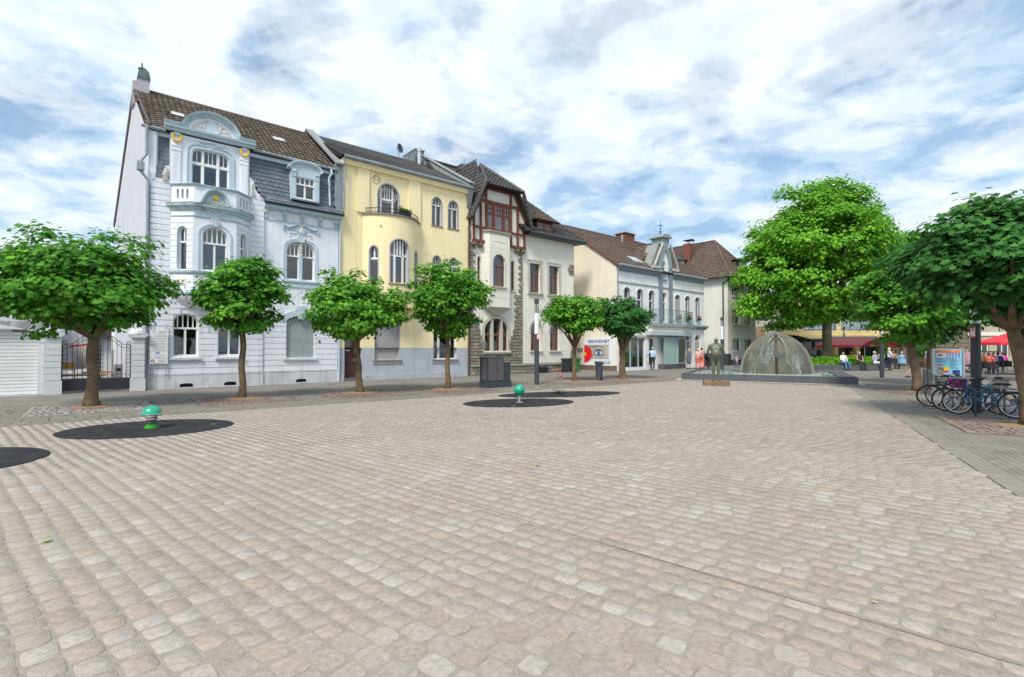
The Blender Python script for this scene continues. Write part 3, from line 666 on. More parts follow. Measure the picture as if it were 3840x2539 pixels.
for x0 in (.72, 3.2):
    p = MB(); p.box(x0, x0 + .28, -.17, -.12, 8.3, 10.42); p.box(x0 - .03, x0 + .31, -.185, -.12, 9.88, 9.93); p.box(x0 - .03, x0 + .31, -.185, -.12, 9.7, 9.75); p.build('pilaster', M_bw, B)
    w_ = MB(); cx = x0 + .14
    for k in range(9):
        a = math.pi * (1.02 + .96 * k / 8) ; w_.ball((cx + .15 * math.cos(a), -.22, 10.24 + .15 * math.sin(a)), (.045, .03, .05), 8, 6)
    w_.tube([(cx - .15, -.21, 10.24), (cx - .13, -.21, 10.38)], .035); w_.tube([(cx + .15, -.21, 10.24), (cx + .13, -.21, 10.38)], .035); w_.build('gilded_wreath', M_gold, B)
    MB().box(cx - .09, cx + .09, -.23, -.17, 10.32, 10.44).build('bracket', M_bt, B)
def profile_band(pts, prof):
    """sweep a small (out, up) profile along a front polyline lying in the xz plane"""
    mb = MB(); n = len(prof); V = []
    P = [Vector(p) for p in pts]
    for i, p in enumerate(P):
        d = (P[min(i + 1, len(P) - 1)] - P[max(i - 1, 0)]); d.y = 0; d.normalize(); nn = Vector((-d.z, 0, d.x))
        if nn.z < 0 and abs(d.x) > .3: nn = -nn
        V += [p + Vector((0, -a, 0)) + nn * b for a, b in prof]
    F = [(i * n + k, i * n + (k + 1) % n, (i + 1) * n + (k + 1) % n, (i + 1) * n + k) for i in range(len(P) - 1) for k in range(n)]
    mb.add(V, F + [tuple(range(n)), tuple((len(P) - 1) * n + k for k in range(n - 1, -1, -1))]); return mb
pr = [(0, -.12), (.08, -.1), (.12, -.03), (.2, 0), (.24, .04), (.26, .1), (0, .1)]
cor = profile_band([(.44, -.12, 10.58), (3.76, -.12, 10.58)], [(0, -.12), (.1, -.1), (.14, -.02), (.24, .02), (.26, .1), (-.3, .1), (-.3, -.12)]); cor.build('cornice', M_bt, B)
R_ = 1.0; cx = 2.1
arc = [(.44, -.12, 10.72), (.85, -.12, 10.72)] + [(cx - R_ * math.cos(math.pi * i / 20) * (1.0 + .0), -.12, 10.64 + .84 * math.sin(math.pi * i / 20)) for i in range(1, 20)] + [(3.35, -.12, 10.72), (3.76, -.12, 10.72)]
profile_band(arc, pr).build('pediment_moulding', M_bt2, B)
ty = MB(); ty.prism([(cx - R_ * math.cos(math.pi * i / 20), 10.6 + .84 * math.sin(math.pi * i / 20)) for i in range(21)], -.14, .6); ty.build('pediment', M_bw, B)
MB().prism([(1.88, 10.75), (2.32, 10.75), (2.26, 11.2), (1.95, 11.2)], -.19, -.14).build('shield', M_bt, B)
for q in (-1, 1):
    v = MB(); v.torus((cx + q * .42, -.16, 11.0), .1, .03, 18, 6); v.torus((cx + q * .62, -.16, 10.86), .07, .028, 14, 6)
    v.tube([(cx + q * x, -.17, z) for x, z in ((.12, 11.28), (.28, 11.2), (.3, 11.0), (.26, 10.84), (.1, 10.74))], .035)
    for k in range(6): v.ball((cx + q * (.36 + .1 * (k % 3)), -.16, 10.76 + .04 * (k // 3)), .035, 6, 4)
    v.build('scroll_relief', M_cream, B)
# volutes beside the gable
for q, x0 in ((-1, .64), (1, 3.56)):
    cs = [(0, 8.3), (0, 9.25), (.08, 9.2), (.16, 9.1), (.2, 8.95), (.25, 8.75), (.34, 8.6), (.46, 8.5), (.6, 8.42), (.6, 8.3)]
    if q < 0: cs = [(x * .95, 8.3 + (z - 8.3) * .8) for x, z in cs]
    MB().prism([(x0 + q * x, z) for x, z in cs], -.1, .1).build('volute_wall', M_bw, B)
    v = MB()
    for k in range(7): v.tube([(x0 + q * .05, -.12, 8.4 + k * .07), (x0 + q * (.12 + .02 * math.sin(k)), -.14, 8.45 + k * .08), (x0 + q * (.24 - .02 * k), -.13, 8.42 + k * .095)], [.02, .035, .02], 6)
    v.build('leaf_relief', M_cream, B)
# canted first-floor bay
PL = [(.69, LY), (1.42, -.72), (2.94, -.72), (3.62, LY)]
hm = Hole(.30, 1.20, 4.84, 6.30, 6.64)
facets = []
for i in range(3):
    mp_, l_ = cant(*PL[i], *PL[i + 1]); facets.append((mp_, l_))
hl = Hole(.30, .70, 4.82, 6.35, 6.6)
bw_ = MB()
for (mp_, l_), hs in zip(facets, ([hl], [hm], [hl])):
    wall(bw_, 0, l_, 3.83, 7.3, hs, mp_, .22)
bw_.build('bay_wall', M_bw, B)
window(B, hm, facets[1][0], .12, (.5,), 5.98, (.2, .4, .6, .8), fw=.055)
window(B, hl, facets[0][0], .15, (), 5.98, (.5,), fw=.05); window(B, hl, facets[2][0], .15, (), 5.98, (.5,), fw=.05)
for k, ((mp_, l_), hs) in enumerate(zip(facets, ([hl], [hm], [hl]))):
    if k != 1: bands(B, .02, l_ - .02, 4.85, 6.95, .245, hs, mp_, M_bw, .018)
ab = MB(); arcband(ab, hm, .1, .16, -.035, 0, facets[1][0]); ab.build('window_moulding', M_bt, B)
kk = MB(); kk.box(.68, .82, -.1, 0, 6.66, 6.95, facets[1][0]); kk.build('keystone', M_bt, B)
for q in (-1, 1): MB().tube([facets[1][0](.75 + q * x, -.07, z) for x, z in ((.08, 6.97), (.15, 6.93), (.09, 6.8), (.12, 6.7))], .025).build('scroll', M_cream, B)
def baypoly(g, a=0): # plan polygon of the bay grown by g
    return [(.69 - g * 1.0, .0), (.69 - g * 1.0, LY), (1.42 - g * .45, -.72 - g), (2.94 + g * .45, -.72 - g), (3.62 + g, LY), (3.62 + g, .0)]
def slab(gs, material, name):
    mb = MB()
    for (z, g), (z2, g2) in zip(gs, gs[1:]):
        A, C = baypoly(g), baypoly(g2); n = len(A); mb.add([(x, y, z) for x, y in A] + [(x, y, z2) for x, y in C], [(i, (i + 1) % n, n + (i + 1) % n, n + i) for i in range(n)])
    A = baypoly(gs[-1][1]); mb.add([(x, y, gs[-1][0]) for x, y in A], [tuple(range(len(A)))]); A = baypoly(gs[0][1]); mb.add([(x, y, gs[0][0]) for x, y in A], [tuple(range(len(A)))])
    return mb.build(name, material, B)
slab([(4.66, .02), (4.7, .08), (4.78, .1), (4.8, .04)], M_bt2, 'bay_sill')
slab([(3.8, -.02), (3.84, .04), (3.92, .05), (3.94, .01), (3.98, .01)], M_bt, 'bay_base_moulding')
und = MB(); lv = [(3.8, 0)] ; A = baypoly(-.02); rows = []
for k in range(7):
    f_ = k / 6; s_ = math.cos(f_ * math.pi / 2) ** .9; rows.append([(2.14 + (x - 2.14) * s_, y * s_, 3.8 - .72 * f_) for x, y in A])
und.sheet(rows); und.build('bay_corbel', M_bw, B, smooth=True)
MB().tube([(2.1, -.1, 3.1), (2.1, -.09, 2.9)], [.06, .02]).build('gilded_drop', M_gold, B)
dd = MB()
for k in range(5): dd.torus((2.1, -.09, 2.82 - k * .11), .045, .018, 12, 6)
dd.build('pendant_relief', M_bt, B)
for (mp_, l_), xs in zip(facets, ([.5], [.45, 1.1], [.5])):
    for x in xs:
        wd = .19 if l_ < 1.2 else .24
        p = MB(); p.box(x - wd, x + wd, -.02, 0, 4.2, 4.48, mp_); p.build('relief_panel', M_cream, B)
        r = MB()
        for q in (-1, 1): r.torus(mp_(x + q * wd * .5, -.025, 4.34), .07, .025, 14, 6); 
        r.build('scroll_relief', M_cream, B)
slab([(6.98, .02), (7.02, .05), (7.05, .02)], M_bt, 'bay_string_course')
slab([(7.22, .02), (7.28, .08), (7.36, .12), (7.4, .2), (7.48, .22), (7.5, .18)], M_bt2, 'bay_cornice')
MB().prism([(x, y) for x, y in baypoly(.19)], 7.5, 7.535, axis='z').build('mossy_top', M_moss, B)
pp = MB()
for k, (mp_, l_) in enumerate(facets):
    hs = [Hole(x - .045, x + .045, 7.72, 8.06, 8.12) for x in ([.3, .5, .7] if k != 1 else [])]
    wall(pp, 0, l_, 7.5, 8.26, hs, mp_, .12); wall(pp, 0, l_, 7.5, 8.26, hs, lambda x, y, z, q=mp_: q(x, y + .12, z), .01)
pp.build('parapet', M_bw, B)
slab([(8.24, .0), (8.27, .06), (8.31, .1), (8.33, .1)], M_bt2, 'parapet_coping')
fl = MB(); fl.prism([(x, y) for x, y in baypoly(-.14)], 7.5, 7.6, axis='z'); fl.build('balcony_floor', M_bg, B)
# ogee pediment on the bay front
og = [(1.42, 7.42), (1.62, 7.46), (1.72, 7.56), (1.78, 7.72), (1.86, 7.9), (1.98, 8.03), (2.18, 8.1), (2.38, 8.03), (2.5, 7.9), (2.58, 7.72), (2.64, 7.56), (2.74, 7.46), (2.94, 7.42)]
profile_band([(x, -.74, z) for x, z in og], [(0, -.05), (.08, -.05), (.12, 0), (.2, .03), (.22, .09), (0, .09)]).build('ogee_moulding', M_bt2, B)
MB().prism([(1.42, 7.05)] + og + [(2.94, 7.05)], -.76, -.72).build('pediment_panel', M_bt, B)
MB().ball((2.18, -.79, 7.9), (.09, .04, .09)).ball((2.12, -.8, 7.82), (.05, .03, .05)).ball((2.24, -.8, 7.82), (.05, .03, .05)).tube([(2.18, -.79, 7.85), (2.18, -.79, 7.68)], .02).build('gilded_bouquet', M_gold, B)
MB().prism([(2.06, 7.6), (2.3, 7.6), (2.34, 7.42), (2.3, 7.3), (2.18, 7.2), (2.06, 7.3), (2.02, 7.42)], -.8, -.76).build('shield', M_bt, B)
for q in (-1, 1):
    v = MB(); v.torus((2.18 + q * .26, -.78, 7.62), .06, .022, 14, 6); v.torus((2.18 + q * .24, -.78, 7.3), .06, .022, 14, 6); v.torus((2.18 + q * .09, -.8, 7.68), .035, .014, 12, 5)
    v.tube([(2.18 + q * x, -.78, z) for x, z in ((.3, 7.55), (.2, 7.45), (.24, 7.38), (.3, 7.3), (.2, 7.2), (.08, 7.14))], .024); v.build('scroll_relief', M_cream, B)
# eaves, gutters, main roof
MB().prism([(-.02, 10.2), (-.02, 10.42), (.5, 10.42), (.5, 10.2)], 3.5, 7.45, axis='x').prism([(-.02, 10.2), (-.02, 10.42), (.5, 10.42), (.5, 10.2)], .0, .7, axis='x').build('eaves_board', M_bt, B)
MB().tube([(-.3, -.16, 10.42), (.5, -.16, 10.42)], .07, 8).build('gutter', M_zinc, B); gt = MB(); gt.tube([(3.7, -.16, 10.47), (7.45, -.16, 10.44)], .07, 8); gt.build('gutter', M_zinc, B)
MB().box(-.06, .2, -.1, .35, 8.2, 10.3).build('end_pier', M_bw, B)
sl = Vector((0, 4.6, 3.25)).normalized(); sk = [(1.15, 2.35), (1.75, 2.35), (1.75, 2.95), (1.15, 2.95)]; sk2 = [(5.35, 2.5), (6.0, 2.5), (6.0, 3.1), (5.35, 3.1)]
bigcut = [(1.25, -1), (3.45, -1), (3.2, .8), (2.6, 1.15), (1.9, 1.1), (1.4, .7)]
roofplane(B, (-.35, -.15, 10.45), (1, 0, 0), sl, [(.2, 0), (7.75, 0), (7.75, 5.63), (-.05, 5.63)], .225, .285, M_btile, M_bdeck, 'roof_tile', [tilev(.225, .3, .02, .035)], EYE_S, cuts=[sk, sk2, bigcut])
rb = MB()
for k in range(22): rb.tube([(-.3 + k * .35, 4.45, 13.74), (.07 + k * .35, 4.45, 13.76)], [.1, .085], 8)
rb.build('ridge_tile', M_btile, B)
bk = MB(); bk.add([(-.3, 4.45, 13.72), (7.6, 4.45, 13.72), (7.6, 11, 8.7), (-.9, 11, 8.7)], [(0, 1, 2, 3)]); bk.build('rear_roof', M_bdeck, B)
for q in (sk, sk2):
    P0 = Vector((-.35, -.15, 10.45)); f = lambda u, v, n_: P0 + Vector((1, 0, 0)) * u + sl * v + Vector((0, -sl.z, sl.y)) * n_
    (a, c), (b, _), (_, d_) = q[0], q[1], q[2]
    m1 = MB(); m1.add([f(x, y, z) for z in (0, .09) for y in (c, d_) for x in (a, b)], [(0, 2, 3, 1), (4, 5, 7, 6), (0, 1, 5, 4), (2, 6, 7, 3), (0, 4, 6, 2), (1, 3, 7, 5)]); sko = m1.build('skylight', mat('brown_skylight_frame', (.13, .09, .08), .5), B)
    g_ = MB(); g_.add([f(x, y, .095) for x, y in ((a + .07, c + .09), (b - .07, c + .09), (b - .07, d_ - .07), (a + .07, d_ - .07))], [(0, 1, 2, 3)]); g_.build('pane', mat('painted_sky_pane', (.5, .53, .55), .15, .05, 2, 0, spec=.8), sko)  # pale base colour stands in for the sky's reflection
# side gable wall, slightly askew, and rear
sw = MB(); SK = .077
def sd_(y, z, o=0): return (o - SK * y, y, z)
gp = [(0.0, -.1), (10.5, -.1), (10.5, 8.9), (4.5, 13.62), (0.0, 10.35)]
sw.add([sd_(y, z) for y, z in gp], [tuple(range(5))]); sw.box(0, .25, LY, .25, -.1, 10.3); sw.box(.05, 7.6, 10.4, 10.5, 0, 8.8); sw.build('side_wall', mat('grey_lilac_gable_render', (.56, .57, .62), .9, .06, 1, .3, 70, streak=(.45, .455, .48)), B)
for y, z0, z1 in ((7.6, 6.1, 8.0), (5.9, 3.2, 4.8)): MB().box(-SK * y - .02, -SK * y + .03, y - .28, y + .28, z0, z1).build('side_window', M_bt, B)
vg = MB(); vg.bar(sd_(-.2, 10.42, -.06), sd_(4.5, 13.72, -.0), .06, .24); vg.bar(sd_(4.5, 13.72, -.03), sd_(11.1, 8.5, -.03), .06, .3); vg.build('verge_board', mat('verge_dark', (.13, .10, .10), .7), B)
ch = MB(); ch.box(-.24, .2, 4.0, 4.6, 13.1, 14.1); ch.box(-.42, -.24, 4.1, 4.9, 12.9, 13.95); ch.build('chimney', mat('rendered_chimney', (.42, .40, .42), .9, .1, 3, .2), B)
c2 = MB(); c2.prism([(-.27, 14.1), (.23, 14.1), (.18, 14.42), (.1, 14.52), (-.14, 14.52), (-.22, 14.42)], 3.95, 4.65); c2.tube([(-.06, 4.35, 14.55), (-.06, 4.35, 14.68)], [.14, .09], 10); c2.tube([(-.06, 4.35, 14.66), (-.06, 4.35, 14.69)], .17, 10); c2.tube([(-.06, 4.35, 14.69), (-.08, 4.35, 14.95)], .035, 8); c2.build('chimney_cowl', mat('dark_verdigris', (.12, .17, .17), .6, .3, 4, .2), B)
# party wall with metal coping on the right
pw = MB(); pw.prism([(-.16, 10.35), (4.5, 13.6), (9, 10.6), (9, 8), (-.16, 8)], 7.42, 7.72, axis='x'); pw.build('party_wall', mat('grey_flank', (.25, .28, .31), .7, .15, 4, .2), B)
cp = MB(); cp.bar((7.57, -.3, 10.72), (7.57, 4.5, 14.05), .42, .1); cp.bar((7.57, 4.5, 14.05), (7.57, 9, 11), .42, .1); cp.build('party_wall_coping', M_coping, B)
fl = MB(); fl.box(7.36, 7.72, -.12, .3, 8.62, 10.75); fl.build('flank_cladding', M_zinc, B)
dp = MB(); dp.tube([(-.12, -.2, 10.4), (-.12, -.18, 9.3), (-.3, -.16, 9.0), (-.3, -.16, 8.8), (-.3, -.16, 8.6), (-.06, -.14, 8.3), (-.06, -.14, 1.35)], .055, 8); dp.tube([(-.06, -.14, 1.35), (-.06, -.14, 0)], .065, 8); dp.box(-.42, -.18, -.28, -.04, 8.62, 8.95)
dp.build('downpipe', M_zinc, B); d2 = MB(); d2.tube([(7.15, -.2, 10.4), (7.15, -.22, 10.15), (7.05, -.15, 9.95), (7.1, -.18, 8.6)], .05, 8); d2.build('downpipe', M_bt, B)
d3 = MB(); d3.tube([(7.63, -.1, 8.1), (7.63, -.08, 0)], .045, 8); d3.build('downpipe', M_bt, B); d4 = MB(); d4.tube([(7.78, -.35, 11.0), (7.8, -.25, 10.7), (7.75, -.25, 8.6)], .045, 8); d4.build('downpipe', M_zinc, B)
# dormer in the mansard
dh = Hole(5.46, 6.32, 8.66, 9.66); dm = flat(-.3)
dw = MB(); top_ = lambda x: 10.02 + .36 * math.sqrt(max(0, 1 - ((x - 5.9) / .66) ** 2))
wall(dw, 5.27, 6.53, 8.55, 10.05, [dh], dm, .15); dw.prism([(5.27, 10.05)] + [(5.9 - .63 * math.cos(math.pi * i / 16), 10.05 + .28 * math.sin(math.pi * i / 16)) for i in range(17)], -.3, -.28); dw.box(5.27, 5.29, -.3, .5, 8.55, 10.05); dw.box(6.51, 6.53, -.3, .5, 8.55, 10.05); dw.build('dormer', M_bt, B)
profile_band([(5.2, -.3, 9.98)] + [(5.9 - .68 * math.cos(math.pi * i / 16), -.3, 10.02 + .30 * math.sin(math.pi * i / 16)) for i in range(17)] + [(6.6, -.3, 9.98)], [(0, -.04), (.06, -.04), (.1, .02), (.14, .05), (.14, .1), (-.6, .1), (-.6, 0)]).build('dormer_hood', M_bt, B)
for x in (5.27, 6.35):
    q = MB(); q.box(x, x + .18, -.34, -.3, 8.6, 9.62); q.box(x - .01, x + .19, -.37, -.3, 9.62, 9.7); q.box(x, x + .18, -.36, -.3, 9.74, 9.8); q.box(x - .01, x + .19, -.38, -.3, 9.84, 9.98); q.build('dormer_pilaster', M_bt, B)
window(B, dh, dm, .06, (.5,), 9.32, (.25, .5, .75), fw=.05); MB().box(5.42, 6.36, -.36, -.24, 8.6, 8.66).build('sill', M_white, B)
MB().box(-.1 + .2, 7.5, .75, .8, 0, 10.3).build('room_dark_sheet', M_room, B)
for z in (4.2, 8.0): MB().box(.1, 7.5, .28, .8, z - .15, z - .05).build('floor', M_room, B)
# things in the windows
q = MB()
for i in range(60): x, z = random.gauss(5.38, .12), random.uniform(4.93, 5.35); q.ball((x, .24, z), (.05, .02, .035), 5, 3)
q.build('house_plant', mat('house_plant_leaf', (.05, .13, .04), .6), B)
# sign boards
sg = MB(); sg.box(.1, .125, -.17, -.15, .55, 2.6); sg.box(.6, .625, -.17, -.15, .55, 2.6)
so = Thing('sign_panel_rack', 'rack of five white practice signs beside the ground floor window', 'sign', (.36, -.17, .55)); sg.build('rail', mat('grey_rail', (.3, .3, .32), .5), so)
M_sign = mat('white_enamel', (.82, .82, .82), .3, .02, 3, 0); M_ink = mat('grey_print', (.12, .12, .14), .6, 0, 3, 0); M_blue = mat('blue_print', (.02, .22, .65), .5, 0, 3, 0)
def text(body, size, loc, material, parent, frame='street', name='lettering', align='CENTER', rot=(math.pi / 2, 0, 0), ext=.003, off=None, wide=1.0):
    c = bpy.data.curves.new(name, 'FONT'); c.body = body; c.size = size; c.align_x = align; c.align_y = 'CENTER'; c.extrude = ext; c.offset = size * .018; c.resolution_u = 2
    t = bpy.data.objects.new(name, c); COL.objects.link(t); dg = bpy.context.evaluated_depsgraph_get(); me = bpy.data.meshes.new_from_object(t.evaluated_get(dg)); bpy.data.objects.remove(t)
    me.materials.clear(); me.materials.append(material); o_ = bpy.data.objects.new(name, me); COL.objects.link(o_); o_.parent = parent.o if isinstance(parent, Thing) else parent
    of = parent.off if isinstance(parent, Thing) else parent_off.get(parent.name, Vector()); o_.location = Vector(loc) - of; o_.rotation_euler = rot; o_.scale = (wide, 1, 1); return o_
zt = 2.36
for k, (hgt, lines) in enumerate(((.28, 3), (.29, 3), (.27, 3), (.29, 3), (.22, 3))):
    bd = MB().box(.07, .655, -.2, -.175, zt - hgt + .012, zt).build('sign_board', M_sign, so)
    for j in range(lines):
        z = zt - .06 - j * (hgt - .08) / 2.4; ln = MB(); x = .34 if (k in (0, 4) and j < 2) else .15 + .04 * j
        while x < .6 - .04 * (j if k != 0 else 0):
            wd = random.uniform(.02, .06); ln.box(x, min(x + wd, .63), -.203, -.2, z - .012, z + .008); x += wd + .012
        if k == 3 and j == 0: ln = MB(); ln.prism([(.26, z - .03), (.39, z - .03), (.4, z + .02), (.27, z + .02)], -.204, -.2); ln.build('blue_mark', M_blue, bd); continue
        ln.build('print_line', M_ink, bd)
    if k == 0: MB().torus((.2, -.2, zt - .07), .05, .008, 20, 5).build('oval_mark', mat('blue_grey_print', (.3, .35, .5), .5), bd)
    if k == 4: MB().torus((.17, -.2, zt - .1), .05, .014, 20, 5).build('ring_mark', M_ink, bd)
    zt -= hgt
# ---------------------------------------------------------------- garage, gate pillars, gate
M_pil = mat('white_stone_block', (.62, .63, .66), .85, .08, 3, .3, 50, wear=((.42, .40, .36), 2.2, .58, .8)); M_gar = mat('white_garage_panel', (.74, .74, .75), .5, .03, 2, 0)
for (a, b), l in (((-2.94, -2.5), 'white banded gate pillar with domed cap between garage door and gate'), ((-.5, -.09), 'white banded gate pillar with domed cap against the pale blue house')):
    T = Thing('gate_pillar', l, 'pillar', ((a + b) / 2, -.1, 0), group='gate pillars'); y0, y1 = -.3, .12
    MB().box(a + .02, b - .02, y0 + .02, y1, 0, 2.05).build('core', M_pil, T)
    for k in range(7): MB().box(a, b, y0, y1 + .02, .5 + k * .222 + .01, .5 + (k + 1) * .222 - .01).build('block', M_pil, T)
    MB().box(a - .03, b + .03, y0 - .03, y1 + .04, -.02, .48).build('base', M_pil, T)
    c = MB(); c.prism([(a - .03, 2.05), (b + .03, 2.05), (b + .05, 2.1), (b + .1, 2.13), (b + .1, 2.19), (a - .1, 2.19), (a - .1, 2.13), (a - .05, 2.1)], y0 - .08, y1 + .08); c.build('cap_moulding', M_pil, T)
    d = MB(); d.lathe([(.31, 0), (.3, .07), (.25, .16), (.17, .225), (.08, .25), (0, .256)], ((a + b) / 2, -.09, 2.19), 20); d.build('dome_cap', M_pil, T, smooth=True)
T = Thing('garage', 'white garage with a segmental arched sectional door left of the gate', 'garage', (-4.9, 0, 0)); gh = Hole(-6.7, -3.12, 0, 2.12, 2.56, 1.5)
gw = MB(); wall(gw, -7.2, -2.96, -.05, lambda x: 2.62 + .3 * math.cos((x + 4.9) / 2.9), [gh], flat(0), .3, nx=14); gw.box(-7.2, -2.96, 0, 5, 2.3, 2.58); gw.box(-2.99, -2.96, 0, 5, 0, 2.6); gw.build('wall', M_pil, T)
MB().box(-3.12, -2.96, -.07, 0, 1.85, 2.2).box(-3.12, -2.96, -.05, 0, 0, 1.85).build('pier', M_pil, T)
gd = MB(); o = gh.outline(-.004); gd.add([(x, .22, z) for x, z in o], [tuple(range(len(o)))]); do = gd.build('garage_door', mat('door_groove', (.25, .25, .26), .6), T)
for k in range(21):
    z0, z1 = .02 + k * .122, .02 + (k + 1) * .122 - .012; xs = [x for x in gh.xs() if gh.top(x) > z1]
    if xs: MB().box(min(xs) + .01, max(xs) - .01, .195, .225, z0, z1).build('panel', M_gar, do)
# gate
M_iron = mat('black_wrought_iron', (.03, .03, .045), .5, .1, 6, .1)
G_ = Thing('wrought_iron_gate', 'black wrought iron double gate with scrollwork and solid lower panels', 'gate', (-1.5, -.1, 0))
for side, (a, b) in enumerate(((-2.48, -1.5), (-1.48, -.52))):
    lf = MB(); lf.box(a, b, -.12, -.09, .08, .52); lo = lf.build('lower_panel', M_iron, G_)
    q = -1 if side == 0 else 1; inner = b if side == 0 else a; outer = a if side == 0 else b
    pth = [(inner, 2.2), (inner + q * .12, 2.2), (inner + q * .25, 2.1), (inner + q * .42, 2.08), (inner + q * .55, 1.95), (inner + q * .72, 1.8), (inner + q * .93, 1.78)]
    br = MB(); br.tube([(x, -.105, z) for x, z in pth], .014, 6); br.tube([(x, -.105, z - .14) for x, z in pth], .012, 6); br.build('top_rail', M_iron, G_)
    for k in range(8):
        x = a + (b - a) * k / 7; u = abs(x - inner); zt_ = np.interp(u, [abs(p[0] - inner) for p in pth], [p[1] for p in pth])
        MB().tube([(x, -.105, .5), (x, -.105, zt_)], .01 if 0 < k < 7 else .018, 6).build('bar', M_iron, G_)
    for xc in (a + (b - a) * .5 / 7, a + (b - a) * 6.5 / 7):
        s = MB()
        for k in range(8): s.torus((xc, -.105, .62 + k * .155), .045, .008, 12, 4)
        s.build('scrollwork', M_iron, G_)
    MB().tube([(a, -.105, .66), (b, -.105, .66)], .01, 6).build('cross_rail', M_iron, G_)
MB().tube([(-1.49, -.105, .02), (-1.49, -.105, 2.32)], .028, 8).build('meeting_post', M_iron, G_)
s = MB(); s.torus((-.58, -.105, 1.86), .06, .012, 14, 5); s.torus((-2.42, -.105, 1.86), .06, .012, 14, 5); s.build('volute', M_iron, G_)
# yard behind the gate
T = Thing('tarpaulin_shelter', 'grey white tarpaulin hung over a frame in the yard behind the gate', 'tarpaulin', (-2.2, 5, 0)); q = MB()
q.sheet([[(-3.4 + .25 * i, 5.0 + .1 * math.sin(i * 1.7), z + .05 * math.sin(i)) for i in range(9)] for z in (.75, 1.5, 2.5)]); q.build('sheet', mat('grey_tarpaulin', (.42, .45, .47), .6, .12, 2, .4, 4), T)
for x in (-3.4, -1.4): MB().tube([(x, 5.05, 0), (x, 5.05, 2.5)], .03).build('post', M_dark, T)
T = Thing('wooden_bench', 'yellow wooden bench in the yard behind the gate', 'bench', (-2.55, 3.4, 0)); M_wood = mat('yellow_timber', (.45, .26, .08), .7, .15, 5, .1)
MB().box(-2.9, -2.2, 3.3, 3.6, .72, .76).box(-2.9, -2.2, 3.58, 3.62, .78, 1.05).build('seat', M_wood, T)
for x in (-2.88, -2.26): MB().box(x, x + .05, 3.32, 3.6, 0, .72).build('leg', M_wood, T)
T = Thing('plank_stack', 'low stack of pale planks with an orange board in the yard', 'planks', (-1.9, 2.6, 0))
for k, (x0, x1, z, c) in enumerate(((-3.2, -1.2, .5, M_wood), (-3.0, -1.1, .56, M_cream), (-2.0, -.9, .62, mat('orange_board', (.65, .2, .03), .6)))): MB().box(x0, x1, 2.5, 2.75, z, z + .05).build('plank', c, T)
for x in (-3.1, -1.3): MB().box(x, x + .1, 2.5, 2.8, 0, .5).build('support', M_cream, T)
T = Thing('parcel_box', 'grey metal letter box post inside the gate', 'letter box', (-.8, 1.0, 0)); MB().box(-1.0, -.72, .9, 1.15, 0, 1.0).build('body', mat('grey_sheet', (.3, .31, .33), .5), T); MB().box(-.93, -.79, .885, .9, .75, .85).build('slot', M_black, T)
T = Thing('broom', 'red headed broom standing upside down in the yard', 'broom', (-2.05, 4.5, 0)); MB().tube([(-2.0, 4.5, .5), (-2.1, 4.55, 1.75)], .02).build('handle', M_wood, T); MB().bar((-2.45, 4.55, 1.72), (-1.85, 4.55, 1.8), .08).build('head', mat('red_plastic', (.5, .03, .02), .5), T)
T = Thing('yard_wall', 'rough brown wall at the left of the yard behind the gate', 'wall', (-2.9, 2.5, 0)); MB().box(-2.96, -2.75, .5, 6, 0, 2.0).build('masonry', mat('rough_brown_wall', (.22, .16, .11), .95, .35, 8, .8, 30), T)
T = Thing('yard_building', 'low white outbuilding across the back of the yard', 'building', (-2.5, 12, 0)); MB().box(-8, -.9, 12, 12.5, 0, 2.2).build('wall', M_pil, T)
MB().prism([(11.6, 2.2), (16, 2.2), (13.5, 3.0)], -8, -.9, axis='x').build('roof', M_bdeck, T)
# ---------------------------------------------------------------- yellow house
M_yl = mat('yellow_roughcast', (.96, .82, .50), .95, .05, 1.2, .6, 90, streak=(.80, .70, .41), wear=((.91, .82, .50), .8, .5, .85))
M_gp = mat('blue_grey_base', (.46, .49, .55), .9, .06, 1.5, .35, 80, streak=(.36, .38, .41)); M_gp2 = mat('stained_base', (.46, .49, .54), .9, .08, 1.5, .35, 60, wear=((.27, .30, .20), 2.2, .5, .75))
M_rev = mat('grey_reveal', (.42, .42, .45), .8, .05); M_ytile = mat('dark_grey_tile', (1, 1, 1), .6, .12, 10, .2, tone=[(0.07, 0.0665, 0.07), (0.0945, 0.0875, 0.091), (0.112, 0.105, 0.105), (0.084, 0.077, 0.0805)])
M_copper = mat('patinated_sheet', (.16, .20, .20), .5, .2, 3, .15, metal=.2, wear=((.24, .28, .28), 1.5, .45, .7))
M_bsill = mat('brown_sill', (.26, .17, .11), .8)
Y = Thing('yellow_house', 'yellow roughcast house with a rounded bay and grey base', 'house', (7.7, 0, 0))
y3 = Hole(9.62, 10.92, 8.6, 9.75, 10.42); yu = [Hole(12.9, 13.62, 8.62, 9.85, 10.3), Hole(13.98, 14.74, 8.62, 9.85, 10.3)]
yr = [Hole(12.92, 13.6, 5.1, 6.45, 6.95), Hole(14.02, 14.74, 5.1, 6.45, 6.95)]
ysh = Hole(9.52, 10.98, 1.03, 3.1); yw = Hole(13.05, 14.62, 1.0, 3.1); yd = Hole(7.93, 8.82, .12, 2.9)
q = MB(); wall(q, 7.7, 15.45, 1.66, 11.0, [y3] + yu + yr + [Hole(ysh.xl, ysh.xr, 1.66, 3.1), Hole(yw.xl, yw.xr, 1.66, 3.1), Hole(yd.xl, yd.xr, 1.66, 2.9)], flat(0), .24); q.box(15.43, 15.45, 0, 6, 0, 11); q.box(7.7, 7.72, 0, 3, 6, 11); q.build('wall', M_yl, Y)
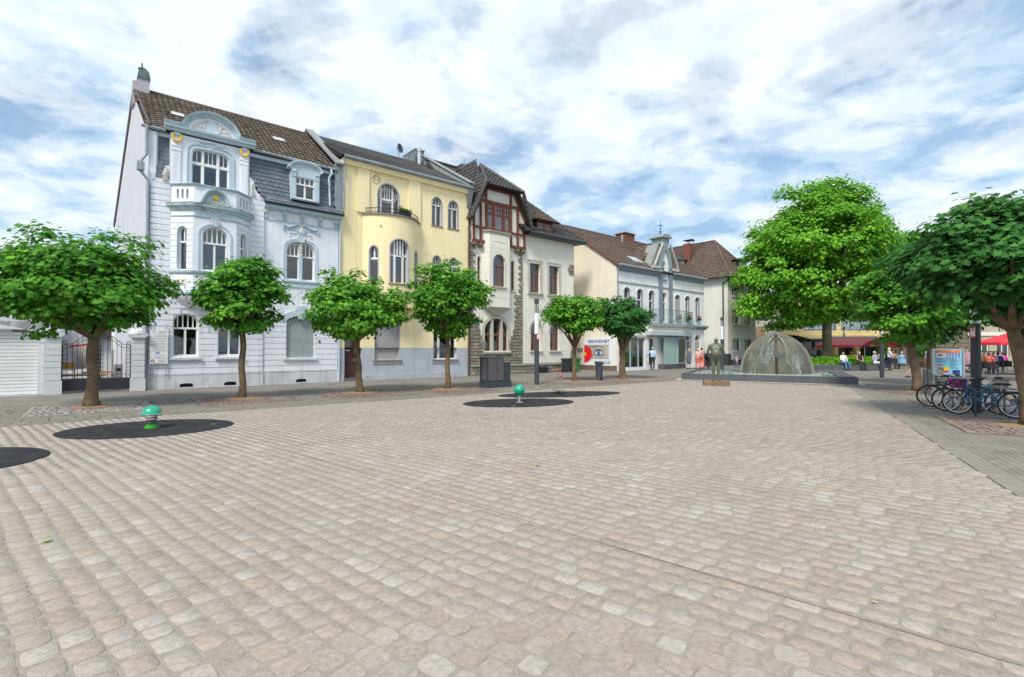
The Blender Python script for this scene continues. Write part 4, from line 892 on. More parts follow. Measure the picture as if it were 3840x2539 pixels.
for a, b in ((7.7, 8.48), (8.52, 9.15), (11.42, 12.14)):
    z0 = 5.1 if a > 8.5 else 1.66
    if a == 8.52: z0 = 8.62
    if a == 7.7: MB().box(a, 8.48, -.02, 0, 2.95, 10.88).build('pilaster', M_yl, Y)
    else: MB().box(a, b, -.1, 0, 8.6, 10.88).build('pilaster', M_yl, Y)
q = MB(); wall(q, 7.7, 15.45, -.1, 1.66, [Hole(ysh.xl, ysh.xr, 1.03, 1.66), Hole(yw.xl, yw.xr, 1.0, 1.66), Hole(yd.xl, yd.xr, -.1, 1.66)], flat(-.012), .2); q.build('base_wall', M_gp, Y)
q = MB(); q.box(8.86, 15.45, -.06, -.012, -.1, .24); q.box(7.7, 7.9, -.06, -.012, -.1, .24); q.build('plinth', M_gp2, Y)
MB().prism([(-.16, 10.86), (-.16, 11.0), (-.22, 11.05), (-.22, 11.1), (.2, 11.1), (.2, 10.86)], 7.7, 15.5, axis='x').build('cornice', M_yl, Y)
MB().tube([(7.75, -.3, 11.2), (15.55, -.3, 11.2)], .09, 8).build('gutter', M_zinc, Y)
MB().box(7.72, 15.5, -.26, -.2, 11.1, 11.22).build('fascia', M_zinc, Y)
# windows
for h in yu + yr:
    window(Y, h, flat(0), .16, (.5,), h.zs - .02, (.25, .5, .75), fw=.06); MB().box(h.xl - .03, h.xr + .03, -.04, .15, h.zb - .06, h.zb).build('sill', M_bsill, Y)
    ab = MB(); arcband(ab, h, -.035, .012, -.004, .15); ab.build('reveal_band', M_rev, Y)
# third floor oval-tracery window
ab = MB(); arcband(ab, y3, -.05, .012, -.004, .16); ab.build('reveal_band', M_rev, Y)
fr = MB(); ins = y3.shrink(.04); o = ins.outline(); cells = []
for a, b, lo, hi in ((9.66, 9.85, 8.7, 11), (9.95, 10.52, 8.7, 9.52), (9.95, 10.1, 9.62, 11), (10.13, 10.24, 9.62, 11), (10.27, 10.38, 9.62, 11), (10.41, 10.52, 9.62, 11), (10.62, 10.88, 8.7, 11)):
    cells.append(clip(clip(clip(clip(o, -1, 0, -a), 1, 0, b), 0, -1, -lo), 0, 1, hi))
ring(fr, y3.outline(-.002), cells, .16, .22); fo = fr.build('window', M_white, Y)
for c in cells: MB().add([(x, .19, z) for x, z in c], [tuple(range(len(c)))]).build('pane', M_glass, fo)
tr = MB(); tr.tube([(10.26 + .56 * math.cos(a), .155, 9.78 + .36 * math.sin(a)) for a in [2 * math.pi * i / 28 for i in range(29)]], .014, 5); tr.tube([(10.26 + .45 * math.cos(a), .155, 9.78 + .27 * math.sin(a)) for a in [2 * math.pi * i / 28 for i in range(29)]], .012, 5)
for a in (.3, -.3, math.pi - .3, math.pi + .3): tr.tube([(10.26 + r * math.cos(a), .155, 9.78 + r * .63 * math.sin(a)) for r in (.45, .56)], .012, 5)
tr.build('oval_glazing_bar', M_white, fo)
# shuttered window, lace window, door
def shutter(T, h, material, y=.12, n=30, name='roller_shutter', side=0):
    b_ = MB(); b_.box(h.xl, h.xr, y + .02, y + .03, h.zb, h.zs); so_ = b_.build(name, MATS['shutter_gap'], T); st = (h.zs - h.zb) / n
    for k in range(n): MB().box(h.xl + .01, h.xr - .01, y, y + .02, h.zb + k * st + .005, h.zb + (k + 1) * st - .009).build('slat', material, so_)
M_shg = mat('pale_grey_shutter', (.50, .48, .50), .6, .03); shutter(Y, ysh, M_shg, .12, 36)
MB().box(ysh.xr - .06, ysh.xr, .0, .12, 1.03, 3.1).build('shutter_rail', M_rev, Y)
for h in (ysh, yw): MB().box(h.xl - .1, h.xr + .08, -.1, .1, h.zb - .09, h.zb - .02).build('sill', M_bsill, Y); MB().box(h.xl - .1, h.xr + .08, -.06, -.013, h.zb - .2, h.zb - .09).build('sill_moulding', M_gp, Y)
wf = window(Y, yw, flat(0), .14, (.26, .74), None, fw=.07, bar=.06)
q = MB(); q.sheet([[(yw.xl + .08 + i * .07, .22 + .012 * math.sin(i * 2), z) for i in range(21)] for z in (1.08, 1.95)]); q.build('lace_curtain', mat('lace_cloth', (.42, .52, .60), .9, .45, 14, .3), wf)
M_door = mat('dark_oak_door', (.075, .035, .03), .45, .2, 5, .2)
dq = MB(); dq.box(7.95, 8.8, .2, .26, .14, 2.88); do = dq.build('door', M_door, Y)
for a, b, lo, hi in ((8.02, 8.34, .3, .75), (8.42, 8.74, .3, .75), (8.02, 8.34, .85, 1.35), (8.42, 8.74, .85, 1.35)): MB().box(a, b, .18, .2, lo, hi).build('door_panel', M_door, do)
for a, b in ((8.03, 8.33), (8.43, 8.73)): MB().box(a, b, .185, .2, 1.7, 2.5).build('pane', M_glass, do)
MB().box(8.03, 8.3, .17, .2, 1.55, 1.62).box(8.45, 8.75, .17, .2, 1.55, 1.62).build('letter_flap', M_steel, do, kind=None) if False else None
for a in (8.04, 8.46): MB().box(a, a + .26, .17, .185, 1.5, 1.56).build('letter_flap', M_steel, do)
MB().box(8.46, 8.74, .165, .185, 1.0, 1.07).build('letter_flap', M_steel, do)
MB().box(7.93, 8.82, -.2, .3, -.02, .07).box(7.93, 8.82, -.05, .3, .07, .14).build('door_step', mat('dark_step_stone', (.13, .13, .14), .8), Y)
MB().box(11.9, 12.02, -.02, 0, 2.55, 2.68).build('name_plate', M_sign, Y)
# rounded bay : circular segment in plan
C0, C1 = 8.86, 12.06; sag = .9; Rr = ((C1 - C0) ** 2 / 4 + sag ** 2) / (2 * sag); cxx = (C0 + C1) / 2; cyy = Rr - sag; aa = math.asin((C1 - C0) / 2 / Rr)
arcL = 2 * aa * Rr
def bmap(x, y, z): a = -aa + x / Rr; return (cxx + (Rr - y) * math.sin(a), cyy - (Rr - y) * math.cos(a), z)
bm = Hole(1.38, 2.55, 5.0, 6.85, 7.35); bl = Hole(.33, .85, 5.0, 6.6, 6.92); brr = Hole(3.0, 3.5, 5.0, 6.6, 6.92)
q = MB(); wall(q, 0, arcL, 3.8, 8.5, [bm, bl, brr], bmap, .25, nx=30); q.build('bay_wall', M_yl, Y)
def capslab(z0, z1, g, material, name):
    P = [(cxx + (Rr + g) * math.sin(-aa + 2 * aa * i / 24), cyy - (Rr + g) * math.cos(-aa + 2 * aa * i / 24)) for i in range(25)]; MB().prism(P, z0, z1, axis='z').build(name, material, Y)
capslab(8.5, 8.57, .08, mat('brown_coping', (.24, .20, .17), .8), 'bay_coping'); capslab(3.78, 3.86, .03, M_yl, 'bay_soffit')
for h, cs, us in ((bm, (.27, .73), (.27, .42, .58, .73)), (bl, (), (.5,)), (brr, (), (.5,))):
    ab = MB(); arcband(ab, h, -.05, .012, -.004, .2, bmap); ab.build('reveal_band', M_rev, Y)
    window(Y, h, bmap, .17, cs, h.zs - .35, us, fw=.06, bar=.07, curtain=(.1, .9, 5.1, 6.4) if h is not bm else (.72, .98, 5.1, 6.8)); s_ = MB()
    n = 8; s_.sheet([[bmap(h.xl - .05 + (h.xr - h.xl + .1) * i / n, yy, zz_) for i in range(n + 1)] for yy, zz_ in ((.15, h.zb), (-.05, h.zb - .01), (-.05, h.zb - .07), (.0, h.zb - .07))]); s_.build('sill', M_bsill, Y)
RL = MB(); nn = 30; top = [bmap(arcL * (.02 + .96 * i / nn), -.0, 8.84) for i in range(nn + 1)]; RL.tube(top, .014, 5); RL.tube([(x, y, 8.62) for x, y, z in top], .012, 5); RL.build('balcony_rail', M_iron, Y)
for i in range(24):
    c = bmap(arcL * (.03 + .94 * i / 23), 0, 8.73); a = -aa + arcL * (.03 + .94 * i / 23) / Rr
    r = MB(); r.tube([(c[0] + .085 * math.cos(k) * math.cos(a), c[1] + .085 * math.cos(k) * math.sin(a), c[2] + .1 * math.sin(k)) for k in [2 * math.pi * j / 12 for j in range(13)]], .009, 4); r.build('rail_ring', M_iron, Y)
T = Thing('balcony_flower_box', 'dark balcony trough with bushy green plants above the yellow bay', 'flower box', bmap(arcL * .62, .1, 8.58))
mb = MB(); mb.bar(bmap(arcL * .5, .12, 8.7), bmap(arcL * .72, .12, 8.7), .2, .2); mb.build('trough', M_dark, T)
def leafblob(T, c, r, n, size, material, name='foliage', flatn=.4):
    V = []; F = []
    for i in range(n):
        d = np.random.default_rng(i * 7 + int(c[0] * 100)).normal(size=3); d /= np.linalg.norm(d); rr = random.uniform(.55, 1.0); p = np.array(c) + d * np.array(r) * rr
        a = np.array([random.gauss(0, 1), random.gauss(0, 1), random.gauss(0, flatn)]); a /= np.linalg.norm(a); b = np.cross(a, d + np.array([random.gauss(0, .5) for _ in range(3)])); b /= np.linalg.norm(b) + 1e-6; s = size * random.uniform(.7, 1.3)
        k = len(V); V += [p - a * s, p + b * s * .5, p + a * s, p - b * s * .5]; F.append((k, k + 1, k + 2, k + 3))
    m_ = MB(); m_.v = [tuple(q) for q in V]; m_.f = F; return m_.build(name, material, T)
M_shrub = mat('bright_shrub_leaf', (.10, .26, .04), .6, .35, 9, 0)
for k in range(5): leafblob(T, bmap(arcL * (.52 + .045 * k), .1, 8.88 + .05 * (k == 0)), (.16, .16, .14 if k else .2), 90, .05, M_shrub)
w_ = MB(); w_.torus((9.55, -.012, 10.45), .2, .012, 20, 4, a0=0); w_.torus((9.6, -.012, 10.6), .15, .012, 20, 4); w_.tube([(9.72, -.012, 10.5), (9.85, -.012, 10.35)], .01, 4); w_.build('coiled_cable', mat('old_cable', (.40, .33, .16), .8), Y)
MB().tube([bmap(.95, -.05, 7.9), bmap(.95, .1, 7.95)], .04, 8).build('spout', M_zinc, Y)
# roof
sl2 = Vector((0, 5.3, 2.75)).normalized(); Ls = math.hypot(5.3, 2.75)
roofplane(Y, (7.6, -.28, 11.2), (1, 0, 0), sl2, [(0, 0), (7.6, 0), (7.6, Ls), (0, Ls)], .24, .30, M_ytile, M_bdeck, 'roof_tile', [tilev(.24, .32, .02, .045)], EYE_S)
q = MB(); q.add([(7.6, 5.0, 13.93), (15.4, 5.0, 13.93), (15.4, 11, 10), (7.6, 11, 10)], [(0, 1, 2, 3)]); q.build('rear_roof', M_bdeck, Y)
q = MB()
for k in range(19): q.tube([(7.6 + k * .4, 5.0, 13.97), (8.02 + k * .4, 5.0, 14.0)], [.12, .1], 8)
q.build('ridge_tile', M_ytile, Y)
q = MB(); q.prism([(-.3, 11.1), (-.3, 11.42), (5.6, 14.82), (9, 13.2), (9, 10), (0, 10)], 15.3, 15.6, axis='x'); q.build('party_wall', M_coping, Y)
for k in range(12):
    y = -.1 + k * .47; MB().prism([(y, 11.15 + y * .53), (y + .45, 11.15 + (y + .45) * .53), (y + .45, 11.38 + (y + .45) * .56), (y, 11.38 + y * .56)], 15.27, 15.3, axis='x').build('cladding_panel', M_copper, Y)
MB().bar((15.45, -.42, 11.44), (15.45, 5.5, 14.9), .44, .06).build('party_wall_coping', M_coping, Y)
q = MB(); q.box(14.92, 15.58, 5.55, 7.3, 12.5, 15.2); co = q.build('chimney_box', M_copper, Y)
for k in range(4): MB().box(14.9, 14.92, 5.58 + k * .43, 5.98 + k * .43, 13.5, 15.15).build('cladding_panel', M_copper, co)
MB().box(14.88, 15.62, 5.5, 7.35, 15.2, 15.27).build('chimney_cap', M_zinc, co)
q = MB(); q.tube([(14.85, 4.9, 13.9), (14.85, 4.9, 15.0)], .11, 10); q.tube([(14.85, 4.9, 14.82), (14.85, 4.9, 15.05)], .15, 10); q.build('vent_pipe', mat('pale_vent', (.55, .58, .6), .5), Y)
T = Thing('satellite_dish', 'dark satellite dish on a mast above the yellow house ridge', 'satellite dish', (13.4, 5.0, 13.9)); q = MB(); q.tube([(13.4, 5.0, 13.85), (13.4, 5.0, 14.7)], .03, 8); q.build('mast', M_zinc, T)
q = MB(); q.lathe([(0, .0), (.12, .012), (.24, .05), (.33, .1), (.33, .115), (.24, .065), (0, .015)], (0, 0, 0), 24); R_m = Matrix.Rotation(rad(80), 3, Vector((1, .5, 0)).normalized()); q.v = [tuple(Vector((13.35, 4.9, 14.62)) + R_m @ Vector((x * .85, y, z))) for x, y, z in q.v]; q.build('reflector', mat('dark_dish', (.06, .07, .09), .5), T, smooth=True)
MB().tube([(13.4, 4.95, 14.35), (13.15, 4.6, 14.2), (12.95, 4.35, 14.35)], .015, 6).ball((12.93, 4.33, 14.4), (.05, .05, .06)).build('feed_arm', M_zinc, T)
MB().box(7.8, 15.3, .8, .85, 0, 11).build('room_dark_sheet', M_room, Y)
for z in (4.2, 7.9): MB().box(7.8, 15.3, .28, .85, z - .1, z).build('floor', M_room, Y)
MB().bar((15.43, -.07, 0), (15.43, -.07, .75), .05).build('red_corner_guard', mat('faded_red_paint', (.55, .08, .04), .6), Y)
# ---------------------------------------------------------------- half-timbered stone house
M_hw = mat('offwhite_plaster', (.78, .75, .67), .9, .05, 1.2, .35, 90, streak=(.70, .68, .62), wear=((.64, .62, .565), .9, .5, .85))
M_ht = mat('oxblood_timber', (.16, .052, .035), .65, .2, 6, .2); M_hin = mat('white_infill', (.70, .68, .63), .9, .04, 3, .3, 80)
M_stone = mat('rough_granite_block', (1, 1, 1), .9, .28, 9, 1.0, 35, tone=[(0.216, 0.189, 0.155), (0.284, 0.25, 0.209), (0.189, 0.176, 0.169), (0.338, 0.29, 0.23), (0.243, 0.209, 0.176), (0.162, 0.162, 0.162)])
M_smort = mat('stone_mortar', (.38, .33, .25), .95, .15); M_fstone = mat('pale_cut_stone', (.50, .48, .42), .85, .08, 4, .25, 60); M_wbrown = mat('red_brown_window', (.23, .09, .065), .5, .1)
M_htile = mat('black_glazed_tile', (1, 1, 1), .45, .12, 10, .2, tone=[(0.033, 0.0312, 0.0348), (0.048, 0.045, 0.048), (0.063, 0.06, 0.06), (0.042, 0.039, 0.042), (0.078, 0.075, 0.069)])
M_gpane = glassmat('green_tinted_glass', (.35, .5, .45), .1)
H = Thing('half_timbered_house', 'off-white house with a rough stone base and an oxblood half-timbered gable', 'house', (15.5, 0, 0))
t3 = Hole(16.62, 18.51, 1.47, 2.75, 3.5); g1 = Hole(20.45, 21.38, 1.47, 2.85, 3.42); g2 = Hole(22.24, 23.16, 1.47, 2.85, 3.42)
u1 = Hole(20.37, 21.33, 5.34, 7.3); u2 = Hole(22.15, 23.12, 5.34, 7.3); n1 = Hole(16.1, 16.36, 5.45, 7.05, 7.25); n2 = Hole(18.76, 19.06, 5.35, 7.05, 7.27)
q = MB(); wall(q, 15.5, 19.85, -.1, 8.2, [t3, n1, n2], flat(0), .24); wall(q, 19.85, 24.65, -.1, 9.25, [g1, g2, u1, u2], flat(0), .26); q.box(24.63, 24.65, 0, 9, -.1, 9.25); q.build('wall', M_hw, H)
bands(H, 19.9, 24.6, .66, 2.9, .19, [g1, g2], flat(0), M_hw, .02, .018)
# stone blocks
def block(x0, x1, z0, z1, y=0, pr=.07):
    j = lambda s: random.uniform(-s, s); w2, h2 = (x1 - x0) / 2 - .008, (z1 - z0) / 2 - .008
    V = []; 
    for yy, k, b in ((0, 1, 0), (-pr * .55, .98, .3), (-pr, .80, 1)):
        for sx, sz in ((-1, -1), (1, -1), (1, 1), (-1, 1)): V.append((sx * (w2 - (1 - k) * .15) + j(.006), yy + j(.012) * b, sz * (h2 - (1 - k) * .12) + j(.006)))
    F = [(8, 9, 10, 11)] + [(r * 4 + i, r * 4 + (i + 1) % 4, r * 4 + 4 + (i + 1) % 4, r * 4 + 4 + i) for r in (0, 1) for i in range(4)]
    return (V, F), Matrix.Translation(((x0 + x1) / 2, y, (z0 + z1) / 2))
variants = []; items = []
def putblock(*a, **k):
    v, m_ = block(*a, **k); variants.append(v); items.append((len(variants) - 1, m_))
def edgeL(z):   # right limit of the left stone mass
    return 16.6 if z < 2.35 else 16.45 if z < 2.6 else 16.3 if z < 2.9 else 16.2 if z < 3.25 else 15.98
def edgeR(z): return 18.55 if z < 2.3 else 18.72 if z < 2.5 else 18.9 if z < 2.9 else 19.02 if z < 4.4 else 19.3
z = .64; r = 0
while z < 8.0:
    hgt = random.uniform(.17, .24); z1_ = min(z + hgt, 8.05)
    rows = []
    eL = edgeL(z1_) if z < 3.3 else (15.93 if r % 2 else 15.76)
    eR = edgeR(z1_) if z < 3.3 else (19.0 if r % 2 else 19.15) if z < 5.1 else (19.36 if r % 2 else 19.55)
    rows = [(15.5, eL), (eR, 19.72)]
    if z1_ < 1.4: rows = [(15.5, 19.72)]
    for a, b in rows:
        x = a
        while x < b - .02:
            w_ = random.uniform(.26, .48); x2 = b if b - x - w_ < .18 else x + w_; putblock(x, x2, z, z1_, -.005); x = x2
    z = z1_; r += 1
for k, (a, b) in enumerate(((24.18, 24.66), (24.0, 24.66), (24.12, 24.66))): putblock(a, b if k != 1 else 24.35, 7.62 - .25 * (k + 1), 7.62 - .25 * k, -.005)
putblock(24.35, 24.66, 7.12, 7.37, -.005)
z = 0
for k in range(2):
    x = 15.5
    while x < 24.6:
        w_ = random.uniform(.3, .55); x2 = 24.66 if 24.66 - x - w_ < .2 else x + w_; putblock(x, x2, .0 + k * .25, .25 + k * .25, -.1, .06); x = x2
z = .62
for k in range(8): a = 24.1 + k * .055; putblock(a, 24.68, .62 + k * .2, .82 + k * .2, -.03, .1)
q = MB(); q.box(15.5, 24.64, -.1, 0, -.1, .52); q.box(15.5, 16.6, -.008, 0, .5, 2.3); q.box(18.53, 19.7, -.008, 0, .5, 2.3); q.box(15.5, 19.7, -.008, 0, .5, 1.42); mo = q.build('stone_backing', M_smort, H)
scatter(mo, 'stone', variants, items, M_stone, eye=EYE_S)
MB().prism([(-.2, .5), (-.2, .58), (-.12, .64), (0, .64), (0, .5)], 15.5, 24.68, axis='x').build('plinth_coping', mat('green_grey_coping', (.22, .24, .20), .9, .15, 3, .2), H)
# ground floor triple window
ab = MB(); arcband(ab, t3, -.02, .2, -.05, .05); ab.build('stone_arch', M_fstone, H)
for x in (17.16, 17.9): MB().box(x, x + .17, -.03, .2, 1.47, 3.42).build('stone_mullion', M_fstone, H)
MB().prism([(-.16, 1.3), (-.18, 1.4), (-.12, 1.47), (.1, 1.47), (.1, 1.3)], 16.5, 18.65, axis='x').build('sill', M_fstone, H)
window(H, t3, flat(0), .14, (.32, .69), 2.5, fm=M_wbrown, fw=.05, bar=.1, pane=M_gpane); MB().add([(16.6, .3, 1.5), (18.5, .3, 1.5), (18.5, .3, 3.4), (16.6, .3, 3.4)], [(0, 1, 2, 3)]).build('curtain', mat('green_curtain', (.10, .19, .18), .9, .3, 9, .2), H)
for h in (g1, g2):
    ab = MB(); arcband(ab, Hole(h.xl, h.xr, 2.7, h.zs, h.za), .0, .16, -.045, .0); ab.build('stone_arch', M_fstone, H)
    window(H, h, flat(0), .17, (.5,), 2.65, (), fm=M_wbrown, fw=.06, bar=.07, curtain=(.05, .35, 1.6, 3.1)); MB().box(h.xl - .12, h.xr + .12, -.14, .1, 1.38, 1.46).build('sill', M_fstone, H)
for h in (u1, u2):
    ab = MB(); arcband(ab, h, .0, .17, -.05, 0); ab.box(h.xl - .2, h.xr + .2, -.07, 0, h.zs + .17, h.zs + .24); ab.box(h.xl - .2, h.xl, -.055, 0, 6.2, 6.6); ab.box(h.xr, h.xr + .2, -.055, 0, 6.2, 6.6); ab.build('stone_surround', M_fstone, H)
    window(H, h, flat(0), .17, (.5,), 6.62, (), fm=M_wbrown, fw=.06, bar=.05, curtain=None if h is u1 else (.05, .95, 5.4, 6.5)); MB().prism([(-.14, 5.22), (-.16, 5.3), (.1, 5.34), (.1, 5.22)], h.xl - .2, h.xr + .25, axis='x').build('sill', M_fstone, H)
for h in (n1, n2): window(H, h, flat(0), .12, (), 6.62, (), fm=M_wbrown, fw=.04)
MB().box(18.7, 19.15, -.07, 0, 5.24, 5.33).build('sill', M_fstone, H)
# oriel
PO = [(16.38, 0), (16.72, -.42), (18.3, -.42), (18.68, 0)]; OM = []
for i in range(3): OM.append(cant(*PO[i], *PO[i + 1]))
oh = Hole(.27, 1.2, 5.45, 6.95, 7.42)
q = MB(); wall(q, 0, OM[0][1], 4.16, 8.75, [], OM[0][0]); wall(q, 0, OM[1][1], 4.16, 8.75, [oh], OM[1][0], .2); wall(q, 0, OM[2][1], 4.16, 8.75, [Hole(.22, .36, 5.3, 7.1, 7.25)], OM[2][0], .12); q.build('oriel_wall', M_hw, H)
window(H, oh, OM[1][0], .1, (.5,), 6.75, (), fm=M_wbrown, fw=.06, bar=.06); window(H, Hole(.22, .36, 5.3, 7.1, 7.25), OM[2][0], .08, (), 6.6, (), fm=M_wbrown, fw=.03)
ab = MB(); arcband(ab, oh, .0, .05, -.03, 0, OM[1][0]); ab.build('window_moulding', M_fstone, H)
for i in range(3): bands(H, .0, OM[i][1], 4.75, 8.1, .3, [oh] if i == 1 else [Hole(.22, .36, 5.3, 7.1, 7.25)] if i == 2 else [], OM[i][0], M_hw, .012, .014)
def oslab(gs, material, name):
    mb = MB(); f = lambda g: [(16.38 - g, 0.0), (16.72 - g * .6, -.42 - g), (18.3 + g * .6, -.42 - g), (18.68 + g, 0.0)]
    for (z, g), (z2, g2) in zip(gs, gs[1:]): A, C = f(g), f(g2); mb.add([(x, y, z) for x, y in A] + [(x, y, z2) for x, y in C], [(i, (i + 1) % 4, 4 + (i + 1) % 4, 4 + i) for i in range(4)])
    mb.add([(x, y, gs[-1][0]) for x, y in f(gs[-1][1])], [(0, 1, 2, 3)]); mb.add([(x, y, gs[0][0]) for x, y in f(gs[0][1])], [(0, 1, 2, 3)]); mb.build(name, material, H)
oslab([(8.73, .03), (8.78, .1), (8.85, .12)], M_fstone, 'oriel_coping'); oslab([(8.66, .02), (8.7, .05), (8.73, .05)], M_fstone, 'oriel_moulding')
MB().box(16.95, 18.05, -.44, -.42, 8.2, 8.62).build('raised_panel', M_hw, H)
MB().box(16.85, 18.05, -.52, -.42, 5.36, 5.44).build('sill', M_fstone, H)
oslab([(4.12, .02), (4.18, .04), (4.24, .0)], M_fstone, 'oriel_moulding')
q = MB()
for (z0, z1_, hw, dd_) in ((4.0, 4.12, .82, .36), (3.84, 4.0, .62, .28), (3.7, 3.84, .4, .2)): q.prism([(17.5 - hw, z1_), (17.5 + hw, z1_), (17.5 + hw - .12, z0), (17.5 - hw + .12, z0)], -dd_, 0)
q.build('oriel_corbel', M_fstone, H)
# half timbered gable, overhanging on stone corbels
TY = -.16; gz = [(15.66, 8.08), (15.62, 9.75), (16.66, 11.5), (18.95, 11.5), (19.95, 9.75), (19.88, 8.08)]
q = MB(); q.prism(gz, TY + .06, .1); q.build('gable_infill', M_hin, H)
def timber(a, b, w_=.13, pr=0): MB().bar((a[0], TY + .02 - pr, a[1]), (b[0], TY + .02 - pr, b[1]), w_, .12, up=(0, 1, 0)).build('timber', M_ht, H)
def tv(x, z0, z1_, w_=.13): MB().box(x - w_ / 2, x + w_ / 2, TY - .04, TY + .06, z0, z1_).build('timber', M_ht, H)
def th_(x0, x1, z, w_=.13): MB().box(x0, x1, TY - .042, TY + .06, z - w_ / 2, z + w_ / 2).build('timber', M_ht, H)
tv(15.74, 8.15, 9.72); tv(16.25, 8.15, 10.62); tv(16.66, 8.15, 11.4); tv(18.62, 8.15, 11.4); tv(19.2, 8.15, 10.62); tv(19.78, 8.15, 9.72)
th_(15.64, 16.62, 8.14, .16); th_(18.66, 19.9, 8.14, .16); th_(15.8, 16.6, 9.0, .12); th_(18.7, 19.72, 9.0, .12); th_(16.12, 19.3, 10.68, .15); th_(16.7, 18.6, 8.84, .12)
q = MB(); q.bar((15.55, TY - .06, 9.6), (16.72, TY - .06, 11.5), .1, .2, up=(0, 1, 0)); q.build('barge_board', M_ht, H)
q = MB(); q.bar((18.9, TY - .06, 11.5), (20.02, TY - .06, 9.6), .1, .2, up=(0, 1, 0)); q.build('barge_board', M_ht, H)
MB().box(16.6, 19.0, TY - .12, TY + .05, 11.42, 11.56).build('eaves_timber', M_ht, H)
wf_ = MB(); gw_ = Hole(16.72, 18.56, 8.92, 10.6); cells = []
for a, b in ((16.80, 17.16), (17.34, 17.94), (18.12, 18.48)):
    cells.append([(a, 9.05), (b, 9.05), (b, 9.88), (a, 9.88)]); n_ = 3 if b - a > .5 else 2
    for i in range(n_):
        for (lo, hi) in ((10.0, 10.25), (10.28, 10.52)): u_ = (b - a) / n_; cells.append([(a + i * u_ + .01, lo), (a + (i + 1) * u_ - .01, lo), (a + (i + 1) * u_ - .01, hi), (a + i * u_ + .01, hi)])
ring(wf_, gw_.outline(), cells, TY - .02, TY + .05); fo = wf_.build('window', M_ht, H)
for x in (17.25, 18.03): MB().box(x - .06, x + .06, TY - .06, TY - .02, 8.92, 10.6).build('window_post', M_ht, fo)
for c in cells: MB().add([(x, TY + .03, z_) for x, z_ in c], [(0, 1, 2, 3)]).build('pane', glassmat('sky_glass', (.4, .45, .5), .2), fo)
MB().box(16.76, 18.5, TY + .055, TY + .058, 8.95, 10.58).build('dark_backing', M_room, fo)
for x in (15.66, 16.14, 19.08, 19.56):
    q = MB(); q.ball((x + .1, -.14, 7.9), (.17, .2, .15), 10, 7); q.build('corbel_stone', mat('corbel_granite', (.15, .13, .11), .9, .3, 8, .8, 30), H)
# roofs: gable roof with half hip, main hipped roof
PK = Vector((17.8, 2.0, 13.75)); TZ = 11.58
def tri_roof(P0, U, Vv, poly, **k): return roofplane(H, P0, U, Vv, poly, .26, .31, M_htile, M_bdeck, 'roof_tile', [tilev(.26, .33, .025, .055)], EYE_S, **k)
# half hip (front)
A_, B_ = Vector((16.35, -.62, TZ)), Vector((19.3, -.62, TZ)); mid = (A_ + B_) / 2; vv = PK - mid; tri_roof(A_, (1, 0, 0), vv, [(0, 0), (2.95, 0), (1.475, vv.length)])
# sides of the gable roof
def side(P_low_f, P_top_f, P_pk, P_pkb, P_low_b):
    U = (P_low_b - P_low_f).normalized(); n = U.cross(P_top_f - P_low_f).normalized(); Vv = n.cross(U)
    poly = [((p - P_low_f).dot(U), (p - P_low_f).dot(Vv)) for p in (P_low_f, P_low_b, P_pkb, P_pk, P_top_f)]
    return P_low_f, U, Vv, poly
a = side(Vector((15.36, -.45, 9.4)), Vector((16.3, -.6, TZ)), PK, Vector((17.8, 6, 13.75)), Vector((15.36, 6, 9.4))); tri_roof(a[0], a[1], a[2], a[3])
U = Vector((0, -1, 0)); P0 = Vector((20.2, 6, 9.4)); Vv = (Vector((17.8, 6, 13.75)) - P0); pts = [P0, Vector((20.2, -.45, 9.4)), Vector((19.3, -.6, TZ)), PK, Vector((17.8, 6, 13.75))]; Vn = Vv.normalized(); tri_roof(P0, U, Vn, [((p - P0).dot(U), (p - P0).dot(Vn)) for p in pts])
for a_, b_ in ((A_, PK), (B_, PK), (Vector((15.36, -.45, 9.4)), Vector((16.3, -.6, TZ))), (Vector((20.2, -.45, 9.4)), Vector((19.3, -.6, TZ)))):
    q = MB(); n = int((b_ - a_).length / .3) + 1
    for k in range(n): p, p2 = a_.lerp(b_, k / n), a_.lerp(b_, (k + 1.1) / n); q.tube([p + Vector((0, 0, .04)), p2 + Vector((0, 0, .07))], [.13, .1], 8)
    q.build('hip_tile', M_htile, H)
MB().tube([(15.36, -.5, 9.42), (15.36, 3, 9.42)], .07, 8).build('gutter', M_htile, H)
# main roof right part
E0, E1 = Vector((19.6, -.55, 9.22)), Vector((25.25, -.55, 9.22)); AP = Vector((20.4, 4.6, 14.3)); Vv = Vector((0, 5.15, 5.08)).normalized(); hh = math.hypot(5.15, 5.08)
dc = [(1.25, .35), (2.85, .35), (2.85, 1.35), (2.05, 2.0), (1.1, 1.45)]
tri_roof(E0, (1, 0, 0), Vv, [(0, 0), (5.65, 0), (1.0, hh), (-1, hh), (-1, 1.8)], cuts=[dc])
a = [Vector((25.25, -.55, 9.22)), Vector((25.25, 9.7, 9.22)), AP]; U = Vector((0, 1, 0)); vv2 = Vector((AP.x - 25.25, 0, AP.z - 9.22)); roofplane(H, a[0], U, vv2, [(0, 0), (10.2, 0), (5.15, vv2.length)], .26, .31, M_htile, M_bdeck, 'roof_tile', [tilev(.26, .33, .025, .055)], EYE_S)
q = MB(); n = 26
for k in range(n): p, p2 = E1.lerp(AP, k / n), E1.lerp(AP, (k + 1.1) / n); q.tube([p + Vector((0, 0, .04)), p2 + Vector((0, 0, .07))], [.13, .1], 8)
q.build('hip_tile', M_htile, H)
q = MB(); q.add([(15.0, 4.6, 14.25), (20.5, 4.6, 14.3), (20.5, 0.5, 10.5), (15.0, .5, 10.5)], [(0, 1, 2, 3)]); q.build('rear_slope', M_htile, H)
q = MB()
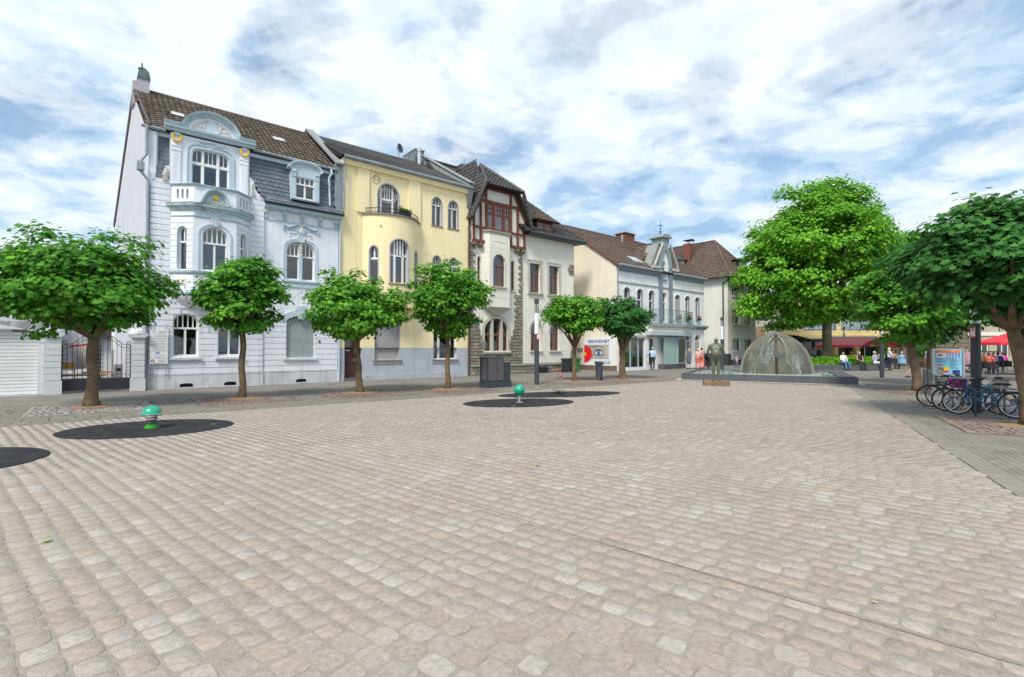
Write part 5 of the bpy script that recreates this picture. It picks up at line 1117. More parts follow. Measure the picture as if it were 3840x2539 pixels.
for k in range(14): q.tube([(15.2 + k * .4, 4.6, 14.28), (15.62 + k * .4, 4.6, 14.32)], [.13, .1], 8)
q.build('ridge_tile', M_htile, H)
MB().prism([(-.62, 9.08), (-.62, 9.2), (-.1, 9.24), (0, 9.1)], 19.9, 25.3, axis='x').build('eaves_board', M_dark, H); MB().tube([(19.9, -.64, 9.2), (25.32, -.64, 9.2)], .08, 8).build('gutter', M_dark, H)
MB().tube([(25.3, -.6, 9.2), (25.3, 5, 9.2)], .08, 8).build('gutter', M_dark, H); MB().prism([(24.6, 9.05), (25.3, 9.15), (25.3, 9.22), (24.6, 9.22)], -.6, 9).build('eaves_board', M_dark, H)
q = MB(); q.tube([(20.2, -.66, 9.75), (25.0, -.66, 9.75)], .012, 4)
for k in range(30): q.tube([(20.2 + k * .165, -.5 + .0, 9.55), (20.2 + k * .165, -.66, 9.78)], .008, 4)
q.build('snow_guard', M_iron, H)
MB().tube([(15.42, -.1, 9.0), (15.42, -.1, 0)], .06, 8).build('downpipe', mat('brown_downpipe', (.09, .06, .055), .5), H)
q = MB(); q.box(18.5, 19.4, 5.2, 6.0, 13.5, 14.9); q.box(18.44, 19.46, 5.15, 6.05, 14.9, 14.98); q.build('chimney', M_copper, H); MB().tube([(18.3, 4.6, 14.3), (18.3, 4.6, 15.1)], .04, 6).build('vent_pipe', M_zinc, H)
q = MB(); q.box(15.85, 16.25, 6.5, 6.9, 13.6, 15.2); q.tube([(16.05, 6.7, 15.2), (16.05, 6.7, 15.4)], .12, 8); q.build('chimney', mat('dark_brick_stack', (.12, .08, .07), .9, .2, 8, .3), H)
# little hipped dormer
q = MB(); q.box(20.95, 22.45, -.05, 2.2, 9.55, 10.3); q.build('dormer_body', M_dark, H)
dh = MB(); cells = [[(21.12 + i * .68 + j * .2, z_), (21.30 + i * .68 + j * .2, z_), (21.30 + i * .68 + j * .2, z_ + .24), (21.12 + i * .68 + j * .2, z_ + .24)] for i in range(2) for j in range(2) for z_ in (9.66, 9.93)]
ring(dh, [(20.98, 9.56), (22.42, 9.56), (22.42, 10.28), (20.98, 10.28)], cells, -.12, -.06); fo = dh.build('dormer_window', M_wbrown, H)
for c in cells: MB().add([(x, -.08, z_) for x, z_ in c], [(0, 1, 2, 3)]).build('pane', MATS['sky_glass'], fo)
DA, DB, DP = Vector((20.6, -.4, 10.25)), Vector((22.8, -.4, 10.25)), Vector((21.7, .75, 11.2))
M_dt = mat('brown_plain_tile', (1, 1, 1), .8, .2, 9, .2, tone=[(0.112, 0.0825, 0.0638), (0.15, 0.112, 0.0863), (0.09, 0.0713, 0.0638), (0.18, 0.15, 0.12)])
vv = DP - (DA + DB) / 2; roofplane(H, DA, (1, 0, 0), vv, [(0, 0), (2.2, 0), (1.25, vv.length), (.95, vv.length)], .17, .15, M_dt, M_bdeck, 'dormer_tile', [scalev(.17, .17)], EYE_S, stagger=True)
P0 = Vector((20.6, 2.4, 10.25)); U = Vector((0, -1, 0)); vv = Vector((1.1, 0, .95)); roofplane(H, P0, U, vv, [(0, 0), (2.8, 0), (1.65, vv.length), (0, vv.length)], .17, .15, M_dt, M_bdeck, 'dormer_tile', [scalev(.17, .17)], EYE_S, stagger=True)
MB().box(15.7, 24.5, .8, .85, 0, 9).build('room_dark_sheet', M_room, H)
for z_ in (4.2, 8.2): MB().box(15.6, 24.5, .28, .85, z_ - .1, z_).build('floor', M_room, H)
# ---------------------------------------------------------------- white brick house with the pointed gable
M_wb = brickmat('painted_white_brick', (.80, .795, .79), (.86, .855, .85), (.62, .62, .62), .25, .075, .01, 'XZ', .3, .8)
M_gb = brickmat('painted_grey_brick', (.22, .26, .31), (.25, .29, .34), (.15, .18, .21), .25, .075, .012, 'XZ', .6, .8)
M_side = mat('cream_roughcast', (.82, .755, .62), .95, .05, 1, .5, 90, streak=(.64, .585, .48), wear=((.63, .58, .475), .6, .45, .9)); M_grt = mat('grey_blue_trim', (.27, .31, .35), .7, .08)
M_rt = mat('brown_concrete_tile', (1, 1, 1), .8, .15, 9, .3, tone=[(0.0938, 0.0638, 0.0525), (0.12, 0.0825, 0.0675), (0.143, 0.101, 0.0825), (0.105, 0.075, 0.0638), (0.128, 0.105, 0.0863)])
M_rb = brickmat('red_chimney_brick', (.22, .075, .045), (.17, .06, .035), (.18, .10, .07), .25, .08, .01, 'XZ', .6, .85)
M_base = mat('brown_base_render', (.17, .125, .095), .9, .15, 3, .4)
yo = -2.05; X0, X1 = 26.9, 39.0
K = Thing('white_brick_house', 'white painted brick house with a pointed grey gable and a glazed shop front', 'house', (X0, yo, 0))
fm = flat(yo); ups = [Hole(a, b, 4.2, 5.85, 6.1) for a, b in ((27.75, 28.45), (29.35, 30.05), (30.85, 31.5))]; up2 = [Hole(a, b, 4.15, 5.8, 6.0) for a, b in ((34.5, 35.15), (36.0, 36.65), (37.6, 38.25))]
dr = Hole(32.55, 33.28, 3.72, 5.85, 6.05); gd_ = [Hole(36.1, 36.85, .45, 2.35, 2.75), Hole(37.5, 38.45, .3, 2.35, 2.8)]; sh = [Hole(27.8, 30.3, .18, 2.4), Hole(30.8, 31.45, .3, 2.4)]; gwn = Hole(32.6, 33.15, 7.15, 8.2, 8.55)
q = MB(); wall(q, X0, X1, -.1, 7.55, ups + up2 + [dr] + gd_ + sh, fm, .2); wall(q, 32.1, 34.0, 7.55, lambda x: 7.6 + max(0, 2.1 * (1 - abs(x - 33.05) / .95)), [gwn], fm, .2, nx=8); q.build('wall', M_wb, K)
q = MB(); q.add([(X0, yo, -.1), (X0, 8.5, -.1), (X0, 8.5, 7.6), (X0, 3.2, 11.25), (X0, yo, 7.55)], [(0, 1, 2, 3, 4)]); q.build('side_wall', M_side, K)
q = MB(); q.add([(X0 - .02, yo - .02, -.1), (X0 - .02, 8, -.1), (X0 - .02, 8, .38), (X0 - .02, yo - .02, .38)], [(0, 1, 2, 3)]); q.build('base_render', M_base, K)
MB().box(X1 - .02, X1, yo, 8, 0, 7.5).build('end_wall', M_wb, K)
for i, h in enumerate(ups + up2):
    if i == 3: shutter(K, Hole(h.xl, h.xr, 4.6, 5.7), mat('beige_shutter', (.5, .46, .38), .7), yo + .14, 18)
    window(K, h, fm, .15, () if i < 3 else (.5,), 5.3 if i < 3 else 5.55, (), fw=.06, curtain=(.1, .5, 4.3, 5.2) if i == 4 else None)
    ab = MB(); arcband(ab, h, .0, .1, -.03, 0, fm, legs=False); ab.build('brick_arch', M_wb, K); MB().box(h.xl - .05, h.xr + .05, yo - .1, yo + .1, h.zb - .14, h.zb - .02).build('sill', M_grt, K)
    ab = MB(); arcband(ab, h, -.03, .01, -.003, .14, fm); ab.build('reveal_band', M_grt, K)
window(K, dr, fm, .15, (.5,), 5.3, (), fw=.06); window(K, gwn, fm, .12, (.5,), 8.1, (), fw=.05); MB().box(32.5, 33.25, yo - .12, yo, 7.0, 7.12).build('sill', M_grt, K)
for x in (32.12, 33.52): MB().box(x, x + .42, yo - .12, yo, 3.7, 8.0).build('grey_pier', M_gb, K)
# pointed arch
ap = MB(); L_ = [(32.12, 7.9), (32.16, 8.4), (32.35, 9.0), (32.68, 9.75), (33.05, 10.0)]; I_ = [(32.54, 7.9), (32.56, 8.35), (32.68, 8.8), (32.88, 9.25), (33.03, 9.45)]
for s_ in (0, 1):
    f = (lambda p: p) if s_ == 0 else (lambda p: (66.06 - p[0], p[1]))
    for i in range(4): ap.prism([f(L_[i]), f(L_[i + 1]), f(I_[i + 1]), f(I_[i])], yo - .12, yo + .02)
ap.build('pointed_arch', M_grt, K)
M_pale = mat('pale_weathered_sheet', (.27, .285, .275), .6, .15, 3, .2, wear=((.22, .24, .20), 2, .5, .8))
q = MB(); q.prism([(31.35, 8.0), (34.75, 8.0), (34.6, 8.2), (33.55, 9.95), (32.55, 9.95), (31.5, 8.2)], yo + .24, yo + 1.3); q.build('gable_roof_block', M_pale, K)
q = MB(); q.prism([(31.3, 7.85), (32.15, 7.85), (32.15, 8.05), (31.3, 8.05)], yo - .2, yo + 1.3); q.prism([(33.95, 7.85), (34.8, 7.85), (34.8, 8.05), (33.95, 8.05)], yo - .2, yo + 1.3); q.build('kneeler', M_fstone, K)
q = MB(); q.bar((31.4, yo - .16, 8.05), (32.55, yo - .16, 9.95), .14, .12, up=(0, 1, 0)); q.build('gable_coping', M_fstone, K); q = MB(); q.bar((34.7, yo - .16, 8.05), (33.55, yo - .16, 9.95), .14, .12, up=(0, 1, 0)); q.build('gable_coping', M_fstone, K)
MB().box(32.55, 33.5, yo - .1, yo + .9, 9.9, 10.4).build('gable_block', M_grt, K); q = MB(); q.prism([(32.35, 10.4), (33.7, 10.4), (33.62, 10.55), (33.3, 10.68), (32.75, 10.68), (32.43, 10.55)], yo - .25, yo + 1.05); q.build('gable_cap', M_pale, K)
q = MB(); q.tube([(33.05, yo + .4, 10.68), (33.05, yo + .4, 12.0)], [.05, .012], 8); q.ball((33.05, yo + .4, 11.0), .1, 10, 6); q.ball((33.05, yo + .4, 11.25), .07, 10, 6); q.tube([(32.8, yo + .4, 11.5), (33.3, yo + .4, 11.5)], .02); q.tube([(33.05, yo + .15, 11.5), (33.05, yo + .65, 11.5)], .02); q.build('finial', mat('blue_iron', (.08, .16, .32), .5), K)
# bands, dentils, cornice
MB().box(X0, X1, yo - .06, yo, 6.38, 6.47).build('string_course', M_grt, K)
for a, b in ((X0, 32.1), (34.0, X1)):
    d = MB(); n = int((b - a) / .2)
    for k in range(n): d.box(a + k * .2, a + k * .2 + .1, yo - .07, yo, 7.2, 7.38)
    d.box(a, b, yo - .1, yo, 7.38, 7.5); d.build('dentil_frieze', M_grt, K, kind='stuff'); MB().tube([(a - .1, yo - .3, 7.62), (b + .1, yo - .3, 7.62)], .09, 8).build('gutter', M_zinc, K); MB().box(a, b, yo - .25, yo - .02, 7.5, 7.6).build('eaves_board', M_grt, K)
q = MB(); q.prism([(yo - .3, 3.45), (yo - .3, 3.55), (yo, 3.65), (yo, 3.2), (yo - .12, 3.3)], 36.2, X1 + .25, axis='x'); q.build('shop_cornice', M_grt, K)
MB().box(X0 + .0, X0 + .12, yo - .04, yo, 0, 7.3).build('corner_strip', M_wb, K); MB().tube([(X0 + .1, yo - .35, 7.6), (X0 + .02, yo - .1, 7.2), (X0 + .02, yo - .1, 2.6)], .05, 8).build('downpipe', M_zinc, K)
# shop front
M_alu = mat('blue_grey_aluminium', (.35, .42, .5), .4, .05); M_shop = glassmat('shop_glass', (.75, .8, .65), .12)
for h, cs in ((sh[0], (.33, .72)), (sh[1], ())): window(K, h, fm, .1, cs, None, fm=M_alu, fw=.07, bar=.07, pane=M_shop)
for h in gd_: window(K, h, fm, .15, (.5,), 2.3, (), fw=.06)
shutter(K, Hole(37.52, 38.43, .4, 2.3), MATS['beige_shutter'], yo + .12, 26)
SP = [(32.0, yo), (32.1, yo - .5), (34.1, yo - .5), (35.95, yo - .05)]; SM = [cant(*SP[i], *SP[i + 1]) for i in range(3)]
for i in (1, 2):
    h = Hole(.04, SM[i][1] - .05, .42, 2.42); q = MB(); wall(q, 0, SM[i][1], .38, 2.5, [h], SM[i][0], .08); q.build('bay_frame', M_alu, K); window(K, h, SM[i][0], .02, (), None, fm=M_alu, fw=.05, pane=M_shop if i == 2 else mat('teal_reflection_pane', (.30, .44, .40), .3, .08, 4, .1))  # opaque teal colour stands in for the window's reflections
q = MB(); q.prism([(32.0, yo)] + SP[1:] + [(35.95, yo)], -.05, .38, axis='z'); q.build('bay_plinth', mat('dark_plinth', (.09, .09, .095), .6), K)
q = MB(); cpn = [(30.4, yo), (30.4, yo - .55), (34.3, yo - .9), (36.3, yo - .5), (36.3, yo)]; q.prism(cpn, 2.62, 2.92, axis='z'); q.build('canopy_fascia', mat('pale_blue_fascia', (.40, .46, .52), .5, .05), K)
q = MB(); q.prism([(x, y if i in (0, 4) else y + .08) for i, (x, y) in enumerate(cpn)], 2.92, 3.3, axis='z'); q.build('canopy_band', M_hw, K); q = MB(); q.prism([(x, y if i in (0, 4) else y - .1) for i, (x, y) in enumerate(cpn)], 3.3, 3.55, axis='z'); q.build('balcony_floor', M_grt, K)
MB().box(27.2, 32, yo - .08, yo, 2.5, 2.62).build('shop_lintel', M_fstone, K)
for (a, b) in ((cpn[0], cpn[1]), (cpn[1], cpn[2]), (cpn[2], cpn[3]), (cpn[3], cpn[4])):
    q = MB(); q.add([(*a, 3.62), (*b, 3.62), (*b, 4.5), (*a, 4.5)], [(0, 1, 2, 3)]); q.build('balcony_glass', glassmat('pale_green_glass', (.75, .85, .8), .08), K); q = MB(); q.tube([(*a, 4.58), (*b, 4.58)], .03, 6); q.tube([(*a, 3.55), (*a, 4.6)], .025, 6); q.build('balcony_rail', M_steel, K)
q = MB(); q.torus((36.1, yo - .55, 3.35), .45, .02, 16, 5, a0=0, a1=math.pi); q.tube([(35.65, yo - .55, 3.35), (35.7, yo - .55, 2.2)], .02); q.tube([(36.55, yo - .55, 3.35), (36.5, yo - .55, 2.6)], .02); q.build('ladder_hoop', M_steel, K)
for i, (x, z_) in enumerate(((34.82, 4.02), (36.32, 4.02), (37.92, 4.02))):
    T = Thing('geranium_box', ('red geranium box on the shuttered window sill above the shop', 'red geranium box on the middle window sill of the white brick house', 'red geranium box on the rightmost window sill of the white brick house')[i], 'flower box', (x, yo - .15, z_), group='geranium boxes on the white brick house'); MB().box(x - .32, x + .32, yo - .22, yo - .1, z_, z_ + .16).build('trough', mat('green_trough', (.03, .09, .06), .6), T)
    leafblob(T, (x, yo - .16, z_ + .2), (.33, .1, .1), 70, .045, M_shrub); leafblob(T, (x, yo - .18, z_ + .3), (.33, .12, .12), 110, .04, mat('geranium_petal', (.62, .03, .10), .7, .3, 9, 0), 'blossom')
# poster on the side wall
P_ = Thing('eye_poster', 'large billboard of a blue eye with a red gerbera reading GESUNDHEIT and FOCUS', 'billboard', (X0 - .06, -.4, .36)); xw = X0 - .05; py = lambda d: -d
MB().box(xw, xw + .04, -1.86, 1.04, .36, 2.38).build('board', mat('pale_dotted_board', (.75, .78, .82), .6, .05, 40, .1), P_)
MB().box(xw - .008, xw, -1.37, .98, .83, 1.9).build('grey_photo', mat('grey_skin_print', (.42, .41, .38), .7, .25, 1.6, 0), P_)
r90 = (math.pi / 2, 0, -math.pi / 2); M_pblue = mat('poster_blue', (.01, .13, .36), .6, 0, 3, 0)
text('GESUNDHEIT', .31, (xw - .012, -.42, 2.13), M_pblue, P_, rot=r90, wide=1.12); text('IM FOCUS', .30, (xw - .012, -.75, .58), M_pblue, P_, rot=r90, wide=1.12)
def disc(c, r, n, x, name, material, ry=1.0, star=0):
    q = MB(); P = []
    for k in range(n): a = 2 * math.pi * k / n; rr = r * (1 - (star if k % 2 else 0)); P.append((x, c[0] + rr * math.cos(a), c[1] + rr * ry * math.sin(a)))
    q.add(P, [tuple(range(n))]); q.build(name, material, P_)
q = MB(); P = [(xw - .014, .98, .45)]
for k in range(27):
    a = -math.pi / 2 + math.pi * k / 26; rr = (.74 if k % 2 else .60); y_ = .96 - rr * math.cos(a) * 1.15; z_ = 1.2 + rr * math.sin(a); P.append((xw - .014, y_, z_))
P.append((xw - .014, .98, 1.92)); q.add(P, [tuple(range(len(P)))]); q.build('red_gerbera', mat('gerbera_red', (.72, .01, .02), .6, .1, 8, 0), P_)
disc((.88, 1.2), .13, 16, xw - .018, 'flower_centre', mat('flower_yellow', (.65, .5, .02), .6))
ey = -.45; q = MB(); al = [(ey + .36 * math.cos(a), 1.27 + (.16 if math.sin(a) > 0 else .12) * math.sin(a)) for a in [2 * math.pi * k / 24 for k in range(24)]]; q.add([(xw - .0145, ey + (y - ey) * 1.22, 1.28 + (z - 1.27) * 1.9) for y, z in al], [tuple(range(24))]); q.build('lid_shadow', mat('dark_lid_print', (.13, .12, .11), .7), P_)
q = MB(); q.add([(xw - .018, y, z) for y, z in al], [tuple(range(24))]); q.build('eye_white', mat('eye_white_print', (.62, .63, .62), .6), P_)
disc((ey, 1.29), .155, 20, xw - .022, 'iris', mat('iris_blue', (.02, .17, .60), .5)); disc((ey, 1.29), .06, 14, xw - .026, 'pupil', M_black); disc((ey - .05, 1.33), .025, 10, xw - .03, 'catchlight', M_sign)
q = MB(); bt = [(.62, 1.5), (.4, 1.66), (.1, 1.74), (-.4, 1.76), (-.9, 1.66)]; q.sheet([[(xw - .014, y, z + o) for y, z in bt] for o in (0, .06)]); q.build('eyebrow', MATS['dark_lid_print'], P_)
MB().box(X0 - .03, X0 - .0, 1.15, 1.7, 1.35, 1.65).build('meter_plate', mat('meter_grey', (.25, .22, .2), .7), K)
# roof
sl3 = Vector((0, 5.25, 3.65)).normalized(); Ls = math.hypot(5.35, 3.7); P0 = (X0 - .1, yo - .2, 7.62)
roofplane(K, P0, (1, 0, 0), sl3, [(0, 0), (X1 - X0 + .35, 0), (X1 - X0 + .35, Ls), (0, Ls)], .30, .34, M_rt, M_bdeck, 'roof_tile', [tilev(.3, .37, .03, .05)], EYE_S, cuts=[[(5.3, -1), (7.1, -1), (7.1, .8), (5.3, .8)]])
q = MB(); q.add([(X0 - .1, 3.1, 11.3), (X1 + .2, 3.1, 11.3), (X1 + .2, 8.6, 7.6), (X0 - .1, 8.6, 7.6)], [(0, 1, 2, 3)]); q.build('rear_roof', M_bdeck, K)
q = MB()
for k in range(31): q.tube([(X0 - .1 + k * .4, 3.1, 11.36), (X0 + .32 + k * .4, 3.1, 11.4)], [.13, .1], 8)
q.build('ridge_tile', M_rt, K)
q = MB(); q.bar((X0 - .12, yo - .25, 7.62), (X0 - .12, 3.1, 11.33), .06, .2); q.bar((X0 - .12, 3.1, 11.33), (X0 - .12, 8.5, 7.6), .06, .2); q.build('verge_tile', mat('verge_brown', (.17, .085, .06), .8), K)
# cross gable roof
for s_, xe in ((1, 31.2), (-1, 34.9)):
    P0 = Vector((xe, yo + 1.0, 8.2)); vv = Vector((33.05 - xe, 0, 1.9)); U = Vector((0, 1, 0)); roofplane(K, P0, U, vv, [(0, 0), (.3, 0), (2.0, vv.length), (0, vv.length)], .30, .34, M_rt, M_bdeck, 'roof_tile', [tilev(.3, .37, .03, .05)], EYE_S)
q = MB(); q.box(34.2, 35.6, 2.7, 3.7, 11.0, 11.85); q.box(34.1, 35.7, 2.6, 3.8, 11.85, 11.93); q.build('chimney', M_rb, K); MB().tube([(33.4, 2.4, 10.9), (33.4, 2.4, 11.5)], .09, 8).build('vent_pipe', M_zinc, K)
def onroof(u, v, n_=.1): P0 = Vector((X0 - .1, yo - .2, 7.62)); return P0 + Vector((1, 0, 0)) * u + sl3 * v + Vector((0, -sl3.z, sl3.y)) * n_
for u0, v0, u1_, v1 in ((3.0, .9, 4.3, 1.9), (4.5, .35, 5.1, .75), (7.6, .7, 8.3, 1.5)):
    q = MB(); q.add([onroof(*p, n) for n in (0, .12) for p in ((u0, v0), (u1_, v0), (u0, v1), (u1_, v1))], [(4, 5, 7, 6), (0, 1, 5, 4), (2, 6, 7, 3), (0, 4, 6, 2), (1, 3, 7, 5)]); so_ = q.build('skylight', M_zinc, K); MB().add([onroof(*p, .13) for p in ((u0 + .08, v0 + .08), (u1_ - .08, v0 + .08), (u1_ - .08, v1 - .08), (u0 + .08, v1 - .08))], [(0, 1, 2, 3)]).build('pane', MATS['painted_sky_pane'], so_)
MB().box(35.3, 35.6, -1.2, -.9, 8.3, 9.0).build('roof_vent', M_dark, K)
MB().box(27.1, 38.8, yo + .9, yo + .95, 0, 7.5).build('room_dark_sheet', M_room, K)
MB().box(27.1, 38.8, yo + .3, yo + .9, 2.5, 2.6).build('floor', M_room, K)
T = Thing('shop_reflection_panel', 'olive panels inside the shop front standing in for window reflections', 'display', (29, yo + .5, 0)); MB().box(27.9, 30.2, yo + .5, yo + .53, .2, 2.3).build('reflection_panel', mat('olive_reflection_tone', (.42, .44, .30), .9, .35, 2.5, 0), T); MB().box(34.2, 35.8, yo + .3, yo + .33, .5, 2.3).build('reflection_panel', MATS['olive_reflection_tone'], T)  # added panels, their olive colour imitates reflections in the shop windows
# ---------------------------------------------------------------- white corner house
X5, y5 = 44.5, -1.46
F5 = Thing('white_corner_house', 'white rendered corner house with a brown hipped roof and tall brick chimney', 'house', (X5, y5, 0)); M_w5 = mat('white_render', (.77, .755, .71), .9, .05, 1, .5, 90, wear=((.64, .625, .58), .7, .5, .85)); M_w5s = M_w5
w5 = [Hole(45.35, 46.95, 6.7, 7.9), Hole(45.38, 47.0, 4.0, 5.35), Hole(45.4, 47.05, 1.35, 2.55), Hole(47.95, 49.5, 6.7, 7.9), Hole(47.95, 49.5, 4.0, 5.3), Hole(48.0, 49.6, 1.35, 2.55)]
q = MB(); wall(q, X5, 50.4, -.1, 8.5, w5, flat(y5), .22); q.add([(X5, y5, -.1), (X5, 11, -.1), (X5, 11, 8.5), (X5, y5, 8.5)], [(0, 1, 2, 3)]); q.box(50.38, 50.4, y5, 11, 0, 8.5); q.build('wall', M_w5, F5)
for i, h in enumerate(w5):
    window(F5, h, flat(y5), .12, (.4,) if i != 2 else (.35, .6), None, fw=.07, bar=.06, pane=M_shop if i == 2 else None); MB().box(h.xl - .04, h.xr + .04, y5 - .08, y5 + .1, h.zb - .09, h.zb).build('sill', M_hw, F5)
    if i in (0, 1): shutter(F5, Hole(h.xl, h.xr, h.zs - (.75 if i else .45), h.zs), MATS['beige_shutter'], y5 + .08, 10)
    if i == 2: MB().box(45.45, 46.0, y5 + .3, y5 + .32, 1.4, 2.5).box(46.15, 46.35, y5 + .3, y5 + .32, 1.4, 2.5).build('red_curtain', mat('red_curtain', (.75, .05, .07), .8), F5)
MB().box(X5 - .03, 50.43, y5 - .03, y5, -.1, .5).box(X5 - .03, X5, y5 - .03, 8, -.1, 1.1).box(X5 - .03, X5 + .5, y5 - .04, y5, .5, 1.1).build('dark_base', mat('dark_grey_base', (.06, .065, .075), .7), F5)
MB().tube([(X5 + .0, y5 - .5, 8.4), (X5 - .1, y5 + .4, 7.9), (X5 - .1, y5 + .4, 0)], .07, 8).build('downpipe', M_dark, F5)
RT5 = (47.5, 1.4, 12.7); ea = [(X5 - .45, y5 - .5, 8.45), (50.9, y5 - .5, 8.45)]
P0 = Vector(ea[0]); vv = Vector((47.5, 1.4, 12.7)) - Vector((47.5, y5 - .5, 8.45)); roofplane(F5, P0, (1, 0, 0), vv, [(0, 0), (6.85, 0), (3.45, vv.length)], .30, .34, M_rt, M_bdeck, 'roof_tile', [tilev(.3, .37, .03, .05)], EYE_S)
vv = Vector((3.45, 0, 4.25)); roofplane(F5, P0, (0, 1, 0), vv, [(0, 0), (13, 0), (13, vv.length), (3.36, vv.length)], .30, .34, M_rt, M_bdeck, 'roof_tile', [tilev(.3, .37, .03, .05)], EYE_S)
q = MB(); q.add([(50.9, y5 - .5, 8.45), (50.9, 12, 8.45), (47.5, 12, 12.7), (47.5, 1.4, 12.7)], [(0, 1, 2, 3)]); q.build('right_roof', M_rt, F5)
q = MB()
for (a, b) in ((Vector(ea[0]), Vector(RT5)), (Vector(RT5), Vector((47.5, 12, 12.7))), (Vector(ea[1]), Vector(RT5))):
    n = int((b - a).length / .4)
    for k in range(n): q.tube([a.lerp(b, k / n) + Vector((0, 0, .05)), a.lerp(b, (k + 1.1) / n) + Vector((0, 0, .1))], [.14, .11], 6)
q.build('hip_tile', M_rt, F5); MB().tube([(X5 - .5, 11, 8.45), (X5 - .5, y5 - .55, 8.45), (50.9, y5 - .55, 8.45)], .09, 6).build('gutter', M_dark, F5)
q = MB(); q.box(45.6, 46.5, 3.1, 3.8, 9.5, 12.6); q.build('chimney', M_rb, F5); MB().prism([(45.5, 12.95), (46.6, 12.95), (46.05, 13.1)], 3.0, 3.9).box(45.6, 45.64, 3.15, 3.2, 12.6, 12.97).box(46.45, 46.5, 3.15, 3.2, 12.6, 12.97).build('chimney_cap', mat('blue_black_metal', (.05, .06, .09), .5), F5)
q = MB(); q.lathe([(1.5, 0), (1.5, 1.6)], (46.3, 5.0, 9.2), 20); q.build('round_dormer', M_w5, F5); q = MB(); q.lathe([(1.9, 1.6), (1.9, 1.72), (0, 2.3)], (46.3, 5.0, 9.2), 20); q.build('dormer_roof', M_dark, F5)
q = MB(); q.box(47.6, 49.6, -.9, 1.5, 9.4, 10.5); q.build('dormer', M_dark, F5); dh = Hole(47.9, 49.4, 9.55, 10.4); window(F5, dh, flat(-1.0), .0, (.5,), None, fw=.06); MB().box(47.3, 49.9, -1.3, 1.8, 10.5, 10.62).build('dormer_roof', M_dark, F5)
MB().box(X5 + .2, 50.2, y5 + .9, y5 + .95, 0, 8.4).build('room_dark_sheet', M_room, F5); 
T = Thing('satellite_dish', 'green satellite dish on the roof beside the round dormer', 'satellite dish', (45.4, 7.0, 10.2)); q = MB(); q.lathe([(0, 0), (.3, .05), (.45, .12)], (0, 0, 0), 18); Rm = Matrix.Rotation(rad(80), 3, Vector((1, .2, 0)).normalized()); q.v = [tuple(Vector((45.4, 7.0, 11.6)) + Rm @ Vector(p)) for p in q.v]; q.build('reflector', mat('green_dish', (.08, .13, .13), .5), T); MB().tube([(45.4, 7.0, 10.0), (45.4, 7.0, 11.5)], .03).build('mast', M_zinc, T)
MB().box(0, 1, 0, 1, 0, 1)
# low dark wall between them
T = Thing('dark_fence', 'low dark fence in the gap between the brick house and the corner house', 'fence', (41.5, -1.0, 0)); MB().box(39.1, 44.4, -1.0, -.9, 0, 1.15).build('panel', mat('dark_fence_board', (.06, .055, .06), .8, .2, 4, .2), T)
# ---------------------------------------------------------------- far low white building and the yellow arcade building (world frame)
LB = Thing('low_white_building', 'low white clad building with a dark roof edge behind the fountain', 'building', (31.5, 56, 0), 'world')
M_clad = brickmat('white_cladding', (.64, .63, .60), (.66, .65, .62), (.45, .45, .44), 1.6, .9, .03, 'XZ', .3, .7, off=0)
MB().box(25.5, 30.6, 56, 62, 0, 5.0).build('wall', M_clad, LB); MB().box(25.4, 30.6, 55.9, 62, 5.0, 5.25).build('roof_edge', mat('blue_grey_roof_edge', (.12, .18, .24), .5), LB); MB().box(27.3, 28.7, 55.93, 56, 2.7, 4.1).build('beige_blind', mat('beige_blind', (.5, .38, .24), .8), LB); MB().box(27.3, 28.7, 55.93, 56, 1.3, 2.7).build('pane', M_glass, LB)
AB = Thing('yellow_arcade_building', 'long yellow building with a glazed canopy and shops behind the plane tree', 'building', (30.6, 56, 0), 'world'); M_y2 = brickmat('yellow_brick_cladding', (.70, .57, .32), (.74, .61, .36), (.42, .33, .18), .3, .1, .01, 'XZ', .3, .8); M_y3 = mat('yellow_render', (.66, .54, .24), .85, .06)
ys = 56.0; hs = [Hole(a, a + 3.6, 3.7, 6.3) for a in (33.2, 37.4, 42.0, 46.4, 50.8, 55.2)]
q = MB(); wall(q, 30.6, 62, 3.35, 7.4, hs, flat(ys), .3); q.box(30.6, 30.65, ys, 66, 0, 7.4); q.build('upper_wall', M_y2, AB); MB().box(30.5, 62, ys - .1, 66, 7.4, 7.7).build('roof_edge', M_dark, AB)
for h in hs:
    window(AB, h, flat(ys), .2, (.33, .66), 5.7, (.33, .66), fm=mat('dark_teal_frame', (.03, .10, .11), .5), fw=.08)
    r = MB(); r.tube([(h.xl, ys - .05, 4.75), (h.xr, ys - .05, 4.75)], .03, 5); r.tube([(h.xl, ys - .05, 3.75), (h.xr, ys - .05, 3.75)], .03, 5)
    for k in range(5): x = h.xl + 3.6 * k / 4; r.tube([(x, ys - .05, 3.7), (x, ys - .05, 4.8)], .03, 5)
    for k in range(4):
        x = h.xl + .45 + .9 * k; r.tube([(x - .35, ys - .05, 3.8), (x + .35, ys - .05, 4.7)], .02, 4); r.tube([(x - .35, ys - .05, 4.7), (x + .35, ys - .05, 3.8)], .02, 4); r.torus((x, ys - .05, 4.25), .2, .02, 8, 4)
    r.build('balcony_rail', mat('blue_grey_rail', (.20, .28, .36), .5), AB)
MB().box(30.6, 33.2, ys - .03, 66, 0, 7.4).build('corner_block', M_y2, AB) if False else None
MB().box(30.6, 62, ys - .05, ys + .3, 3.1, 3.4).build('yellow_band', M_y3, AB)
for k in range(26): x = 32.6 + k * 1.15; MB().bar((x, ys - .05, 3.1), (x - .6, ys - 3.2, 2.62), .07).build('canopy_rafter', mat('white_canopy_steel', (.5, .52, .54), .5), AB)
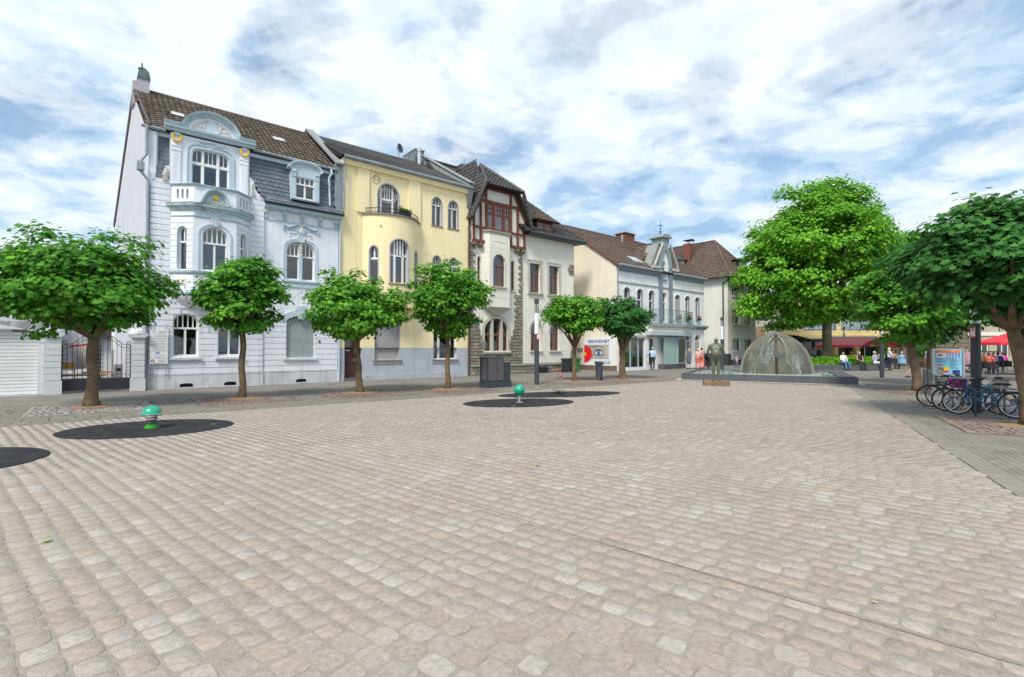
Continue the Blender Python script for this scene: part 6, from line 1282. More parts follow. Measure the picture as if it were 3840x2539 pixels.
q = MB(); q.add([(32, ys - .05, 3.12), (62, ys - .05, 3.12), (62, ys - 3.3, 2.64), (32, ys - 3.3, 2.64)], [(0, 1, 2, 3)]); q.build('canopy_glass', glassmat('canopy_glass', (.7, .68, .55), .1), AB); MB().box(32, 62, ys - 3.4, ys - 3.3, 2.5, 2.68).build('canopy_gutter', MATS['white_canopy_steel'], AB)
for x in (36.2, 38.6, 42.6, 46.9, 50.9, 54.2, 58): MB().box(x, x + .45, ys - .6, ys - .15, 0, 3.1).build('column', M_y3, AB)
MB().box(31, 62, ys + 1.2, ys + 1.3, 0, 3.2).build('shop_dark_sheet', M_room, AB)
for k in range(14):
    x = 32.4 + k * 2.1; h = Hole(x, x + 1.9, .1, 2.9); window(AB, h, flat(ys + .3), 0, (.5,), 2.4, (.5,), fm=MATS['dark_teal_frame'], fw=.07, pane=glassmat('dim_shop_glass', (.2, .2, .18), .05))
# red awning
M_aw = mat('red_awning_cloth', (.72, .07, .10), .85, .06, 2, .1); AW = Thing('red_awning', 'wide pink red cafe awning behind the plane tree trunk', 'awning', (33, 47, 0), 'world')
yb, yf = 50.0, 46.0; ax0, ax1 = 28.6, 33.1; q = MB(); n = 10
q.sheet([[(28.2 + 4.5 * i / n + (1 - t) * 4.2, yb + (yf - yb) * t, 2.66 - .75 * t) for i in range(n + 1)] for t in (0, .5, 1)]); q.build('cloth', mat('painted_sun_awning_cloth', (.95, .24, .28), .85, .05, 2, .1), AW)  # cloth colour lightened to look sunlit beneath the plane tree's shade
q = MB(); q.sheet([[(28.2 + 4.5 * i / n, yf - .01, z + (.02 * (i % 2))) for i in range(n + 1)] for z in (1.92, 1.68)]); q.build('valance', M_aw, AW); MB().box(32.2, 37.0, yb - .1, yb + .1, 2.62, 2.82).build('cassette', M_white, AW)
text('CAFE', .16, (32.1, yf - .03, 1.8), M_sign, AW); text('CAFE', .16, (29.4, yf - .03, 1.8), M_sign, AW)
for x in (28.4, 30.4, 32.5): MB().tube([(x, yf, 1.9), (x + 4.0, yb, 2.5)], .03, 6).build('arm', M_white, AW)
A2 = Thing('dark_red_awning', 'darker red sloping awning at the right end of the cafe', 'awning', (37.5, 46, 0), 'world'); q = MB(); q.sheet([[(36.9, 49.6, 2.72), (38.9, 49.6, 2.6)], [(33.2, 46.4, 2.0), (36.6, 46.4, 1.95)]]); q.build('cloth', mat('deep_red_cloth', (.5, .02, .06), .85), A2); MB().box(33.2, 36.6, 46.35, 46.4, 1.75, 2.0).build('valance', MATS['deep_red_cloth'], A2)
for x in (33.3, 36.4): MB().tube([(x, 46.6, 0), (x, 46.6, 2.0)], .03, 6).build('post', M_white, A2)
# stone building far right
SB = Thing('far_stone_building', 'pale stone building with white windows behind the red parasols', 'building', (46, 46, 0), 'world'); M_sb = brickmat('sandy_block', (.42, .37, .29), (.48, .43, .34), (.32, .28, .22), .4, .2, .015, 'XZ', .4, .9); hs = [Hole(43.3 + k * 1.9, 44.5 + k * 1.9, z, z + 1.5) for k in range(7) for z in (.8, 3.9)]
q = MB(); wall(q, 42.6, 58, 0, 2.9, [h for h in hs if h.zb < 2], flat(46), .25); wall(q, 42.6, 58, 2.9, 7, [h for h in hs if h.zb > 2], flat(46), .25); q.box(42.6, 42.65, 46, 56, 0, 7); q.build('wall', M_sb, SB); MB().box(42.5, 58, 45.9, 46, 2.8, 3.1).build('string_course', M_hw, SB); MB().prism([(42.3, 7), (58.3, 7), (57, 8.5), (43.6, 8.5)], 45.6, 56).build('roof', M_dark, SB)
for h in hs: window(SB, h, flat(46), .15, (.5,), None, fw=.08)
q = MB(); q.box(42.9, 57.6, 47, 47.1, 0, 6.8); q.build('room_dark_sheet', M_room, SB)
# distant town mass behind
for i, (x, y, w_, d_, h_, c, l) in enumerate(((-30, 62, 22, 8, 3.2, M_w5, 'far pale house glimpsed in the gap left of the white corner house'), (62, 60, 24, 10, 6.5, M_hw, 'far pale building at the right edge behind the maples'), (88, 48, 30, 12, 9, M_side, 'cream house row far off to the right of the cafe'), (122, 30, 14, 30, 8, M_hw, 'outermost far house on the right side of the square'), (-62, 34, 22, 10, 4.5, M_w5, 'far low house off to the left of the garage'))):
    T = Thing('distant_house', l, 'house', (x, y, 0), 'world'); MB().box(x, x + w_, y, y + d_, 0, h_).build('wall', c, T); MB().prism([(x - .4, h_), (x + w_ + .4, h_), (x + w_ - 2, h_ + 1.3), (x + 2, h_ + 1.3)], y - .4, y + d_ + .4).build('roof', M_dark, T)
# ---------------------------------------------------------------- trees
def leafmat(name, tones, transl=.42, rough=.6):
    M = mat(name, (1, 1, 1), rough, .2, 2.5, 0, spec=.12, tone=tones); t = M.node_tree; N = t.nodes; K = t.links.new; b = N['Principled BSDF']
    src = b.inputs['Base Color'].links[0].from_socket
    tr = N.new('ShaderNodeBsdfTranslucent'); K(src, tr.inputs[0]); mxs = N.new('ShaderNodeMixShader'); mxs.inputs[0].default_value = transl
    K(b.outputs[0], mxs.inputs[1]); K(tr.outputs[0], mxs.inputs[2]); K(mxs.outputs[0], N['Material Output'].inputs[0]); return M
LM_a = leafmat('maple_leaf', [(0.061, 0.202, 0.026), (0.0875, 0.273, 0.0318), (0.122, 0.352, 0.0377), (0.0784, 0.246, 0.0361), (0.176, 0.439, 0.0463), (0.261, 0.546, 0.0578)])
LM_b = leafmat('deep_maple_leaf', [(0.0315, 0.119, 0.0273), (0.045, 0.164, 0.0373), (0.0563, 0.194, 0.0436), (0.0394, 0.145, 0.0373), (0.0729, 0.227, 0.0498), (0.112, 0.3, 0.0622)], .38)
LM_c = leafmat('plane_leaf', [(0.105, 0.291, 0.0267), (0.149, 0.395, 0.0356), (0.224, 0.514, 0.0444), (0.127, 0.342, 0.0326), (0.284, 0.599, 0.0592), (0.179, 0.444, 0.0385)], .42)
M_bark = mat('brown_maple_bark', (.15, .105, .065), .95, .3, 5, .9, 24, wear=((.24, .19, .12), 3, .5, .7)); M_bark2 = mat('plane_bark', (.17, .13, .095), .9, .3, 2, .7, 12, wear=((.30, .25, .17), 1.6, .5, .66))
LEAF = np.array([(0, -.5), (.16, -.30), (.46, -.36), (.34, -.05), (.52, .16), (.22, .17), (0, .58), (-.22, .17), (-.52, .16), (-.34, -.05), (-.46, -.36), (-.16, -.30)])
LEAF5 = np.array([(0, -.5), (.45, -.25), (.28, .05), (.42, .3), (0, .55), (-.42, .3), (-.28, .05), (-.45, -.25)])
def leaves(P, Nn, Dd, size, tone, name, material, parent, shape):
    n = len(P); Nn = Nn / np.linalg.norm(Nn, axis=1)[:, None]; A = np.cross(Nn, Dd); A /= np.linalg.norm(A, axis=1)[:, None] + 1e-9; Bv = np.cross(A, Nn)
    k = len(shape); V = P[:, None, :] + size[:, None, None] * (shape[None, :, 0:1] * A[:, None, :] - shape[None, :, 1:2] * Bv[:, None, :])
    drp = (np.abs(shape[:, 0]) ** 1.5)[None, :, None] * size[:, None, None] * -.25 * Nn[:, None, :]; V = V + drp
    return fastmesh(name, V.reshape(-1, 3), np.arange(n * k), np.full(n, k), material, parent, tone)
def tree(label, base, cz, rx, rz, n_leaf, leaf, lm, bark, r0, fork, seed, clumps=70, crad=.42, shoots=(), lean=(0, 0), shape=LEAF, group=None, bottom=.45, name='maple_tree', cat='tree', ry=None, off=(0, 0), limbs=7, gap=0.0, tips=.3, extra=(), soft=.14, sq=.8, taper=0, xs=0):
    g = np.random.default_rng(seed); X, Yw = base; T = Thing(name, label, cat, (X, Yw, 0), 'local', group=group); ry = ry or rx
    cx_, cy_ = lean[0] + off[0], lean[1] + off[1]
    C = []; R = []; tn = []
    for i in range(clumps):
        # even spread over the shell
        z = 1 - 2 * (i + .5) / clumps; a = i * 2.39996 + seed; s = math.sqrt(1 - z * z); rr = g.uniform(.62, .93) if i % 5 else g.uniform(.2, .5)
        zz_ = z * rz if z > 0 else z * rz * bottom * 1.3
        tf_ = 1 - taper * max(0, z); rr *= 1 + .1 * math.sin(3 * a + seed) * math.sin(5 * z + seed)
        C.append((cx_ + s * math.cos(a) * rx * rr * tf_ + xs * z, cy_ + s * math.sin(a) * ry * rr * tf_, cz + zz_ * rr)); R.append(crad * g.uniform(.75, 1.3)); tn.append(g.uniform(0, 1))
    for (sx, sy, sz, sr) in list(shoots) + list(extra): C.append((cx_ + sx, cy_ + sy, sz)); R.append(sr); tn.append(g.uniform(.6, .9))
    C = np.array(C); R = np.array(R); tn = np.array(tn); w_ = R ** 2 / (R ** 2).sum(); idx = g.choice(len(C), n_leaf, p=w_)
    d = g.normal(size=(n_leaf, 3)); d[:, 2] = np.abs(d[:, 2]) * .9 - .25; d /= np.linalg.norm(d, axis=1)[:, None]
    rad_ = R[idx] * g.uniform(.55, 1.05, n_leaf); rad_ *= np.where(g.uniform(0, 1, n_leaf) < soft, g.uniform(1.0, 1.7, n_leaf), 1); P = C[idx] + d * rad_[:, None] * np.array([1.15, 1.15, sq]) + g.normal(size=(n_leaf, 3)) * crad * .12
    if gap:
        keep = (np.sin(P[:, 0] * 1.9 + seed) + np.sin(P[:, 1] * 1.7) + np.sin(P[:, 2] * 2.3 + P[:, 0] * .7)) > -3 + gap * 3; P, d, idx = P[keep], d[keep], idx[keep]
    n = len(P); cen = np.array([cx_, cy_, cz - rz * .3]); outw = P - cen; outw /= np.linalg.norm(outw, axis=1)[:, None]
    Nn = d * .7 + outw * .55 + np.array([0, 0, .75]) + g.normal(size=(n, 3)) * .33; Dd = outw * 1.0 + d * .6 + g.normal(size=(n, 3)) * .45; Dd[:, 2] -= .75
    tone = np.clip(tn[idx] * .45 + g.uniform(0, .5, n), 0, .98); fresh = g.uniform(0, 1, n) < tips * (tn[idx] > .7); tone[fresh] = g.uniform(.8, .98, fresh.sum())
    leaves(P, Nn, Dd, leaf * g.uniform(.7, 1.25, n), tone, 'crown', lm, T.o, shape)
    q = MB(); n_ = 9; tp = [(lean[0] * (i / n_) ** 1.3 + .02 * math.sin(i * 1.3 + seed), lean[1] * (i / n_) + .02 * math.cos(i + seed), fork * i / n_) for i in range(n_ + 1)]
    q.tube(tp, [r0 * (1.55 if i == 0 else 1.15 if i == 1 else 1.0 - .02 * i) for i in range(n_ + 1)], 12); top = tp[-1]
    for i in range(limbs):
        a = 2 * math.pi * i / limbs + seed; k = min(range(len(C)), key=lambda j: abs((math.atan2(C[j][1] - top[1], C[j][0] - top[0]) - a + math.pi) % (2 * math.pi) - math.pi) * 2 + abs(C[j][2] - cz)); e_ = C[k]
        m1 = (top[0] * .6 + e_[0] * .4, top[1] * .6 + e_[1] * .4, top[2] * .45 + e_[2] * .55 - .1)
        q.tube([(top[0], top[1], top[2] - .12), m1, tuple(e_)], [r0 * .62, r0 * .42, r0 * .14], 7)
        for k2 in g.choice(len(C), 5):
            if np.linalg.norm(C[k2] - np.array(m1)) < rx * 1.1: q.tube([m1, tuple((np.array(m1) + C[k2]) / 2 + g.normal(size=3) * .08), tuple(C[k2])], [r0 * .3, r0 * .18, r0 * .07], 5)
    q.build('trunk', bark, T, smooth=True); return T
def ST(i): x, y = W2(*TREES[i]); return (x, y)
GL = 'clipped maples along the left pavement'
tree('widest maple at the far left with a flat spreading crown before the gate', ST(0), 3.15, 2.05, 1.4, 17000, .145, LM_a, M_bark, .15, 2.05, 3, 100, .46, [(-.95, -.3, 4.75, .4), (.75, 0, 4.7, .4), (1.5, .2, 4.55, .36), (-.2, 0, 4.6, .35), (1.75, -.3, 4.2, .35), (-1.9, -.2, 4.1, .45), (-2.4, -.4, 3.4, .5), (1.45, -.5, 2.3, .26), (-.6, -.6, 2.0, .3)], group=GL, off=(-.22, -.1), bottom=.6)
tree('round bright green maple before the pale blue house bay', ST(1), 3.3, 1.3, 1.25, 9500, .135, LM_a, M_bark, .105, 2.15, 5, 60, .36, [(-.25, 0, 4.35, .3), (.6, 0, 4.45, .22), (1.0, .1, 4.1, .22), (.1, 0, 4.4, .28)], group=GL, bottom=.8)
tree('tall stemmed maple with a ragged crown and pale trunk scar before the yellow house door', ST(2), 3.05, 1.75, 1.1, 12000, .135, LM_a, M_bark, .12, 2.0, 8, 75, .38, [(-1.0, 0, 4.4, .26), (-.85, 0, 4.1, .3), (.05, 0, 4.35, .28), (.75, 0, 4.1, .25), (-.4, 0, 4.1, .3), (1.45, 0, 3.7, .26), (1.65, 0, 2.7, .3), (-1.3, 0, 2.35, .25), (-1.55, .0, 3.5, .3)], lean=(-.22, .1), group=GL, bottom=.8)
tree('bushy maple beside the dark grey cabinet', ST(3), 3.55, 1.5, 1.45, 12000, .135, LM_a, M_bark, .105, 2.1, 12, 72, .38, [(-.1, 0, 4.95, .22), (-.05, 0, 5.15, .14), (.35, 0, 5.0, .18), (.9, 0, 4.6, .28), (-1.4, 0, 4.1, .24), (1.5, 0, 3.9, .28)], group=GL, bottom=.85)
tree('small yellow green maple between the tall lamp and the litter bin', ST(4), 3.2, 1.45, .95, 8500, .14, LM_a, M_bark, .115, 1.75, 15, 58, .36, [(.2, 0, 4.1, .25), (.6, 0, 4.05, .25), (-.6, 0, 3.9, .28), (-1.35, 0, 3.3, .3), (1.3, 0, 3.9, .3)], group=GL, bottom=.7, tips=.5)
tree('darker maple with a thick forking trunk before the eye billboard', ST(5), 3.15, 1.45, 1.0, 8500, .14, LM_b, M_bark, .18, 1.6, 19, 58, .36, [(-.9, 0, 4.15, .25), (-.3, 0, 4.2, .28), (.5, 0, 4.15, .28), (1.4, 0, 3.4, .3)], group=GL, bottom=.75)
GR_ = 'maples along the right pavement'
tree('slim trunked maple right of the fountain', (15.35, 18.65), 3.5, 1.75, 1.45, 13000, .145, LM_a, M_bark, .16, 2.0, 23, 85, .4, [(-1.4, 0, 4.1, .4), (-.8, 0, 4.8, .35), (.2, 0, 4.9, .35)], lean=(-.35, 0), group=GR_, bottom=.95, off=(-.1, 0))
tree('maple partly hidden behind the poster stand', (18.6, 21.9), 3.7, 2.2, 1.5, 9500, .17, LM_b, M_bark, .19, 2.0, 29, 85, .45, [], group=GR_, bottom=.9)
tree('big dark maple leaning at the right edge of the photo', (10.9, 10.38), 3.42, 2.1, 1.35, 21000, .155, LM_b, M_bark, .135, 2.15, 31, 120, .46, [(-.9, 0, 4.55, .4), (-.7, 0, 4.72, .3), (.3, 0, 4.7, .4), (.6, 0, 4.75, .3), (-1.75, 0, 4.15, .35), (-1.5, .1, 3.25, .45), (1.4, 0, 4.5, .4)], lean=(-.26, .1), group=GR_, bottom=.66, off=(.25, .1))
tree('maple behind the red parasols at the far right', (25.5, 24.5), 3.8, 2.2, 1.6, 5500, .22, LM_b, M_bark, .17, 2.1, 37, 70, .5, [], group=GR_, bottom=.8)
tree('huge bright green plane tree rising behind the fountain', (28.1, 44), 10.2, 6.5, 5.9, 66000, .25, LM_c, M_bark2, .42, 4.6, 41, 250, .88, [(-6.0, 0, 5.6, 1.2), (-6.6, -.5, 4.6, .8), (-4.8, 0, 4.4, 1.0), (-5.9, 0, 7.5, 1.4), (5.2, 0, 6.5, 1.5), (6.3, 0, 8.8, 1.3), (7.0, 0, 7.6, 1.2), (5.6, 0, 5.2, 1.2), (-2.2, -1, 3.9, .8), (3.5, 0, 4.4, 1.0), (1.5, 0, 16.0, 1.0), (-2.5, 0, 15.4, 1.0)], name='plane_tree', shape=LEAF5, bottom=1.0, limbs=11, gap=.3, off=(-.95, 0), tips=.5, soft=.22, sq=.95, taper=.22, xs=.9)
tree('smaller yellow green tree between the plane tree and the right maples', (36.5, 46), 8.2, 3.6, 4.8, 16000, .27, LM_c, M_bark2, .25, 3.5, 47, 80, .9, [], name='plane_tree', shape=LEAF5, bottom=1, gap=.1)
# bare purplish twigs above the garage
T = Thing('bare_shrub_tree', 'half bare reddish twigs rising over the garage at the left edge', 'tree', (-21.2, 21.0, 0), 'local'); q = MB(); gg = np.random.default_rng(3); q.tube([(0, 0, 0), (0, 0, 3.5)], [.1, .07])
def twig(p, d, l, r, dep):
    e_ = p + d * l; q.tube([tuple(p), tuple((p + e_) / 2 + gg.normal(size=3) * .05 * l), tuple(e_)], [r, r * .8, r * .5], 5)
    if dep:
        for _ in range(3): d2 = d + gg.normal(size=3) * .6; d2[2] = abs(d2[2]) * .8; d2 /= np.linalg.norm(d2); twig(e_, d2, l * .7, r * .55, dep - 1)
for _ in range(4): d_ = gg.normal(size=3) * .7; d_[2] = 1; d_ /= np.linalg.norm(d_); twig(np.array([0, 0, 3.4]), d_, 1.2, .05, 3)
q.build('branches', mat('purple_twig', (.14, .07, .075), .9), T)
# shrubs, planter
def plant(name, label, cat, c, r, n, size, lm, pot=None, group=None):
    T = Thing(name, label, cat, (c[0], c[1], 0), 'local', group=group); g = np.random.default_rng(int(abs(c[0]) * 31 + abs(c[1]) * 7)); d = g.normal(size=(n, 3)); d /= np.linalg.norm(d, axis=1)[:, None]
    P = d * np.array(r) * g.uniform(.5, 1, n)[:, None] + np.array([0, 0, c[2]]); Nn = d + np.array([0, 0, .5]) + g.normal(size=(n, 3)) * .4; leaves(P, Nn, d + g.normal(size=(n, 3)) * .5, size * g.uniform(.7, 1.3, n), g.uniform(0, 1, n), 'foliage', lm, T.o, LEAF5)
    if pot: MB().lathe([(0, 0), (pot[0] * .75, 0), (pot[0], pot[1]), (pot[0] * .9, pot[1]), (pot[0] * .85, pot[1] * .85), (0, pot[1] * .85)], (0, 0, 0), 16).build('pot', M_dark, T)
    else: MB().tube([(0, 0, 0), (0, 0, c[2])], [.04, .02], 6).build('stem', M_bark, T)
    return T
PW = Thing('planter_wall', 'low dark stone planter wall that people sit on behind the fountain', 'planter', (24, 40, 0), 'world'); M_bas = mat('dark_basalt_slab', (1, 1, 1), .6, .12, 12, .2, 80, tone=[(.085, .09, .105), (.105, .11, .125), (.075, .08, .095)])
ring_ = [(17.5, 36.6), (27.2, 36.4), (33.5, 46), (24, 49)]
for i in range(4):
    a, b = Vector(ring_[i]), Vector(ring_[(i + 1) % 4]); n = int((b - a).length / 1.1)
    for k in range(n):
        p, p2 = a.lerp(b, (k + .012) / n), a.lerp(b, (k + .988) / n); MB().bar((p.x, p.y, .2), (p2.x, p2.y, .2), .42, .4, up=(0, 0, 1)).build('stone_slab', M_bas, PW)
MB().prism(ring_, .0, .36, axis='z').build('soil', mat('dark_earth', (.10, .065, .04), .95, .3), PW)
g = np.random.default_rng(9); n = 9000; U_ = g.uniform(0, 1, (n, 2)); P = np.array([(np.array(ring_[0]) * (1 - u) + np.array(ring_[1]) * u) * (1 - v) + (np.array(ring_[3]) * (1 - u) + np.array(ring_[2]) * u) * v for u, v in U_ * .94 + .03]); P = np.c_[P, .38 + g.uniform(0, .3, n) * (1 + np.sin(P[:, 0] * 1.3))]
gc = leaves(P, g.normal(size=(n, 3)) * .5 + np.array([0, 0, 1]), g.normal(size=(n, 3)), g.uniform(.1, .2, n), g.uniform(0, 1, n), 'ground_cover', LM_c, None, LEAF5); gc['kind'] = 'stuff'; gc['label'] = 'low leafy ground cover filling the planter under the plane tree'; gc['category'] = 'ground cover'
for i, (x, y, z, r) in enumerate(((25.2, 37.2, .75, .45), (26.0, 37.5, .8, .5), (24.9, 37.6, .6, .4))): plant('planter_bush', ('loose yellow green bush between the two people on the planter wall', 'tallest bush in the planter behind the woman in black', 'small bush behind the man in the white shirt')[i], 'bush', (x, y, z), (r, .35, .4), 420, .1, LM_c, group='bushes in the planter')
for i, (x, y, z, r, pt, l) in enumerate(((32.4, 43, 1.35, (.7, .6, .8), (.4, .5), 'leafy tub plant beside the dark red awning'), (34.9, 42, 1.4, (.9, .6, .6), (.4, .5), 'wide tub plant behind the seated cafe guests'), (33.3, 38.5, 1.05, (.33, .33, .62), (.3, .45), 'bright green cone shaped bush in a dark pot'), (32.6, 34.6, 1.15, (.85, .5, .4), (.35, .75), 'rounded bush in a tub beside the thick lamp post'), (34.6, 35.6, 1.1, (.5, .5, .35), (.35, .7), 'low bush in a tub between the cafe tables'))): plant('tub_plant', l, 'potted plant', (x, y, z), r, 700, .13, LM_c if i == 2 else leafmat('tub_leaf', [(.05, .15, .025), (.09, .22, .04)]), pt, group='cafe tub plants')
# fallen leaves and cigarette ends
M_fl = mat('fallen_leaf_green', (.25, .40, .06), .6, .2); M_ye = mat('dry_leaf', (.55, .42, .2), .7)
for i, (x, y, r, c, l) in enumerate(((-3.95, 4.22, .05, M_fl, 'single green leaf lying on the cobbles at the lower left'), (.05, 13.95, .06, M_fl, 'green leaf on the edge of the rubber oval under the green ball'), (-6.4, 10.6, .06, M_fl, 'green leaf on the rubber oval beside the spring dome'), (2.33, 3.2, .018, M_ye, 'pale cigarette end between the cobbles at the lower right'), (3.7, 3.3, .018, M_ye, 'cigarette end near the right edge of the cobbles'), (.35, 6.9, .04, M_fl, 'tiny green leaf on the cobbles in the middle of the plaza'))):
    q = MB(); q.add([(r * a * 1.6, r * b * 1.6, .004 * (k % 2)) for k, (a, b) in enumerate(LEAF)], [tuple(range(12))]); single('fallen_leaf' if r > .03 else 'cigarette_end', q, c, l, 'leaf' if r > .03 else 'litter', (x, y, .02), i)
# ---------------------------------------------------------------- street furniture
M_opal = mat('opal_lamp_glass', (.80, .81, .83), .35, .02, 2, 0); M_red = mat('signal_red', (.75, .01, .03), .3, .05, 2, 0, spec=.6)
def lamp(x, y, label, notice=False):
    T = Thing('street_lamp', label, 'street lamp', (x, y, 0), 'local', group='slim column lamps'); r = .105
    MB().tube([(0, 0, 0), (0, 0, 2.28)], r, 20).build('post', M_dark, T, smooth=False); MB().tube([(0, 0, 2.282), (0, 0, 3.22)], r * .97, 20).build('diffuser', M_opal, T)
    MB().tube([(0, 0, 3.222), (0, 0, 3.64)], r * .95, 20, cap=False).build('clear_tube', glassmat('lamp_clear_glass', (.85, .87, .88), .06), T); MB().tube([(0, 0, 3.22), (0, 0, 3.64)], .02, 8).build('inner_rod', M_dark, T); MB().tube([(0, 0, 3.642), (0, 0, 3.87)], r, 20).build('cap', M_dark, T)
    if notice:
        s = -1 if notice > 0 else 1
        q = MB(); q.box(.0, .18, -r - .02, -r - .008, 2.04, 2.26) if notice > 0 else q.box(-.26, -.11, -r - .02, -r - .008, 1.92, 2.2); so_ = q.build('notice_frame', M_red, T); q = MB(); q.box(.02, .16, -r - .024, -r - .02, 2.06, 2.24) if notice > 0 else q.box(-.24, -.13, -r - .024, -r - .02, 1.95, 2.17); q.build('notice_sheet', M_sign, so_)
        q = MB(); x0 = .05 if notice > 0 else -.22; [q.box(x0, x0 + .07, -r - .027, -r - .024, z, z + .012) for z in (2.09, 2.12, 2.15)]; q.box(x0 + .025, x0 + .04, -r - .027, -r - .024, 2.09, 2.2); q.build('notice_print', M_ink, so_)
    return T
lamp(1.11, 22.21, 'slim column lamp with a red framed notice before the stone based house', 1); lamp(15.2, 35.7, 'slim column lamp standing behind the bronze statue'); lamp(35.0, 52.0, 'far slim column lamp before the red awning'); lamp(20.75, 27.7, 'slim column lamp right of the fountain, its top in the leaves'); lamp(11.95, 12.72, 'thick near column lamp among the parked bicycles', -1)
lamp(4, 60, 'x') if False else None
# cabinet
T = Thing('utility_cabinet', 'dark grey two door utility cabinet with a lower side box on the left pavement', 'cabinet', (11.3, -7.85, 0)); M_cab = mat('cabinet_grey', (.115, .11, .115), .6, .06, 3, .05); M_cabd = mat('cabinet_dark', (.045, .06, .07), .6, .06, 3, .05)
MB().box(10.73, 11.98, -8.15, -7.55, 0, .28).build('base', M_cabd, T); b_ = MB().box(10.75, 11.58, -8.13, -7.57, .285, 1.24).build('housing', M_cabd, T); MB().box(10.74, 11.59, -8.15, -7.55, 1.24, 1.275).build('lid', M_cab, T)
for a in (10.775, 11.175): d = MB().box(a, a + .38, -8.155, -8.13, .31, 1.22).build('door', M_cab, T)
MB().box(11.22, 11.245, -8.18, -8.155, .7, .85).build('handle', M_black, T); MB().box(11.6, 11.97, -8.1, -7.6, .285, 1.04).build('side_box', M_cabd, T); MB().box(10.79, 10.81, -8.158, -8.155, 1.15, 1.17).build('badge', M_sign, T)
MB().box(10.745, 10.75, -8.0, -7.7, .35, 1.18).build('side_panel', M_cab, T)
# litter bin
T = Thing('litter_bin', 'dark grey round litter bin on a side post', 'litter bin', (18.16, -7.87, 0)); q = MB(); q.tube([(17.98, -7.9, .17), (17.98, -7.9, .82)], .17, 18); q.build('drum', M_dark, T); q = MB(); q.prism([(17.8, .82), (18.18, .82), (18.18, .9), (17.9, .96)], -8.05, -7.75); q.build('hood', M_dark, T); MB().box(18.14, 18.2, -7.95, -7.85, 0, .9).build('post', M_dark, T)
# wheelie bins
def wheelie(x, y, c, label):
    T = Thing('wheelie_bin', label, 'wheelie bin', (x, y, 0), 'street', group='wheelie bins beside the side wall'); q = MB(); V = [(x + sx * w_, y + sy * d_, z) for z, w_, d_ in ((.06, .19, .2), (.86, .25, .27)) for sx, sy in ((-1, -1), (1, -1), (1, 1), (-1, 1))]; q.add(V, [(0, 3, 2, 1), (4, 5, 6, 7)] + [(i, (i + 1) % 4, 4 + (i + 1) % 4, 4 + i) for i in range(4)]); q.build('body', c, T)
    MB().box(x - .27, x + .27, y - .29, y + .29, .83, .88).build('rim', c, T); MB().prism([(x - .28, .88), (x + .28, .88), (x + .26, .95), (x - .26, .95)], y - .3, y + .28).build('lid', c, T); MB().tube([(x - .2, y + .32, .86), (x + .2, y + .32, .86)], .02).build('handle', c, T)
    for s in (-1, 1): MB().tube([(x + s * .2, y + .2, .1), (x + s * .25, y + .2, .1)], .1, 14).build('wheel', M_black, T)
wheelie(24.35 - 1.4, -.9, mat('bin_dark', (.03, .035, .045), .5, .1), 'dark grey wheelie bin against the stone plinth'); wheelie(23.75, -.95, mat('bin_green', (.03, .20, .04), .5, .1), 'green wheelie bin beside the dark one')
T = Thing('plinth_box', 'small black box standing before the stone plinth of the half-timbered house', 'box', (21.2, -.3, 0)); MB().box(21.0, 21.6, -.5, -.2, .0, .36).build('body', M_black, T); MB().box(20.98, 21.62, -.52, -.18, .36, .4).build('lid', M_dark, T)
# play equipment
M_gr = mat('sea_green_plastic', (.01, .36, .22), .35, .08, 3, .02, spec=.6)
T = Thing('spring_dome', 'sea green spring dome with a steel rim on a coil', 'spring rocker', (-7.4, 10.16, .015), 'local'); q = MB(); q.lathe([(.17 * math.cos(a), .29 + .165 * math.sin(a)) for a in [math.pi / 2 * i / 8 for i in range(9)]], (0, 0, 0), 28); q.build('dome', M_gr, T, smooth=True)
q = MB(); q.lathe([(0, .262), (.2, .262), (.235, .275), (.235, .29), (.17, .3), (0, .3)], (0, 0, 0), 32); q.build('rim', M_steel, T); q = MB(); q.tube([(.092 * math.cos(a), .092 * math.sin(a), .07 + .2 * a / (2 * math.pi * 4)) for a in [2 * math.pi * i / 20 for i in range(81)]], .011, 6); q.build('coil', mat('grey_spring', (.18, .18, .19), .4, .05, metal=.6), T, smooth=True)
q = MB(); q.lathe([(0, .0), (.13, .0), (.13, .018), (.1, .02), (.1, .07), (0, .07)], (0, 0, 0), 24); q.build('base', mat('leaf_green_paint', (.04, .38, .03), .4), T)
T = Thing('ball_post', 'sea green ball on a short steel post', 'play equipment', (.22, 14.85, .015), 'local'); MB().ball((0, 0, .37), (.16, .16, .17), 28, 18).build('ball', M_gr, T, smooth=True); q = MB(); q.torus((0, 0, .345), .161, .004, 28, 4, 'z'); q.build('seam', mat('dark_green_seam', (.01, .15, .1), .5), T); MB().tube([(0, 0, 0), (0, 0, .22)], [.045, .03], 12).build('post', M_steel, T); MB().lathe([(0, .01), (.13, .01), (.13, 0), (.14, 0)], (0, 0, 0), 24).build('flange', M_steel, T)
T = Thing('standing_seesaw', 'steel spinning plate with two bent rods ending in red knobs', 'play equipment', (1.66, 17.7, .015), 'local'); MB().tube([(0, 0, 0), (0, 0, .11)], .045, 12).build('pivot', M_dark, T); q = MB(); q.lathe([(0, .11), (.24, .115), (.24, .14), (0, .145)], (0, 0, 0), 28); q.build('plate', M_steel, T)
for s, h in ((-1, .8), (1, .6)):
    q = MB(); q.tube([(s * .12, 0, .13), (s * .135, 0, .13 + h * .35), (s * .125, 0, .13 + h * .6), (s * .09, 0, h)], .013, 8); q.build('rod', M_steel, T); MB().ball((s * .085, 0, h + .03), .046, 14, 10).build('knob', M_red, T, smooth=True)
